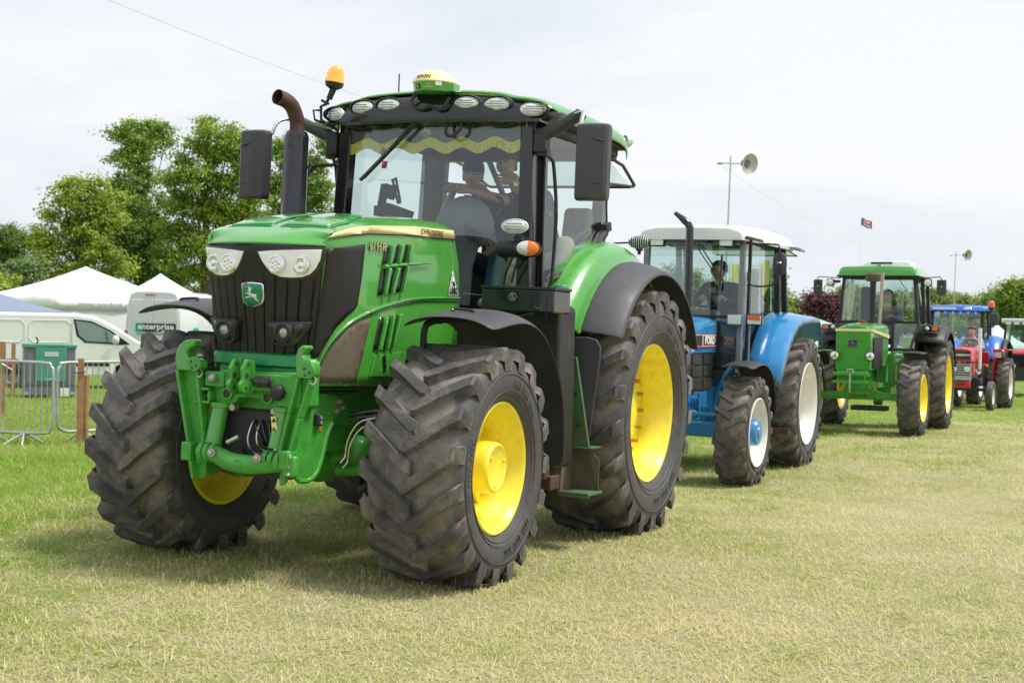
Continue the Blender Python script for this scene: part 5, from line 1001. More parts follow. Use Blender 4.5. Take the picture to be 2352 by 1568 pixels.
for s in (1, -1):
    rect_lamp((s*.43, .93, 2.775), .185, .115, F, face='lens' if s > 0 else 'amber' if 0 else 'lens', body='black')
    rect_lamp((s*.565, .93, 1.855), .185, .13, F, body='greyplastic'); o = rect_lamp((s*.80, .95, 1.86), .19, .13, F, face='lens', body='blackgloss', name='indicator'); MB().box((s*.80, .90, 1.885), (.15, .012, .055)).obj('amber_lens', 'orange', o, bevel=.004)
    mr = empty('wing_mirror', (s*1.06, 1.0, 2.53), parent=F)
    b = MB(); n = 24; ring = lambda k, y: [(.085*k*(abs(cos(2*pi*i/n))**.8)*(1 if cos(2*pi*i/n) > 0 else -1), y, .135*k*(abs(sin(2*pi*i/n))**.7)*(1 if sin(2*pi*i/n) > 0 else -1)) for i in range(n)]
    b.grid([ring(.0, -.03), ring(.7, -.026), ring(.95, -.012), ring(1, .0), ring(.95, .01), ring(0, .01)], wrap=True); b.obj('mirror_shell', 'mirror', mr)
    MB().ball((0, -.035, .01), (.03, .015, .018), 10).obj('mirror_knuckle', 'steel', mr); b = MB(); b.tube([(-s*.42, .05, .24), (-s*.1, .02, .23), (-s*.01, -.01, .2), (0, -.04, 0), (-s*.03, -.03, -.2), (-s*.12, 0, -.26), (-s*.33, .04, -.26), (-s*.38, .06, -.18)], .011, 8, smooth=4); b.cyl((-s*.38, .06, -.20), (-s*.38, .06, -.10), .022); b.obj('mirror_stay', 'black', mr)
    MB().tube([(s*.66, 1.10, 2.30), (s*.70, 1.08, 2.25), (s*.70, 1.08, 1.35)], .013, 8, smooth=3).obj('grab_rail', 'greyplastic', F)
MB().tube([(.11, .50, 1.80), (.10, .50, 2.80), (.09, .50, 2.93), (.03, .50, 3.0), (-.09, .50, 3.09)], [.045, .045, .045, .043, .022], 14, smooth=4).obj('exhaust_stack', 'blackgloss', F)
b = MB(); b.bar((.04, 1.0, 2.80), (.37, .995, 2.33), .014, .014); b.bar((-.02, 1.0, 2.80), (.33, .995, 2.33), .012, .012); b.obj('wiper_arm', 'blackgloss', F); MB().bar((.36, .99, 2.62), (.345, .99, 2.20), .02, .025).obj('wiper_blade', 'blackgloss', F)
b = MB(); b.box((0, 1.45, 1.75), (.42, .30, .45)); b.obj('dashboard', 'interior', F, bevel=.05, seg=3); MB().lathe([(0, .19), (.02, .195), (.03, .185), (.015, .175)], (0, 1.75, 2.08), (0, -.45, .9), n=28, closed=True).obj('steering_wheel', 'interior_dk', F)
st_ = empty('driver_seat', (0, 2.4, 1.2), parent=F); MB().box((0, -.1, .45), (.46, .46, .14)).obj('seat_cushion', 'interior', st_, bevel=.04); MB().box((0, .16, .78), (.46, .12, .60)).obj('seat_back', 'interior', st_, bevel=.04)
MB().box((0, 1.9, 1.22), (1.2, 1.8, .06)).obj('cab_floor', 'interior_dk', F); MB().box((0, 2.95, 1.6), (1.15, .05, .7)).obj('rear_bulkhead', 'interior_dk', F); MB().box((-.58, 2.0, 1.55), (.04, 1.8, .6)).obj('side_lining', 'interior_dk', F); MB().box((.1, 1.35, 1.42), (.7, .5, .35)).obj('pedal_box', 'interior_dk', F, bevel=.05); MB().box((0, 1.0, 1.19), (1.1, .04, .12)).obj('bulkhead', 'black', F); [MB().box((q*.44, 1.14, 1.54), (.30, .02, .60)).obj('footwell_dark_sheet', 'interior_dk', F) for q in (1, -1)]  # footwell: dark sheets added behind the lower glass to paint in the dim interior
b = MB(); b.box((.93, 1.75, .50), (.30, .14, .03)); b.box((.93, 1.68, .525), (.30, .02, .05)); b.bar((.8, 1.75, .5), (.75, 1.75, 1.0), .03, .04); b.obj('access_step', 'rust', F, bevel=.004)
mwF = F.matrix_basis.copy()
def sitter(name, label, mw, x, y, z, lean, cloth, hair, yaw=0., look=None, cap=None, sleeve=.9, group=None, hk=1.05):
    lx = lean; P = dict(pel=(0, 0, .06), che=(lx*.6, -.08, .46), nk=(lx*.8, -.12, .63), hd=(lx, -.15, .765), shl=(.19+lx*.6, -.10, .55), ell=(.27+lx*.4, -.28, .34), wrl=(.14, -.50, .40), shr=(-.19+lx*.6, -.10, .55), elr=(-.27+lx*.4, -.28, .34), wrr=(-.14, -.50, .40), knl=(.18, -.46, .14), anl=(.18, -.56, -.26), knr=(-.18, -.46, .14), anr=(-.18, -.56, -.26))
    return person(name, label, mw @ Matrix.Translation((x, y, z)), P, cloth, 'denim', hair=hair, cap=cap, yaw=yaw, sleeve=sleeve, hk=hk, group=group, hands=[(P['wrl'], V(-.3, -.8, .1), V(.2, -.2, 1), 1.2, 1), (P['wrr'], V(.3, -.8, .1), V(-.2, -.2, 1), 1.2, -1)])
sitter('fd', 'driver in a dark zipped jacket seen in silhouette inside the blue tractor\'s cab', mwF, .02, 2.35, 1.72, -.04, 'darkgreen_cloth', 'hair_dk', yaw=-.8)
# --- older green tractor
G = empty('tractor', (.436, 16.453, -.144), label='older green tractor with yellow wheels and a tall tan exhaust, third in the line', cat='tractor')
for s in (1, -1):
    make_wheel('front_wheel', .643, .35, .385, .165, s, 20, 'yellow', G, (s*.879, 0, .62), -.02, lh=.042, lw=.052, hub='dish', disc=-.02, reach=.34)
    make_wheel('rear_wheel', .809, .421, .515, .183, s, 22, 'yellow', G, (s*.959, 2.393, .785), 0, lh=.045, lw=.056, hub='dish', disc=-.05, reach=.36)
h = bonnet(G, 'green', -.70, .95, .285, .30, 1.08, 1.82, 1.86, rad=.10, nose=.03)
for s in (1, -1):
    MB().box((s*.302, -.10, 1.36), (.012, .86, .52)).obj('side_screen', 'black', h, bevel=.004); MB().prism([(s*.300, -.69, 1.71), (s*.300, -.69, 1.755), (s*.312, .94, 1.66), (s*.312, .94, 1.60)], (s*.006, 0, 0)).obj('stripe_decal', 'stripe', h)
MB().box((0, -.703, 1.735), (.575, .008, .045)).obj('stripe_decal', 'stripe', h)
MB().box((-.01, -.708, 1.515), (.15, .012, .125)).obj('badge_edge', 'greyplastic', h, bevel=.006); MB().box((-.01, -.716, 1.515), (.132, .008, .108)).obj('badge', 'brand_dk', h); MB().prism([(-.068+.115*x, -.722, 1.48+.085*z) for x, z in DEER], (0, .002, 0)).obj('badge_deer', 'greyplastic', h)
lettering('badge_lettering', 'JOHN DEERE', 'greyplastic', h, (-.01, -.721, 1.475), (1, 0, 0), (0, 0, 1), .022, width=.11)
for s in (1, -1):
    hl = MB().lathe([(.09, .02), (.08, .06), (.0, .082), (-.005, .075), (.0, .066)], (s*.29, -.78, 1.31), (0, 1, 0), n=28).obj('headlight', 'black', G); MB().lathe([(-.012, 0), (-.008, .03), (.0, .066)], (s*.29, -.79, 1.31), (0, 1, 0), n=24).obj('lamp_lens', 'chrome', hl)
for z, hh in ((1.015, .05), (.885, .045)): MB().box((.01, -.93, z), (.565, .10, hh)).obj('weight_bracket', 'green', G, bevel=.006)
b = MB(); b.box((0, -.85, .95), (.46, .06, .14)); b.box((0, -.6, 1.02), (.5, .4, .1)); b.obj('weight_block', 'green_cast', G, bevel=.006); MB().cyl((.01, -1.0, .72), (.01, -1.0, 1.02), .014).obj('pin', 'bolt', G); MB().tube([(-.05, -.97, 1.04), (-.05, -.97, 1.09), (.05, -.97, 1.09), (.05, -.97, 1.04)], .010, 6).obj('pin_handle', 'bolt', G)
b = MB(); b.box((0, 0, .625), (1.35, .16, .12)); b.box((0, -.05, .72), (.35, .3, .14)); b.prism([(.12, -.10, .70), (.20, -.10, .90), (.28, -.10, .72), (.55, -.10, .66), (.55, -.10, .60), (.12, -.10, .60)], (0, .08, 0)); b.prism([(-.12, -.10, .70), (-.20, -.10, .90), (-.28, -.10, .72), (-.55, -.10, .66), (-.55, -.10, .60), (-.12, -.10, .60)], (0, .08, 0)); b.obj('front_axle', 'green', G, bevel=.008)
b = MB(); b.box((.02, .6, .95), (.36, 1.7, .42)); b.box((.30, .5, 1.0), (.12, .4, .3)); b.box((0, 2.0, .9), (.6, 1.3, .6)); b.cyl((.2, .2, .55), (.34, .2, .55), .08); b.obj('engine', 'green_cast', G, bevel=.01)
b = MB(); b.box((.46, .35, 1.05), (.10, .16, .55)); b.box((.56, .35, 1.18), (.2, .06, .06)); b.box((.56, .35, .86), (.22, .1, .08)); b.obj('loader_bracket', 'green', G, bevel=.006); b = MB(); b.tube([(.36, .2, .8), (.42, .15, 1.25), (.50, .12, 1.36), (.66, .1, 1.38)], .018, 8, smooth=3); b.tube([(.58, .2, .75), (.60, .15, 1.1), (.66, .12, 1.25), (.78, .1, 1.28)], .016, 8, smooth=3); b.obj('guard_bracket', 'green', G)
MB().tube([(-.36, .2, .8), (-.42, .15, 1.25), (-.50, .12, 1.36), (-.66, .1, 1.38)], .018, 8, smooth=3).obj('guard_bracket', 'green', G); MB().box((.15, .1, .42), (.6, .3, .08)).obj('belly_plate', 'black', G, bevel=.01)
for s in (1, -1):
    guard('front_mudguard', [(-.25, 1.37), (.05, 1.405), (.35, 1.38), (.55, 1.28), (.66, 1.12)], s*.64, s*1.08, 'black', G, crown=.02, lip=.008, nx=7)
    rows = [[(s*x, 2.393+r*cos(a), .80+r*sin(a)) for x, r in ((.64, 1.06), (.95, 1.05), (1.10, 1.03), (1.16, .98), (1.17, .92))] for a in np.linspace(.3, 2.35, 18)]
    MB().grid(rows).obj('rear_mudguard', 'black', G, thick=.012, angle=50); MB().prism([(s*.64, 2.393+1.05*cos(a), .8+1.05*sin(a)) for a in np.linspace(.3, 2.6, 12)]+[(s*.64, 1.6, .85)], (s*.01, 0, 0)).obj('wing_cheek', 'black', G)
    o = MB().box((s*.90, 1.83, 1.79), (.30, .10, .11)).obj('indicator', 'blackgloss', G, bevel=.02); MB().box((s*.97, 1.775, 1.79), (.10, .012, .075)).obj('amber_lens', 'amber', o, bevel=.01); MB().lathe([(-.01, 0), (-.008, .03), (0, .040)], (s*.83, 1.775, 1.79), (0, 1, 0), n=20).obj('lamp_lens', 'chrome', o)
    o = MB().box((s*.86, 1.58, 2.60), (.145, .09, .14)).obj('work_lamp', 'blackgloss', G, bevel=.035, seg=3); MB().lathe([(-.008, 0), (-.006, .05), (0, .060)], (s*.86, 1.532, 2.60), (0, 1, 0), n=20).obj('lamp_lens', 'lens', o)
    o = MB().box((s*1.09, 1.60, 2.525), (.165, .04, .26)).obj('wing_mirror', 'mirror', G, bevel=.045, seg=3); MB().ball((s*1.09, 1.57, 2.53), (.022, .015, .022), 8).obj('mirror_knuckle', 'steel', o)
    MB().tube([(s*.68, 1.62, 2.68), (s*1.0, 1.58, 2.70), (s*1.07, 1.565, 2.70), (s*1.09, 1.56, 2.66), (s*1.09, 1.56, 2.53)], .009, 6, smooth=3).obj('mirror_stay', 'black', G)
    MB().box((s*.74, 1.62, 2.62), (.10, .05, .05)).obj('mirror_clamp', 'black', G)
# cab of the older green tractor
bars('front_pillar', 'black', G, [((s*.70, 1.60, 1.88), (s*.615, 1.62, 2.72)) for s in (1, -1)], .05, .05); bars('lower_pillar', 'black', G, [((.60, 1.42, 1.40), (.72, 1.60, 1.90)), ((-.60, 1.42, 1.40), (-.72, 1.60, 1.90)), ((.30, 1.35, 1.1), (.30, 1.42, 1.88)), ((-.30, 1.35, 1.1), (-.30, 1.42, 1.88))], .045, .04)
bars('windscreen_frame', 'black', G, [((-.71, 1.60, 1.89), (.71, 1.60, 1.89)), ((-.62, 1.62, 2.69), (.62, 1.62, 2.69))], .05, .07); bars('rear_pillar', 'black', G, [((s*.72, 2.20, 1.88), (s*.68, 2.20, 2.72)) for s in (1, -1)]+[((s*.72, 2.85, 1.88), (s*.68, 2.80, 2.72)) for s in (1, -1)], .06, .06); bars('door_trim', 'rust', G, [((s*.68, 1.72, 1.92), (s*.65, 1.72, 2.68)) for s in (1, -1)], .035, .06)
cab_glass(G, .70, 0, 1.61, 2.85, 1.90, 2.70, xt=.62, mt='glass'); pane('lower_window', [(.31, 1.42, 1.42), (.60, 1.42, 1.42), (.70, 1.58, 1.87), (.31, 1.45, 1.87)], 'glassd', G)
rows = []
for y, k, dz in ((1.40, .97, -.10), (1.44, 1, -.02), (1.7, 1, 0), (2.7, 1, .0), (3.0, .98, -.04)):
    rows.append([(x*k, y, z+(dz if z > 2.8 else 0)) for x, z in ((-.76, 2.72), (-.70, 2.74), (-.66, 2.87), (-.60, 2.90), (0, 2.915), (.60, 2.90), (.66, 2.87), (.70, 2.74), (.76, 2.72))])
b = MB(); b.grid(rows); b.add(rows[0], [tuple(range(9))]); rfg = b.obj('roof', 'green', G, bevel=.012, angle=50); MB().box((0, 2.2, 2.71), (1.44, 1.5, .03)).obj('head_lining', 'black', G)
MB().prism([(-.38, 1.95, 2.91), (.52, 1.95, 2.91), (.46, 1.98, 3.0), (-.28, 1.98, 3.0)], (0, .6, 0)).obj('roof_hatch', 'canvas', rfg, bevel=.01); MB().box((0, 1.85, 2.965), (.38, .05, .04)).obj('light_bar', 'blackgloss', rfg, bevel=.008); MB().ball((.02, 1.55, 2.895), (.07, .05, .03), 12).obj('roof_horn', 'blackgloss', rfg)
MB().tube([(.09, .5, 1.84), (.09, .5, 2.60)], .052, 16).obj('air_intake', 'black', G); b = MB(); b.lathe([(.0, .06), (.01, .13), (.06, .145), (.12, .145), (.15, .12), (.155, 0)], (.10, .5, 2.575), (0, 0, 1), n=28); b.obj('pre_cleaner', 'rust' if 0 else 'mesh', G)
MB().tube([(.245, .3, 1.84), (.285, .3, 2.73)], .027, 14).obj('exhaust_stack', 'cream', G); MB().box((0, .1, 1.885), (.12, .06, .03)).obj('radiator_cap', 'red', G, bevel=.008)
b = MB(); b.box((0, 1.75, 1.75), (.5, .3, .3)); b.obj('dashboard', 'interior', G, bevel=.05); MB().box((0, 2.1, 1.4), (1.2, 1.3, .06)).obj('cab_floor', 'interior_dk', G); MB().box((-.35, 2.45, 2.15), (.22, .1, .8)).obj('seat_back', 'interior_dk', G, bevel=.03)
bars('wiper_arm', 'blackgloss', G, [((-.45, 1.58, 2.68), (-.60, 1.575, 2.48)), ((.35, 1.58, 2.68), (.50, 1.575, 2.45))], .012)
sitter('gd', 'driver in a dark jacket behind the windscreen of the older green tractor', G.matrix_basis.copy(), .07, 2.35, 1.60, 0, 'greycloth', 'hair_dk', yaw=.1)
# --- small red tractor without a cab
R_ = empty('tractor', (.89, 27.97, -.26), (0, 0, -.066), label='small open red tractor with a silver grille and white upright exhaust', cat='tractor')
def smooth_tyre(name, R, W, rr, side, mt, parent, loc):
    wl = empty(name, loc, parent=parent); b = MB(); b.lathe([(-.30*W, rr), (-.48*W, rr+.3*(R-rr)), (-.48*W, rr+.7*(R-rr)), (-.36*W, R-.012), (-.2*W, R), (-.1*W, R-.008), (0, R), (.1*W, R-.008), (.2*W, R), (.36*W, R-.012), (.48*W, rr+.7*(R-rr)), (.48*W, rr+.3*(R-rr)), (.3*W, rr)], n=48, a=[0]*13); b.obj('tyre', 'tyre', wl, attr='tread')
    b = MB(); b.lathe([(side*.34*W, rr+.01), (side*.26*W, rr-.01), (side*.05*W, rr-.03), (side*.04*W, rr*.5), (side*.2*W, rr*.3), (side*.22*W, 0)], n=36); b.obj('rim', mt, wl); return wl
for s in (1, -1):
    smooth_tyre('front_wheel', .362, .173, .20, s, 'whiterim', R_, (s*.589, 0, .355)); make_wheel('rear_wheel', .641, .32, .39, .13, s, 20, 'whiterim', R_, (s*.62, 1.94, .625), 0, lh=.035, lw=.045, hub='dish', disc=-.02, hubmat=M['red'], reach=.34)
h = bonnet(R_, 'red', -.68, .75, .235, .245, 1.18, 1.49, 1.52, rad=.06, nose=.02)
for s in (1, -1): MB().box((s*.225, -.15, 1.0), (.012, .5, .3)).obj('side_plate', 'red', R_)
MB().box((.0, -.69, 1.335), (.42, .02, .19)).obj('nose_panel', 'blackgloss', h, bevel=.004); b = MB(); b.box((0, -.71, 1.335), (.44, .02, .045)); b.obj('nose_bar', 'grille_grey', h, bevel=.006); b = MB(); [b.prism([(-.075+.05*k, -.725, 1.30), (-.055+.05*k, -.725, 1.38), (-.035+.05*k, -.725, 1.30), (-.055+.05*k, -.725, 1.325)], (0, .01, 0)) for k in range(3)]; b.obj('nose_badge', 'chrome', h)
MB().box((0, -.66, .94), (.44, .05, .42)).obj('grille_back', 'blackgloss', R_)
for k in range(7): MB().box((0, -.695, .775+.056*k), (.455, .02, .030 if k else .07)).obj('grille_bar', 'grille_grey', R_, bevel=.004)
for s in (1, -1): MB().box((s*.235, -.69, .94), (.03, .03, .44)).obj('grille_post', 'grille_grey', R_, bevel=.004); o = MB().lathe([(.02, .07), (-.01, .068), (-.012, .058)], (s*.15, -.705, 1.0), (0, 1, 0), n=24).obj('headlight', 'chrome', R_); MB().lathe([(-.018, 0), (-.012, .058)], (s*.15, -.705, 1.0), (0, 1, 0), n=20).obj('lamp_lens', 'lens', o)
MB().box((0, -.67, .635), (.46, .12, .16)).obj('front_bumper', 'red', R_, bevel=.015); MB().box((0, -.735, .65), (.22, .012, .05)).obj('bumper_slot', 'rust', R_)
b = MB(); b.box((0, .2, .85), (.26, 1.5, .4)); b.box((0, 0, .50), (1.1, .08, .08)); b.box((0, 1.5, .8), (.4, .9, .5)); b.box((.25, .1, .7), (.2, .3, .15)); b.cyl((-.6, 1.94, .62), (.6, 1.94, .62), .10); b.obj('engine', 'interior_dk', R_, bevel=.01)
MB().tube([(.30, .10, 1.0), (.30, .10, 1.99)], .043, 16).obj('exhaust_stack', 'white', R_); MB().tube([(.22, -.05, .98), (.27, .0, .88), (.30, .1, .92), (.30, .10, 1.02)], .035, 12, smooth=3).obj('exhaust_manifold', 'cream', R_)
for s in (1, -1):
    MB().prism([(s*.40, 1.25, .66), (s*.42, 1.30, 1.1), (s*.44, 1.36, 1.47), (s*.44, 2.3, 1.47), (s*.42, 2.45, .8)], (s*.02, 0, 0)).obj('wing_cheek', 'red', R_); MB().box((s*.60, 1.80, 1.465), (.36, .95, .025)).obj('rear_mudguard', 'red', R_, bevel=.008); o = MB().box((s*.59, 1.325, 1.44), (.36, .02, .075)).obj('mudguard_lip', 'red', R_, bevel=.006)
    MB().ball((s*.66, 1.30, 1.44), (.04, .02, .03), 10).obj('side_lamp', 'lens', o); MB().ball((s*.70, 1.32, 1.50), (.03, .03, .03), 10).obj('side_reflector', 'orange', o)
b = MB(); b.box((0, 1.70, 1.05), (.45, .40, .10)); b.box((0, 1.90, 1.25), (.45, .08, .32)); b.obj('driver_seat', 'red', R_, bevel=.03); MB().lathe([(0, .19), (.015, .20), (.03, .19), (.015, .18)], (-.1, 1.05, 1.60), (0, -.4, .9), n=28, closed=True).obj('steering_wheel', 'interior_dk', R_)
MB().cyl((-.1, .95, 1.4), (-.1, 1.06, 1.6), .02).obj('steering_column', 'interior_dk', R_)
sitter('rd', 'bareheaded driver in a grey jumper looking down from the small red tractor', R_.matrix_basis.copy(), -.10, 1.68, 1.14, -.04, 'greycloth', 'hair', yaw=-.25, sleeve=.8, hk=1.1)
# --- bright blue tractor behind the red one
c0 = at(2196, 790, 38.6); B2 = empty('tractor', (c0.x, c0.y, gz(c0.x, c0.y)), (0, 0, -.05), label='bright blue tractor with amber beacons on its roof, behind the small red tractor', cat='tractor')
z0 = 0
for s in (1, -1):
    make_wheel('rear_wheel', .80, .42, .48, .18, s, 20, 'white', B2, (s*.86, 1.2, .78), 0, lh=.04, lw=.055, hub='dish', disc=-.03, reach=.34); make_wheel('front_wheel', .56, .32, .33, .15, s, 20, 'white', B2, (s*.72, -1.3, .54), 0, lh=.035, lw=.05, hub='dish', disc=0, reach=.34)
    rows = [[(s*x, 1.2+r*cos(a), .80+r*sin(a)) for x, r in ((.62, 1.04), (.9, 1.03), (1.05, .98), (1.10, .92))] for a in np.linspace(.4, 2.75, 18)]; MB().grid(rows).obj('rear_mudguard', 'blue2', B2, thick=.012, angle=60)
    rows = [[(s*x, 1.2+r*cos(a), .80+r*sin(a)) for x, r in ((1.09, .94), (1.20, .93), (1.24, .88))] for a in np.linspace(.4, 2.75, 18)]; MB().grid(rows).obj('mudguard_extension', 'black', B2, thick=.012, angle=60)
    o = MB().box((s*1.0, -.15, 2.28), (.24, .10, .34)).obj('wing_mirror', 'mirror', B2, bevel=.03); MB().tube([(s*.7, 0, 2.48), (s*1.0, -.12, 2.50), (s*1.0, -.12, 2.40)], .02, 8).obj('mirror_stay', 'black', B2)
    bk = empty('beacon', (s*.86, .35, 2.50), parent=B2); MB().lathe([(.10, 0.08), (.16, .09), (.25, .075), (.29, .03), (.295, 0)], (0, 0, 0), (0, 0, 1), n=20).obj('beacon_dome', 'orange', bk); b = MB(); b.lathe([(.02, .03), (.06, .07), (.10, .085)], (0, 0, 0), (0, 0, 1), n=20); b.tube([(0, 0, .05), (0, 0, -.3), (-s*.15, 0, -.35)], .015, 6); b.obj('beacon_base', 'black', bk)
bonnet(B2, 'blue2', -2.1, .0, .30, .34, 1.0, 1.62, 1.72, rad=.1, nose=.1); bars('front_pillar', 'black', B2, [((s*.70, .02, 1.3), (s*.66, .08, 2.52)) for s in (1, -1)], .09, .08); bars('rear_pillar', 'black', B2, [((s*.72, 1.35, 1.5), (s*.68, 1.3, 2.52)) for s in (1, -1)]+[((s*.74, .75, 1.5), (s*.70, .75, 2.52)) for s in (1, -1)], .06, .06)
cab_glass(B2, .70, 0, .04, 1.35, 1.3, 2.5, xt=.66, mt='glass')
rows = [[(x*k, y, z+(dz if z > 2.55 else 0)) for x, z in ((-.80, 2.50), (-.82, 2.56), (-.72, 2.64), (0, 2.67), (.72, 2.64), (.82, 2.56), (.80, 2.50))] for y, k, dz in ((-.20, .95, -.08), (-.15, 1, -.02), (.1, 1, 0), (1.3, 1, 0), (1.5, .95, -.05))]
b = MB(); b.grid(rows); b.add(rows[0], [tuple(range(7))]); rb = b.obj('roof', 'blue2', B2, angle=50); MB().box((0, .6, 2.49), (1.45, 1.4, .03)).obj('head_lining', 'interior_dk', B2); MB().box((-.30, -.215, 2.56), (.62, .012, .06)).obj('roof_decal', 'print_wh', rb); MB().ball((.32, -.19, 2.55), (.12, .04, .05), 14).obj('work_lamp', 'chrome', rb)
for k in range(6): MB().ball((-.5+.2*k, -.02, 2.45), .03, 8).obj('cab_light', 'ledblue', B2)
MB().box((0, .4, 1.3), (1.2, .6, .3)).obj('dashboard', 'interior_dk', B2, bevel=.05)
sitter('bd', 'driver in a pale top inside the cab of the bright blue tractor', B2.matrix_basis.copy(), .25, .95, 1.45, 0, 'lblue', 'hair_dk')
# --- red tractor with grey cab at the right edge of the picture
c0 = at(2362, 790, 44); B3 = empty('tractor', (c0.x, c0.y, gz(c0.x, c0.y)), (0, 0, -.05), label='red tractor with a pale grey cab roof, last in the line', cat='tractor')
for s in (1, -1): make_wheel('rear_wheel', .80, .42, .48, .18, s, 20, 'whiterim', B3, (s*.86, 1.3, .78), 0, lh=.04, lw=.055, hub='dish', disc=-.03); make_wheel('front_wheel', .50, .28, .30, .13, s, 18, 'whiterim', B3, (s*.72, -1.1, .48), 0, lh=.035, lw=.05, hub='dish', disc=0)
bonnet(B3, 'red', -1.7, .1, .36, .38, .85, 1.38, 1.45, rad=.06); MB().box((0, -1.72, 1.05), (.62, .03, .5)).obj('front_grille', 'blackgloss', B3, bevel=.01); bars('grille_frame', 'print_wh', B3, [((-.34, -1.73, .82), (-.34, -1.73, 1.30)), ((.34, -1.73, .82), (.34, -1.73, 1.30))], .06, .04); rect_lamp((-.2, -1.75, .95), .16, .11, B3, name='headlight'); rect_lamp((.2, -1.75, .95), .16, .11, B3, name='headlight')
bars('front_pillar', 'black', B3, [((s*.78, .12, 1.2), (s*.70, .18, 2.28)) for s in (1, -1)]+[((s*.80, 1.5, 1.2), (s*.72, 1.45, 2.28)) for s in (1, -1)], .07, .07); cab_glass(B3, .78, 0, .15, 1.5, 1.25, 2.25, xt=.70, mt='glass'); MB().box((0, .8, 2.34), (1.66, 1.6, .14)).obj('roof', 'silver', B3, bevel=.04, seg=3)
for x in (-.6, -.35, -.1, .2, .5): rect_lamp((x, -.02, 2.26), .20, .11, B3, name='work_lamp')
b = MB(); b.box((0, -.8, .7), (.5, 1.9, .4)); b.box((0, 1, .8), (.6, 1., .5)); b.obj('engine', 'interior_dk', B3, bevel=.02); MB().box((0, .35, 1.35), (1.3, .1, .2)).obj('bulkhead', 'amber', B3)
M['cable'] = mat('pale_cable', (.62, .62, .64), .6)
# ------------------------------------------------------------------ field, stands, vans, masts, trees
cb_ = lambda x, y, d: at((x/3.408)*.9408, (640+y/3.408)*.9408, d)
ct_ = lambda x, y, d: at((x/2.767)*.9408, (250+y/2.767)*.9408, d)
def put(px, d):     # a spot on the ground under picture column px at depth d
    p = at(px, 784, d); return V(p.x, p.y, gz(p.x, p.y))
def facing(p): v = V(p)-CW; return atan2(v.y, v.x)-pi/2       # turn of something whose front looks at the photographer
# ground sheet
def groundmat(blade=False):
    m = bpy.data.materials.new('grass_blades' if blade else 'field'); m.use_nodes = True; t = m.node_tree; b = t.nodes['Principled BSDF']; L = t.links.new
    g = N(t, 'ShaderNodeNewGeometry'); sep = N(t, 'ShaderNodeSeparateXYZ'); L(g.outputs['Position'], sep.inputs[0])
    n1 = N(t, 'ShaderNodeTexNoise', i_Scale=.55, i_Detail=6., i_Roughness=.6, i_Distortion=.3); L(g.outputs['Position'], n1.inputs['Vector'])
    n2 = N(t, 'ShaderNodeTexNoise', i_Scale=3.2, i_Detail=5., i_Roughness=.6); L(g.outputs['Position'], n2.inputs['Vector'])
    n3 = N(t, 'ShaderNodeTexNoise', i_Scale=45., i_Detail=5., i_Roughness=.7); L(g.outputs['Position'], n3.inputs['Vector'])
    # trodden lane in front of and beside the tractors, lush sward to the left
    a = N(t, 'ShaderNodeMath', operation='MULTIPLY_ADD'); L(sep.outputs[0], a.inputs[0]); a.inputs[1].default_value = .10; a.inputs[2].default_value = .10
    a2 = N(t, 'ShaderNodeMath', operation='MULTIPLY_ADD'); L(sep.outputs[1], a2.inputs[0]); a2.inputs[1].default_value = -.016; L(a.outputs[0], a2.inputs[2])
    a2c = N(t, 'ShaderNodeClamp', i_1=-.34, i_2=.26); L(a2.outputs[0], a2c.inputs[0])
    s1 = N(t, 'ShaderNodeMath', operation='MULTIPLY_ADD'); L(n1.outputs[0], s1.inputs[0]); s1.inputs[1].default_value = 1.25; L(a2c.outputs[0], s1.inputs[2])
    s2 = N(t, 'ShaderNodeMath', operation='MULTIPLY_ADD'); L(n2.outputs[0], s2.inputs[0]); s2.inputs[1].default_value = .75; L(s1.outputs[0], s2.inputs[2])
    if blade:
        at_ = N(t, 'ShaderNodeAttribute', attribute_name='rnd'); s3 = N(t, 'ShaderNodeMath', operation='MULTIPLY_ADD'); L(at_.outputs['Fac'], s3.inputs[0]); s3.inputs[1].default_value = .85; s3.inputs[2].default_value = -.42; s4 = N(t, 'ShaderNodeMath', operation='ADD'); L(s3.outputs[0], s4.inputs[0]); L(s2.outputs[0], s4.inputs[1]); s2 = s4
    r = N(t, 'ShaderNodeMapRange', i_1=.70, i_2=1.43, i_3=0., i_4=1.); L(s2.outputs[0], r.inputs[0])
    c = N(t, 'ShaderNodeValToRGB'); e = c.color_ramp.elements; e[0].position = 0; e[0].color = (.27, .42, .05, 1); e[1].position = 1; e[1].color = (.75, .68, .39, 1)
    for p, k in ((.26, (.41, .50, .11)), (.46, (.62, .58, .26)), (.72, (.70, .66, .36))): q = c.color_ramp.elements.new(p); q.color = (*k, 1)
    L(r.outputs[0], c.inputs[0]); b.inputs['Roughness'].default_value = .75; b.inputs['Specular IOR Level'].default_value = .2
    if blade:
        L(c.outputs[0], b.inputs['Base Color']); d = N(t, 'ShaderNodeBsdfTranslucent'); L(c.outputs[0], d.inputs[0]); x = N(t, 'ShaderNodeMixShader'); x.inputs[0].default_value = .42; L(b.outputs[0], x.inputs[1]); L(d.outputs[0], x.inputs[2]); L(x.outputs[0], t.nodes['Material Output'].inputs[0])
    else:
        v = N(t, 'ShaderNodeMapRange', i_1=.25, i_2=.75, i_3=.28, i_4=1.02); L(n3.outputs[0], v.inputs[0]); h = N(t, 'ShaderNodeHueSaturation'); L(c.outputs[0], h.inputs['Color']); L(v.outputs[0], h.inputs['Value']); L(h.outputs[0], b.inputs['Base Color'])
        u = N(t, 'ShaderNodeBump', i_Strength=.9, i_Distance=.05); L(n3.outputs[0], u.inputs['Height']); L(u.outputs[0], b.inputs['Normal'])
    return m
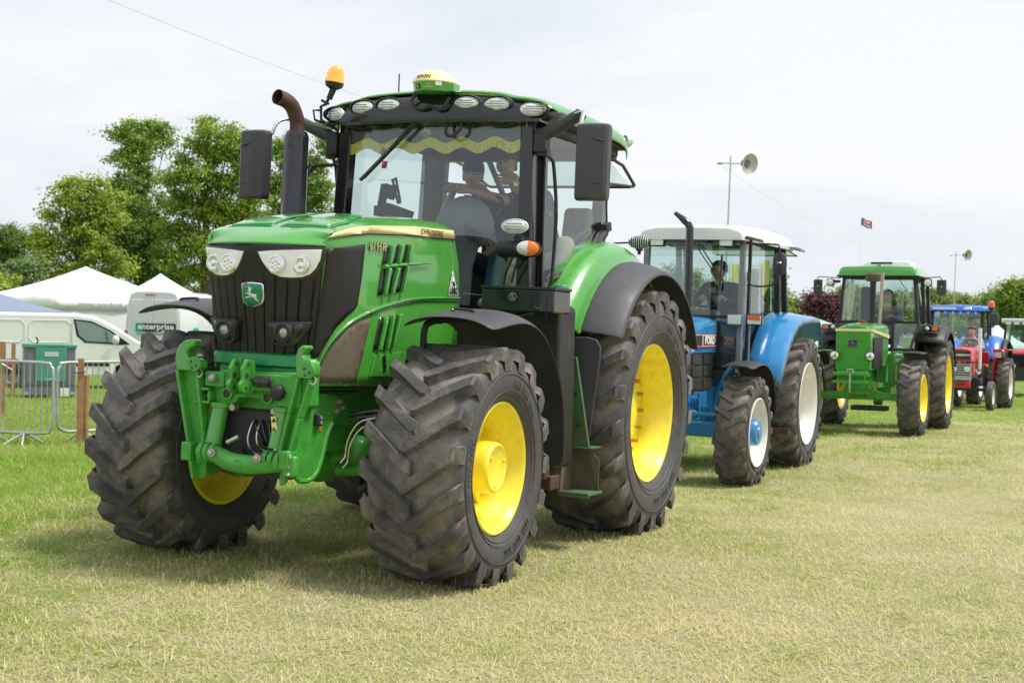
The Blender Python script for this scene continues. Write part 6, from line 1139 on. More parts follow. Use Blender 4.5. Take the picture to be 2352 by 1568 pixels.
xs = np.concatenate([np.linspace(-900, -60, 16), np.linspace(-55, -14, 22), np.linspace(-13, 13, 105), np.linspace(14, 60, 20), np.linspace(80, 900, 14)]); ysv = np.concatenate([np.linspace(-60, -9, 10), np.linspace(-8.8, 20, 110), np.linspace(21, 60, 30), np.linspace(65, 1500, 40)])
b = MB(); b.grid([[(x, y, gz(x, y)) for x in xs] for y in ysv]); gr_ = b.obj('ground', groundmat(), None, kind='structure', recalc=False, merge=0)
# grass blades, dense near the camera and thinner further off
def grassmesh():
    P = []; nmax = 820000; fx, fy = FW.x, FW.y
    dep = 4.0*np.exp(rng.random(nmax)**.92*math.log(48/4.0)); lat = (rng.random(nmax)*2-1); lat = np.sign(lat)*np.abs(lat)**1.12*(dep*.40+3.0)
    keep = rng.random(nmax) < np.clip((dep/9.)**.0, 0, 1); dep, lat = dep[keep], lat[keep]
    x = CW.x+FW.x*dep+RT.x*lat; y = CW.y+FW.y*dep+RT.y*lat
    cl_ = np.sin(x*2.1+1.3*np.sin(y*1.7))*np.sin(y*2.3+1.1*np.sin(x*1.9))          # tussocks
    lush = 1/(1+np.exp((x+2.2)*1.2))
    # tyre contact patches stay clear
    bare = np.zeros(len(x), bool)
    for cx, cy, w_, l_ in ((.987, 0, .30, .22), (-.987, 0, .30, .22), (.973, 2.8, .33, .26), (-.973, 2.8, .33, .26)): bare |= (abs(x-cx) < w_) & (abs(y-cy) < l_)
    pat = .5+.5*np.sin(x*7.3+1.7*np.sin(y*3.1+x))*np.sin(y*8.1+1.5*np.sin(x*4.3)); fine = .5+.5*np.sin(x*23+2*np.sin(y*9))*np.sin(y*27+2*np.sin(x*11)); k = ~bare & (rng.random(len(x)) < np.clip(.35+.5*pat+.35*fine+lush*.4, 0, 1)); x, y, dep, cl_, lush = x[k], y[k], dep[k], cl_[k], lush[k]; n = len(x)
    z = np.array([gz(a, c) for a, c in zip(x[:1], y[:1])])
    # terrain height, vectorised from the same rule
    xc = np.clip(x, -2.6, 2.6); near = -.0234*xc-.0106*np.minimum(np.maximum(y, -9), 4.5); S_ = lambda t: (lambda q: q*q*(3-2*q))(np.clip(t, 0, 1))
    near = np.where(x > 2.6, near*(1-.35*S_((x-2.6)/4)), near); far = np.interp(y, [4, 8, 17, 28, 60, 400], [-.15, -.185, -.145, -.262, -.35, -.6]); t = S_((y-3.6)/3.2); t = np.where(x < -2.6, np.maximum(t, S_((-2.6-x)/4)), t); z = near*(1-t)+far*t
    sc = np.clip(dep/8., 1, 3.2)
    h = (rng.gamma(3.0, .0085, n)+.010)*(1+.8*lush*np.clip(.4+cl_, 0, 1.4))*(1+.25*cl_)*np.clip(sc*.6, .8, 1.3); wd = (.0011+.0017*rng.random(n))*sc*1.12
    a = rng.random(n)*2*pi; lean = .3+2.6*rng.random(n)**1.1; lean *= (1-.45*lush); dx, dy = np.cos(a), np.sin(a); px, py = -dy*wd, dx*wd
    l1 = h*.55*lean; l2 = h*1.15*lean; h1 = h*.62/np.sqrt(1+lean*.6); h2 = h/np.sqrt(1+lean**2*.9)
    v = np.empty((n, 5, 3)); v[:, 0] = np.stack([x-px, y-py, z-.004], 1); v[:, 1] = np.stack([x+px, y+py, z-.004], 1); v[:, 2] = np.stack([x+dx*l1-px*.8, y+dy*l1-py*.8, z+h1], 1); v[:, 3] = np.stack([x+dx*l1+px*.8, y+dy*l1+py*.8, z+h1], 1); v[:, 4] = np.stack([x+dx*l2, y+dy*l2, z+h2], 1)
    me = bpy.data.meshes.new('grass'); me.vertices.add(n*5); me.vertices.foreach_set('co', v.ravel())
    base = np.arange(n)*5; nr_ = dep < 12; bn, bf = base[nr_], base[~nr_]         # near blades bend, far ones are single spikes
    q = np.stack([bn, bn+1, bn+3, bn+2], 1); tr = np.stack([bn+2, bn+3, bn+4], 1); far_ = np.stack([bf, bf+1, bf+4], 1); loops = np.concatenate([q.ravel(), tr.ravel(), far_.ravel()])
    ls = np.concatenate([np.arange(len(bn))*4, len(bn)*4+np.arange(len(bn))*3, len(bn)*7+np.arange(len(bf))*3])
    me.loops.add(len(loops)); me.loops.foreach_set('vertex_index', loops.astype(np.int32)); me.polygons.add(len(ls)); me.polygons.foreach_set('loop_start', ls.astype(np.int32)); me.update(calc_edges=True)
    A = me.attributes.new('rnd', 'FLOAT', 'POINT'); A.data.foreach_set('value', np.repeat(rng.random(n), 5)); me.materials.append(groundmat(True)); o = bpy.data.objects.new('grass', me); COL.objects.link(o); return tag(o, kind='stuff', label='short trampled grass, straw coloured in the lane and lush green at the left', cat='grass')
grassmesh()
# steel crowd barriers and timber posts
def barrier(name, label, p0, p1, n, group, r=.021):
    p0, p1 = V(p0), V(p1); L_ = (p1-p0).length; d = (p1-p0).normalized(); o = empty(name, p0, (0, -math.asin(d.z)*0, atan2(d.y, d.x)), label=label, cat='barrier', group=group); sl_ = d.z/sqrt(1-d.z*d.z); H = 1.10; z0 = .16
    q = lambda x, z: (x, 0, z+x*sl_); k = .16
    MB().tube([q(k, z0), q(.04, z0+.05), q(0, z0+k), q(0, H-k), q(.04, H-.05), q(k, H), q(L_-k, H), q(L_-.04, H-.05), q(L_, H-k), q(L_, z0+k), q(L_-.04, z0+.05), q(L_-k, z0), q(k, z0)], r, 10, smooth=3).obj('barrier_frame', 'galv', o)
    for i in range(n): x = L_*(i+1)/(n+1); MB().tube([q(x, z0), q(x, H)], .0075, 6).obj('upright_bar', 'galv', o)
    for x in (.42, L_-.42): b = MB(); b.tube([(x-.16, -.26, x*sl_-.0), (x, 0, z0+x*sl_), (x+.16, .26, x*sl_)], .018, 8); b.tube([(x+.13, -.26, x*sl_), (x, 0, z0+x*sl_), (x-.1, .26, x*sl_)], .016, 8); b.obj('barrier_foot', 'galv', o)
    return o
A0 = cb_(-330, 1470, 18.9); A0.z = gz(A0.x, A0.y); A1 = cb_(436, 1440, 18.6); A1.z = gz(A1.x, A1.y); B0 = cb_(474, 1430, 18.9); B0.z = gz(B0.x, B0.y); B1 = cb_(1260, 1400, 20.2); B1.z = gz(B1.x, B1.y)
barrier('crowd_barrier', 'galvanised crowd barrier standing free in front of the green and grey cabinet', A0, A1, 15, 'steel crowd barriers'); barrier('crowd_barrier', 'galvanised crowd barrier strapped to the timber post and running behind the front wheel', B0, B1, 16, 'steel crowd barriers')
def post(label, p, h, r, lean=(0, 0), sq=False, tape=False):
    plain = not (tape or 'strapped' in label); o = None if plain else empty('timber_post', p, (lean[0], lean[1], facing(p)), label=label, cat='post', group='timber posts by the barriers'); b = MB()
    if sq: b.box((0, 0, h/2), (r*2, r*1.6, h))
    else: b.tube([(0, 0, -.05), (0, 0, h*.5), (.006, 0, h)], [r, r*1.02, r*.95], 9)
    if plain: o = b.obj('timber_post', 'wood', None, bevel=.006, label=label, cat='post', group='timber posts by the barriers'); o.location = p; o.rotation_euler = (0, 0, facing(p)); return o
    b.obj('post_shaft', 'wood', o, bevel=.006)
    if tape: MB().tube([(-.16, -.04, h*.78), (0, -.07, h*.70), (.16, -.04, h*.62)], .012, 6, smooth=3).obj('post_tape', 'print_wh', o); MB().box((.13, -.05, h*.72), (.13, .02, .11)).obj('post_tape', 'redlens', o)
    return o
p = cb_(664, 1440, 18.7); p.z = gz(p.x, p.y); po = post('tall squared timber post strapped to the crowd barrier', p, 1.17, .042, sq=True); MB().tube([(-.09, .05, .98), (-.05, -.05, .975), (.05, -.05, .985), (.06, .05, .99)], .007, 6).obj('post_strap', 'rope', po)
p = cb_(706, 1440, 18.8); p.z = gz(p.x, p.y); post('shorter round timber stake beside the tall squared post', p, .94, .045)
p = cb_(14, 1190, 24); p.z = gz(p.x, p.y); post('thick timber post wrapped with red and white tape', p, 1.28, .055, sq=True, tape=True)
p = cb_(107, 1080, 29); p.z = gz(p.x, p.y); post('thin timber post between the taped post and the green cabinet', p, 1.14, .042, sq=True)
# generator cabinet
p = cb_(410, 1110, 29.3); p.z = gz(p.x, p.y); g_ = empty('generator', p, (0, 0, facing(p)+.06), label='grey generator cabinet with a jade green door behind the crowd barriers', cat='generator')
MB().box((0, .35, .55), (1.03, .75, 1.0)).obj('cabinet', 'genset', g_, bevel=.02); MB().box((0, .35, 1.09), (1.08, .8, .09)).obj('cabinet_lid', 'jade', g_, bevel=.02); dr = MB().box((.02, -.035, .72), (.62, .03, .74)).obj('cabinet_door', 'jade', g_, bevel=.01); MB().box((0, -.03, .27), (1.03, .012, .008)).obj('cabinet_seam', 'blackgloss', g_)
for k in range(3): MB().box((.03, -.054, .955-.033*k), (.28, .006, .020)).obj('door_stripe', 'print_wh', dr)
MB().box((.04, -.053, .40), (.24, .005, .014)).obj('door_stripe', 'print_wh', dr); MB().box((.30, -.03, .13), (.17, .008, .17)).obj('plate', 'print_wh', g_)
for s in (1, -1): MB().box((s*.46, -.03, .10), (.08, .02, .05)).obj('lifting_pocket', 'print_grey', g_); MB().box((s*.40, -.032, .62), (.10, .01, .60)).obj('vent_panel', 'genset', g_, bevel=.003)
MB().ball((-.33, -.0, 1.07), (.04, .04, .03), 10).obj('fuel_cap', 'amber', g_); MB().tube([(-.26, .2, 1.12), (-.23, .2, 1.2), (-.27, .2, 1.27)], .016, 6).obj('lever', 'rope', g_)
# small white van, side on
p = put(20, 33.0); vd = atan2(.657, .755); v1 = empty('parked_van', p, (0, 0, vd+.04), label='small white van parked side on behind the green cabinet', cat='van', group='vans parked behind the barriers')
sd = [(-.95, .42), (-.98, .7), (-.98, 1.45), (-.90, 1.75), (-.6, 1.80), (1.5, 1.80), (1.95, 1.74), (2.4, 1.52), (2.95, 1.16), (3.3, 1.08), (3.62, .96), (3.72, .70), (3.70, .38), (3.25, .34), (3.18, .55), (2.95, .68), (2.7, .68), (2.45, .55), (2.38, .32), (.48, .32), (.42, .55), (.2, .70), (-.05, .70), (-.28, .55), (-.34, .36)]
rows = [[(x, y, .30+(z-.30)*kz) for x, z in sd] for y, kz in ((.0, .955), (.04, .99), (.14, 1.0), (1.62, 1.0), (1.72, .99), (1.76, .955))]
b = MB(); b.grid(rows, wrap=True); b.add(rows[0], [tuple(range(len(sd)))]); b.add(rows[-1], [tuple(range(len(sd)))]); bd = b.obj('van_body', 'white', v1, bevel=.02, angle=30)
MB().prism([(1.50, -.012, 1.62), (1.85, -.012, 1.58), (2.28, -.012, 1.38), (2.62, -.012, 1.14), (2.55, -.012, 1.10), (1.75, -.012, 1.14), (1.58, -.012, 1.28)], (0, .012, 0)).obj('door_window', mat('van_window', (.25, .31, .31), .15, coat=.3), v1); MB().prism([(1.45, -.006, 1.66), (1.86, -.006, 1.62), (2.32, -.006, 1.40), (2.76, -.006, 1.08), (2.6, -.006, 1.06), (1.72, -.006, 1.10), (1.53, -.006, 1.26)], (0, .012, 0)).obj('window_seal', 'blackgloss', v1); MB().bar((2.20, -.016, 1.40), (2.26, -.016, 1.12), .03, .01).obj('window_bar', 'black', v1)
MB().prism([(2.52, -.014, 1.21), (2.76, -.014, 1.08), (2.46, -.014, 1.09)], (0, .004, 0)).obj('window_quarter', 'blackgloss', v1)
for x0, x1 in ((-.75, .35), (.45, 1.40)):
    MB().tube([(x0+.1, -.004, 1.62), (x1-.1, -.004, 1.62), (x1, -.004, 1.52), (x1, -.004, 1.20), (x1-.1, -.004, 1.10), (x0+.1, -.004, 1.10), (x0, -.004, 1.20), (x0, -.004, 1.52), (x0+.1, -.004, 1.62)], .010, 6).obj('panel_swage', 'white', v1)
MB().box((1.42, -.004, 1.0), (.012, .008, 1.2)).obj('door_gap', 'print_grey', v1); o = MB().ball((2.42, -.16, 1.18), (.09, .10, .12), 14).obj('door_mirror', 'silver', v1); MB().prism([(1.35, -.014, .62), (1.42, -.014, .68), (2.1, -.014, .68), (2.3, -.014, .60), (2.3, -.014, .54), (1.35, -.014, .54)], (0, .02, 0)).obj('side_moulding', 'blackgloss', v1, bevel=.006)
for x in (.07, 2.82):
    for y in (.1, 1.66): wl = empty('wheel', (x, y, .31), parent=v1); b = MB(); b.lathe([(-.1, .2), (-.11, .29), (-.08, .315), (.08, .315), (.11, .29), (.1, .2)], (0, 0, 0), (0, 1, 0), n=32, a=[0]*6); b.obj('tyre', 'tyre', wl, attr='tread'); MB().lathe([(-.09, .205), (-.07, .19), (-.05, .1), (-.08, .05), (-.08, 0)], (0, 0, 0), (0, 1, 0), n=24).obj('rim', 'greyplastic', wl)
    MB().prism([(x+.34*cos(a), .02, .36+.36*sin(a)) for a in np.linspace(-.1, pi+.1, 16)], (0, .3, 0)).obj('wheel_arch', 'black', v1)
MB().prism([(-.975, -.01, 1.02), (-.86, -.01, 1.02), (-.84, -.01, 1.42), (-.96, -.01, 1.42)], (0, .1, 0)).obj('tail_light', 'redlens', v1, bevel=.01)
# tall silver van seen from behind
cv = cb_(1270, 800, 45); p = V(cv.x, cv.y, gz(cv.x, cv.y)); v2 = empty('parked_van', p, (0, 0, facing(p)-.30), label='tall silver van seen from behind with a rental sign on its back door', cat='van', group='vans parked behind the barriers')
sc = [(-.93, .45), (-.95, 1.2), (-.93, 1.75), (-.86, 2.40), (-.78, 2.66), (-.60, 2.74), (0, 2.76), (.60, 2.74), (.78, 2.66), (.86, 2.40), (.93, 1.75), (.95, 1.2), (.93, .45)]
rows = [[(x*k, y, z if z < 1 else 1+(z-1)*kz) for x, z in sc] for y, k, kz in ((0, .93, .965), (.04, .97, .985), (.18, 1, 1), (4.3, 1, 1), (5.4, .9, .45), (5.8, .85, .2))]
b = MB(); b.grid(rows); b.add(rows[0], [tuple(range(13))]); b.add(rows[-1], [tuple(range(13))]); b.obj('van_body', 'silver', v2, bevel=.01, angle=30)
for s in (1, -1):
    dr = MB().prism([(s*.02, -.03, .62), (s*.80, -.03, .62), (s*.82, -.03, 1.8), (s*.76, -.03, 2.42), (s*.02, -.03, 2.46)], (0, .04, 0)).obj('rear_door', 'silver', v2, bevel=.012); MB().prism([(s*.12, -.038, 1.72), (s*.72, -.038, 1.72), (s*.66, -.038, 2.33), (s*.14, -.038, 2.36)], (0, .006, 0)).obj('door_panel', 'silver', dr, bevel=.01); MB().prism([(s*.12, -.038, .80), (s*.74, -.038, .80), (s*.74, -.038, 1.25), (s*.12, -.038, 1.25)], (0, .006, 0)).obj('door_panel', 'silver', dr, bevel=.01)
    MB().box((s*.885, -.01, 1.22), (.09, .06, .46)).obj('tail_light', 'redlens', v2, bevel=.01)
    for y in (1.2, 4.6): wl = MB().lathe([(-.1, .2), (-.12, .31), (-.08, .34), (.08, .34), (.12, .31), (.1, .2)], (s*.80, y, .34), (1, 0, 0), n=28, a=[0]*6).obj('tyre', 'tyre', v2, attr='tread')
MB().box((-.1, -.02, 2.60), (.32, .03, .035)).obj('brake_light', 'redlens', v2); MB().box((0, -.05, .50), (1.7, .12, .16)).obj('rear_bumper', 'greyplastic', v2, bevel=.02); MB().box((0, -.045, 1.04), (.52, .01, .11)).obj('number_plate', 'amber', v2)
sg = MB().box((.10, -.046, 1.545), (1.30, .006, .27)).obj('sign_panel', 'brand_dk', v2); MB().box((-.44, -.051, 1.545), (.24, .003, .27)).obj('sign_panel', 'print_gr', sg); MB().box((.04, -.046, 1.34), (1.15, .004, .035)).obj('sign_line', 'jade', sg)
lettering('sign_lettering', 'enterprise', 'print_wh', sg, (.10, -.056, 1.575), (1, 0, 0), (0, 0, 1), .26, width=1.18, bold=.008); lettering('sign_lettering', 'rent-a-car', 'print_wh', sg, (.50, -.056, 1.445), (1, 0, 0), (0, 0, 1), .09, width=.46, bold=.003)
MB().box((.92, 1.6, 1.25), (.1, .5, .6)).obj('side_decal', 'print_gr', v2)
# pop-up tents
def tent(label, p, rz, W_, D_, eave, peak, mt, walls=True, val=.34, group='pop-up tents', sag=.34, text=None, cat='tent'):
    o = empty('event_tent', p, (0, 0, rz), label=label, cat=cat, group=group); rows = []
    for t in np.linspace(0, 1, 15):
        k = 1-t; z = eave+(peak-eave)*(t-sag*t*(1-t)*1.4); pts = []
        for a in range(4):
            c0_, c1_ = [(-1, -1), (1, -1), (1, 1), (-1, 1)][a], [(1, -1), (1, 1), (-1, 1), (-1, -1)][a]
            for q in np.linspace(0, 1, 9)[:-1]: dip = .05*sin(pi*q)*(1-t); pts.append(((c0_[0]+(c1_[0]-c0_[0])*q)*W_/2*k*(1-dip*.6), (c0_[1]+(c1_[1]-c0_[1])*q)*D_/2*k*(1-dip*.6), z-dip*.6*(eave/3)*.3))
        rows.append(pts)
    MB().grid(rows, wrap=True).obj('tent_canopy', mt, o, angle=70, merge=1e-4)
    for a in range(4):
        c0_, c1_ = V(*[(-1, -1), (1, -1), (1, 1), (-1, 1)][a]+(0,)), V(*[(1, -1), (1, 1), (-1, 1), (-1, -1)][a]+(0,)); c0_ = V(c0_.x*W_/2, c0_.y*D_/2, 0); c1_ = V(c1_.x*W_/2, c1_.y*D_/2, 0)
        b = MB(); rr = [[c0_.lerp(c1_, q)*1.003+V(0, 0, z+random.uniform(-.01, .01)) for q in np.linspace(0, 1, 25)] for z in (eave+.01, eave-val)]; b.grid(rr); b.obj('tent_valance', mt, o, thick=.006)
        if walls:
            nrm = V((c1_-c0_).y, -(c1_-c0_).x, 0).normalized(); b = MB(); m_ = 60; rr = []
            for z in np.linspace(eave-val*.8, .02, 14): rr.append([c0_.lerp(c1_, q)*.985+nrm*(.045*sin(q*37+z*2.0*sin(q*9))+.05*sin(q*14+(z-1.2)*3.5*(q-.6)))*min(1, (eave-z)*.8)+V(0, 0, z) for q in np.linspace(0, 1, m_)])
            b.grid(rr); b.obj('tent_wall', mt, o, angle=80)
        MB().tube([c0_*.98, c0_*.98+V(0, 0, eave)], .022, 8).obj('tent_leg', 'galv', o)
    return o
pt = cb_(715, 35, 50); p = V(pt.x, pt.y, gz(pt.x, pt.y)); zt = pt.z-p.z
te = tent('large white pop-up tent with a web address on its valance, behind the vans', p, facing(p)+.55, 5.8, 5.8, 2.50, zt, 'canvas', val=.42)
for rz_, nm in ((0, 'front'), (1, 'side')):
    X = V(1, 0, 0) if rz_ == 0 else V(0, 1, 0); o_ = V(-.9, -2.93, 2.29) if rz_ == 0 else V(2.93, .2, 2.29)
    lettering('valance_lettering', 'www.nordvek.com', 'print_grey', te, o_, X, (0, 0, 1), .28, width=2.3); lettering('roof_lettering', 'nordvek', 'print_grey', te, o_+V(.4 if rz_ == 0 else -.62, .62 if rz_ == 0 else .0, .52), X, (0, .75, .55) if rz_ == 0 else (-.75, 0, .55), .26, width=1.3)
pt = ct_(1085, 1155, 62); p = V(pt.x, pt.y, gz(pt.x, pt.y)); tent('white pop-up tent whose peak shows above the silver van', p, facing(p)+.5, 4.4, 4.4, 2.5, pt.z-p.z, 'canvas')
pt = cb_(-330, 200, 37); p = V(pt.x, pt.y, gz(pt.x, pt.y)); tent('slate blue canopy rising above the roof of the white van', p, facing(p)+.35, 4.2, 4.2, 1.86, pt.z-p.z+.25, 'slate', walls=False, val=.07)
pt = at(2290, 744, 60); p = V(pt.x, pt.y, gz(pt.x, pt.y)); tent('far white pointed tent between the bright blue tractor and the last red one', p, facing(p)+.6, 2.0, 2.0, 1.5, pt.z-p.z, 'canvas')
pt = at(2300, 768, 66); p = V(pt.x, pt.y, gz(pt.x, pt.y)); 
pt = at(1862, 726, 42); p = V(pt.x, pt.y, gz(pt.x, pt.y)); 
M['jade2'] = mat('pale_green_canvas', (.34, .58, .48), .7, var=.06, bump=.3, bscale=4)
tent('pale green tent behind the second and third tractors', p, facing(p)+.4, 5.0, 4.4, 1.3, pt.z-p.z, 'jade2', walls=True, val=.15, sag=.05)
# loudspeaker masts
def mast(label, px, d, ytop, yh, pxh, r_h, s=1):
    p = put(px, d); top_ = at(px, ytop, d); h_ = top_.z-p.z; lean = .02; o = empty('loudspeaker_mast', p, (0, lean, 0), label=label, cat='loudspeaker', group='loudspeaker masts over the field'); k = d/FPX; ax = RT.copy(); ax.z = 0; ax.normalize(); fr = -FW.copy(); fr.z = 0; fr.normalize()
    MB().tube([(0, 0, -.1), (0, 0, h_*.5), (0, 0, h_)], [.035, .030, .024], 10).obj('mast_pole', 'galv', o); zz = h_-(yh-ytop)*k
    MB().tube([ax*-.36+V(0, 0, zz), ax*.3+V(0, 0, zz)], .022, 8).obj('cross_arm', 'galv', o); MB().cyl(ax*-.42+V(0, 0, zz), ax*-.26+V(0, 0, zz), .05).obj('driver_unit', 'galv', o)
    c = ax*((pxh-px)*k)+V(0, 0, zz); dd = (ax*.62+fr*.9+V(0, 0, -.18)).normalized(); MB().lathe([(-r_h*1.15, .03), (-r_h*.9, .05), (-r_h*.6, .10*r_h/.3), (-r_h*.3, r_h*.42), (-r_h*.1, r_h*.75), (0, r_h), (.012, r_h*1.02), (.0, r_h*.99)], c, dd, n=32).obj('horn_bell', 'steelhorn', o, thick=.006); MB().lathe([(-r_h*.95, .11), (-r_h*.55, .08), (-r_h*.35, .0)], c, dd, n=20).obj('horn_throat', 'greyplastic', o)
    return at(px, ytop, d)
M['steelhorn'] = mat('horn_metal', (.50, .48, .45), .5, metal=.5, var=.15, vscale=4)
t1 = mast('tall loudspeaker mast rising behind the blue tractor', 1659, 45, 360, 376, 1703, .33); t2 = mast('smaller far loudspeaker mast above the red tractor', 2186, 88, 578, 586, 2213, .36)
def wire(label, a, c, sagm, r=.006):
    P = [V(a).lerp(V(c), t)-V(0, 0, sagm*4*t*(1-t)) for t in np.linspace(0, 1, 40)]; b = MB(); b.tube(P, r, 5); b.obj('overhead_cable', 'cable', None, label=label, cat='cable', group='loudspeaker cables')
wire('thin cable from the tall loudspeaker mast up across the sky to the left', t1-V(0, 0, .1), at(-350, -260, 13), .95, .0032); wire('thin cable sagging from the tall mast down to the far loudspeaker mast', t1-V(0, 0, .3), t2, 1.2, .005)
# union flag
p = put(1972, 80); fz = at(1972, 500, 80); fo = empty('national_flag', p, label='small union flag on a thin pole in the sky above the older green tractor', cat='flag'); MB().tube([(0, 0, 0), (0, 0, fz.z-p.z+.1)], .004, 6).obj('flag_pole', 'cable', fo)
def flagf(u, v, off=0.):
    ax = RT.copy(); ax.z = 0; ax.normalize(); q = V(0, 0, fz.z-p.z)+ax*(u*.62)+V(0, 0, -v*.46-u*.22+.03*sin(u*9)); return q-FW*(off)+FW*(.05*sin(u*7+v*2))
def fpatch(poly, mt, off, nm='flag_cloth'):
    bm = bmesh.new(); vs = [bm.verts.new((a, c, 0)) for a, c in poly]; bm.faces.new(vs)
    for k in np.linspace(.1, .9, 9): bmesh.ops.bisect_plane(bm, geom=bm.verts[:]+bm.edges[:]+bm.faces[:], plane_co=(k, 0, 0), plane_no=(1, 0, 0))
    bm.verts.index_update(); b = MB(); b.add([flagf(v.co.x, v.co.y, off) for v in bm.verts], [tuple(v.index for v in f.verts) for f in bm.faces]); bm.free(); return b.obj(nm, mt, fo, recalc=False)
M['flagblue'] = mat('flag_blue', (.08, .11, .38), .8); M['flagred'] = mat('flag_red', (.62, .02, .04), .8)
fpatch([(0, 0), (1, 0), (1, 1), (0, 1)], 'flagblue', 0)
for a_, c_ in (((0, 0), (1, 1)), ((0, 1), (1, 0))):
    s_ = 1 if c_[1] > a_[1] else -1; fpatch([(0, max(0, min(1, a_[1]+.0))), (.09, a_[1]), (1, c_[1]-s_*.22), (1, c_[1]), (.82, c_[1]), (0, a_[1]+s_*.22)], 'print_wh', .006, 'flag_saltire'); fpatch([(0, a_[1]), (.03, a_[1]), (1, c_[1]-s_*.035), (1, c_[1]), (.97, c_[1]), (0, a_[1]+s_*.035)], 'flagred', .010, 'flag_saltire')
for w1, mt, of in ((.17, 'print_wh', .014), (.09, 'flagred', .018)): fpatch([(.5-w1*.6, 0), (.5+w1*.6, 0), (.5+w1*.6, 1), (.5-w1*.6, 1)], mt, of, 'flag_cross'); fpatch([(0, .5-w1), (1, .5-w1), (1, .5+w1), (0, .5+w1)], mt, of+.002, 'flag_cross')
# feather banners glimpsed through the blue tractor's cab
for px, y0_, y1_, lab in ((1742, 597, 735, 'yellow feather banner seen through the side glass of the blue tractor'), (1672, 606, 740, 'yellow feather banner seen through the windscreen of the blue tractor')):
    p = put(px, 60); zt = at(px, y0_, 60).z-p.z; o = empty('feather_banner', p, label=lab, cat='banner', group='yellow feather banners'); MB().tube([(0, 0, 0), (0, 0, zt)], .035, 8).obj('banner_pole', 'print_wh', o); ax = V(RT.x, RT.y, 0).normalized()
    b = MB(); b.grid([[ax*(.10+u*wd_)+V(0, 0, z)+V(FW.x, FW.y, 0)*(.05*sin(u*4+z)) for u in np.linspace(0, 1, 6)] for z, wd_ in ((zt, .30), (zt-.3, .34), (zt-.8, .33), (zt-1.2, .26), (zt-1.5, .12))]); b.obj('banner_cloth', 'feather', o); b = MB()
    for k in range(7): b.box(ax*.27+V(0, 0, zt-.3-.13*k)-V(FW.x, FW.y, 0)*.09, (.03, .02, .07))
    b.obj('banner_lettering', 'print_grey', o, kind='stuff')
# ------------------------------------------------------------------ trees
def leafmat(name, c0, c1, tr=.45):
    m = bpy.data.materials.new(name); m.use_nodes = True; t = m.node_tree; b = t.nodes['Principled BSDF']; L = t.links.new; a = N(t, 'ShaderNodeAttribute', attribute_name='rnd'); r = N(t, 'ShaderNodeMix', data_type='RGBA'); r.inputs[6].default_value = (*c0, 1); r.inputs[7].default_value = (*c1, 1)
    g = N(t, 'ShaderNodeNewGeometry'); n = N(t, 'ShaderNodeTexNoise', i_Scale=.45, i_Detail=3.); L(g.outputs['Position'], n.inputs['Vector']); k = N(t, 'ShaderNodeMath', operation='MULTIPLY_ADD'); L(a.outputs['Fac'], k.inputs[0]); k.inputs[1].default_value = .6; k2 = N(t, 'ShaderNodeMapRange', i_1=.35, i_2=.65, i_3=-.1, i_4=.5); L(n.outputs[0], k2.inputs[0]); L(k2.outputs[0], k.inputs[2]); L(k.outputs[0], r.inputs[0])
    L(r.outputs[2], b.inputs['Base Color']); b.inputs['Roughness'].default_value = .55; d = N(t, 'ShaderNodeBsdfTranslucent'); L(r.outputs[2], d.inputs[0]); x = N(t, 'ShaderNodeMixShader'); x.inputs[0].default_value = tr; L(b.outputs[0], x.inputs[1]); L(d.outputs[0], x.inputs[2]); L(x.outputs[0], t.nodes['Material Output'].inputs[0]); return m
LM = dict(lime=leafmat('lime_leaf', (.16, .26, .03), (.42, .55, .08)), mid=leafmat('mid_leaf', (.14, .24, .03), (.36, .50, .075)), gold=leafmat('golden_leaf', (.20, .28, .03), (.50, .57, .09)), dark=leafmat('dark_leaf', (.10, .18, .035), (.26, .38, .06)), sage=leafmat('sage_leaf', (.11, .19, .06), (.30, .42, .15)), purple=leafmat('copper_leaf', (.08, .03, .045), (.22, .10, .12)), far=leafmat('far_leaf', (.15, .23, .05), (.36, .45, .11)))
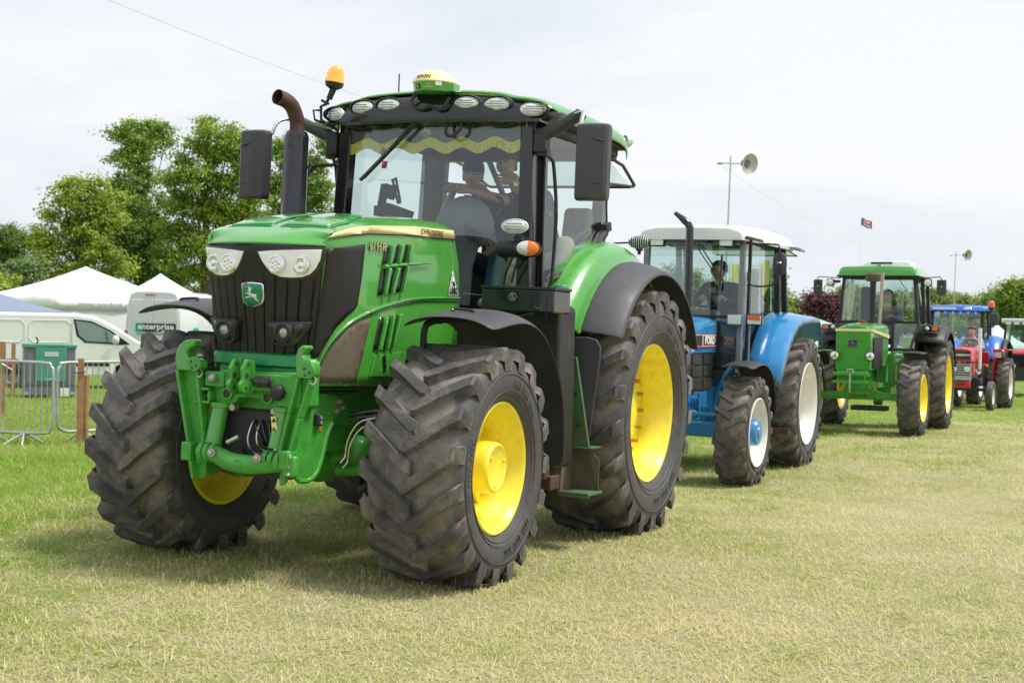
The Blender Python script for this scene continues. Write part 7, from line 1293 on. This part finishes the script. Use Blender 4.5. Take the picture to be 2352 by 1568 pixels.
def tree(name, label, blobs, lm, dep, conv, group, leaf=.30, dens=1., thick=.35):
    """blobs: (x, y, rx, ry) of the crown's boughs as measured, each given its own depth offset and filled with clumps of leaves"""
    k = dep/FPX; u = .9408/(2.767 if conv == 'ct' else 1); u = u if conv == 'ct' else 1.
    cs = []
    for i, (x, y, rx, ry) in enumerate(blobs):
        c = ct_(x, y, dep) if conv == 'ct' else at(x, y, dep); rx_, ry_ = rx*u*k, ry*u*k; c = c+FW*(rng.uniform(-.5, .5)*rx_*1.2); cs.append((np.array(c), rx_, ry_))
    mx_ = np.mean([c[0] for c in cs], 0); base = V(mx_[0], mx_[1], 0); base.z = gz(base.x, base.y); o = empty(name, base, label=label, cat='tree', group=group); off = np.array(base)
    V_, R_a = [], []
    for c, rx_, ry_ in cs:
        nc = int(max(6, 13*dens*(rx_*ry_)/(.44*leaf/.3)))
        for _ in range(nc):
            d = rng.normal(size=3); d /= np.linalg.norm(d); rad = rng.random()**.5*rng.uniform(.9, 1.2); cc = c+d*np.array([rx_, rx_, ry_])*rad*.95; cr_ = rng.uniform(.35, 1.2)*leaf/.3; m_ = int(rng.integers(40, 76)); q = rng.normal(size=(m_, 3)); q /= np.linalg.norm(q, axis=1)[:, None]; pos = cc+q*np.array([cr_, cr_, cr_*.55])*rng.random((m_, 1))**.6*rng.uniform(.8, 1.25, (m_, 1))
            nr = q*.6+np.array([0, 0, .55])+rng.normal(size=(m_, 3))*.45; nr /= np.linalg.norm(nr, axis=1)[:, None]; t_ = np.cross(nr, rng.normal(size=(m_, 3))); t_ /= np.linalg.norm(t_, axis=1)[:, None]; s_ = np.cross(nr, t_); sz = leaf*rng.uniform(.35, 1.05, (m_, 1)); V_.append(np.stack([pos-t_*sz*.5, pos+s_*sz*.28-t_*.0, pos+t_*sz*.5, pos-s_*sz*.28], 1)); R_a.append(np.repeat(np.clip(rng.random(m_)*.6+rng.random()*.4, 0, 1), 4))
    v = np.concatenate(V_)-off; n = len(v); me = bpy.data.meshes.new('crown'); me.vertices.add(n*4); me.vertices.foreach_set('co', v.ravel()); me.loops.add(n*4); me.loops.foreach_set('vertex_index', np.arange(n*4, dtype=np.int32)); me.polygons.add(n); me.polygons.foreach_set('loop_start', (np.arange(n)*4).astype(np.int32)); me.update(calc_edges=True); A = me.attributes.new('rnd', 'FLOAT', 'POINT'); A.data.foreach_set('value', np.concatenate(R_a)); me.materials.append(LM[lm]); cw = bpy.data.objects.new('crown', me); COL.objects.link(cw); cw.parent = o; cw['kind'] = 'stuff'
    topz = max(c[2] for c, _, _ in cs)-base.z; b = MB(); b.tube([(0, 0, -.2), (.1, 0, topz*.3), (-.1, .1, topz*.6), (0, 0, topz*.95)], [thick, thick*.8, thick*.5, thick*.12], 9, smooth=3)
    for c, rx_, ry_ in cs:
        e = V(*(c-off)); s0 = V(0, 0, max(.5, min(topz*.7, e.z*.55))); m_ = s0.lerp(e, .5)+V(0, 0, -.05*e.length); b.tube([s0, m_, e, e+V(rx_*.4, 0, ry_*.4)], [thick*.16, thick*.11, thick*.06, .02], 6, smooth=3)
    b.obj('trunk', 'bark', o); return n
nl = 0
nl += tree('broadleaf_tree', 'tallest tree of the left group, with a slender ragged green crown', [(930, 150, 120, 70), (840, 210, 110, 70), (1060, 210, 110, 80), (950, 290, 150, 90), (820, 360, 90, 70), (930, 420, 110, 80), (1120, 290, 60, 40), (960, 520, 80, 90), (900, 640, 110, 110), (960, 760, 90, 90), (880, 850, 110, 110), (960, 960, 110, 90), (800, 570, 60, 60), (900, 1080, 130, 90)], 'mid', 104, 'ct', 'trees beyond the tents at the left')
nl += tree('broadleaf_tree', 'broad lime green tree behind the exhaust stack and left mirror', [(1420, 190, 110, 75), (1560, 230, 130, 90), (1330, 270, 90, 70), (1440, 340, 160, 100), (1620, 360, 110, 110), (1250, 380, 80, 60), (1180, 520, 90, 80), (1330, 500, 140, 110), (1520, 540, 160, 130), (1200, 680, 110, 110), (1370, 700, 160, 120), (1560, 760, 170, 120), (1140, 850, 110, 90), (1260, 900, 160, 110), (1420, 960, 160, 110), (1150, 1040, 130, 110), (1320, 1120, 160, 110), (1680, 640, 110, 150), (1700, 860, 140, 120)], 'lime', 97, 'ct', 'trees beyond the tents at the left', thick=.45)
nl += tree('broadleaf_tree', 'golden green rounded tree above the white tent', [(520, 560, 110, 65), (650, 560, 90, 60), (440, 640, 90, 80), (570, 690, 150, 100), (700, 700, 110, 100), (350, 760, 70, 60), (470, 820, 150, 90), (650, 860, 150, 100), (760, 780, 60, 70), (360, 960, 120, 90), (520, 980, 160, 100), (700, 1010, 150, 90), (300, 1090, 90, 80), (440, 1130, 150, 90), (620, 1160, 160, 80), (790, 1130, 100, 90), (250, 1180, 100, 60), (420, 560, 60, 40), (780, 640, 70, 60), (300, 900, 90, 80)], 'gold', 90, 'ct', 'trees beyond the tents at the left')
nl += tree('broadleaf_tree', 'dark leafy tree filling between the golden tree and the lime green one', [(820, 560, 110, 90), (870, 700, 120, 100), (950, 900, 120, 110), (860, 1000, 130, 110), (960, 1150, 140, 90), (1040, 1010, 120, 110), (1180, 1190, 140, 90), (1075, 880, 90, 90), (800, 850, 110, 100), (1040, 780, 60, 80), (760, 1000, 120, 100), (1090, 660, 50, 70)], 'dark', 100, 'ct', 'trees beyond the tents at the left')
nl += tree('broadleaf_tree', 'dark rounded tree at the far left edge', [(60, 880, 120, 65), (150, 960, 110, 70), (20, 1000, 120, 90), (140, 1080, 110, 80), (230, 930, 50, 45), (-60, 930, 110, 110), (30, 1130, 140, 80)], 'dark', 128, 'ct', 'trees beyond the tents at the left')
nl += tree('broadleaf_tree', 'pale sage green tree low at the left with a bare curved bough', [(110, 1120, 80, 60), (200, 1180, 90, 70), (250, 1080, 60, 60), (150, 1240, 110, 60), (260, 1250, 90, 50)], 'sage', 86, 'ct', 'trees beyond the tents at the left')
nl += tree('round_bush', 'yellow green bush at the left edge behind the slate canopy', [(30, 1210, 110, 60), (-40, 1230, 90, 70), (90, 1270, 90, 50)], 'gold', 82, 'ct', 'trees beyond the tents at the left')
nl += tree('broadleaf_tree', 'tree with thin ragged crown behind the cab and its left mirror', [(2180, 190, 90, 50), (2220, 300, 80, 80), (1900, 330, 110, 100), (2100, 420, 110, 120), (1880, 540, 110, 120), (2160, 600, 100, 130), (1960, 700, 150, 120), (2150, 800, 120, 130), (1850, 850, 130, 120), (2000, 950, 170, 120), (1750, 1050, 150, 120)], 'mid', 102, 'ct', 'trees beyond the tents at the left')
nl += tree('low_hedge', 'low green hedge that closes the field behind the tents', [(x, 1290+10*sin(x), 130, 55) for x in range(-100, 2300, 150)], 'mid', 112, 'ct', 'trees beyond the tents at the left', thick=.1)
spec = [(1445, 690, 60, 50, 'far', 190, 'far pale tree between the leading cab and the blue tractor'), (1560, 668, 60, 60, 'far', 175, 'far tree seen through the left of the blue tractor\'s windscreen'), (1640, 690, 55, 48, 'far', 185, 'far low tree seen behind the driver of the blue tractor'), (1745, 672, 52, 62, 'mid', 150, 'tree seen through the side glass of the blue tractor'), (1822, 712, 26, 26, 'far', 190, 'small far tree beside the rear pillar of the blue tractor'), (1887, 704, 42, 36, 'purple', 160, 'copper purple tree left of the older green tractor'), (1950, 690, 32, 44, 'far', 175, 'pale tree between the copper tree and the older green tractor'), (2040, 705, 50, 40, 'far', 190, 'far tree seen through the windscreen of the older green tractor'), (2130, 700, 50, 42, 'far', 200, 'far low tree behind the left mirror of the older green tractor'), (2205, 706, 60, 32, 'far', 210, 'far wide tree above the bright blue tractor'), (2290, 712, 60, 46, 'far', 190, 'far tree above the white pointed tent'), (2350, 690, 60, 60, 'mid', 165, 'tallest tree of the right hand treeline at the picture edge'), (2440, 680, 70, 70, 'mid', 165, 'treeline tree just beyond the right edge of the picture')]
for x, y, rx, ry, lm, d, lab in spec:
    bl = [(x+rx*.55*cos(a), y+ry*.5*sin(a), rx*.5, ry*.5) for a in np.linspace(0, 2*pi, 7)[:-1]]+[(x, y-ry*.1, rx*.6, ry*.6)]
    bl += [(x-rx*.7, y+ry*.75, rx*.5, ry*.35), (x+rx*.7, y+ry*.75, rx*.5, ry*.35), (x, y+ry*.8, rx*.6, ry*.4)]; nl += tree('broadleaf_tree', lab, bl, lm, d, 'px', 'trees of the far right treeline', leaf=.55, dens=1.0)
nl += tree('low_hedge', 'low hedge at the foot of the far treeline on the right', [(x, 752, 40, 14) for x in range(1380, 2480, 50)], 'far', 180, 'px', 'trees of the far right treeline', leaf=.5, thick=.1)
nl += tree('woodland', 'far belt of woodland along the horizon behind the whole field', [(x, 738-14*abs(sin(x*.013))-10*sin(x*.004)**2, 75, 26) for x in range(-900, 3300, 95)], 'far', 250, 'px', 'far woodland', leaf=1.1, dens=.24, thick=.12)
wd_ = [o for o in COL.objects if o.name == 'woodland'][0]; wd_['kind'] = 'stuff'
print('leaves', nl)

# ------------------------------------------------------------------ keep every thing to thing > part > sub-part
def depth(o):
    n = 0
    while o.parent: o = o.parent; n += 1
    return n
def lift(o, to):       # hang o under an ancestor without moving it
    m = o.matrix_basis.copy(); p = o.parent
    while p != to: m = p.matrix_basis @ m; p = p.parent
    o.parent = to; o.matrix_basis = m
for _ in range(4):
    deep = [o for o in list(COL.objects) if depth(o) > 2]
    if not deep: break
    for o in deep:
        if depth(o) < 3: continue
        p = o.parent; top_ = p
        while top_.parent: top_ = top_.parent
        if p.type == 'EMPTY': lift(p, top_)
        else: lift(o, p.parent)
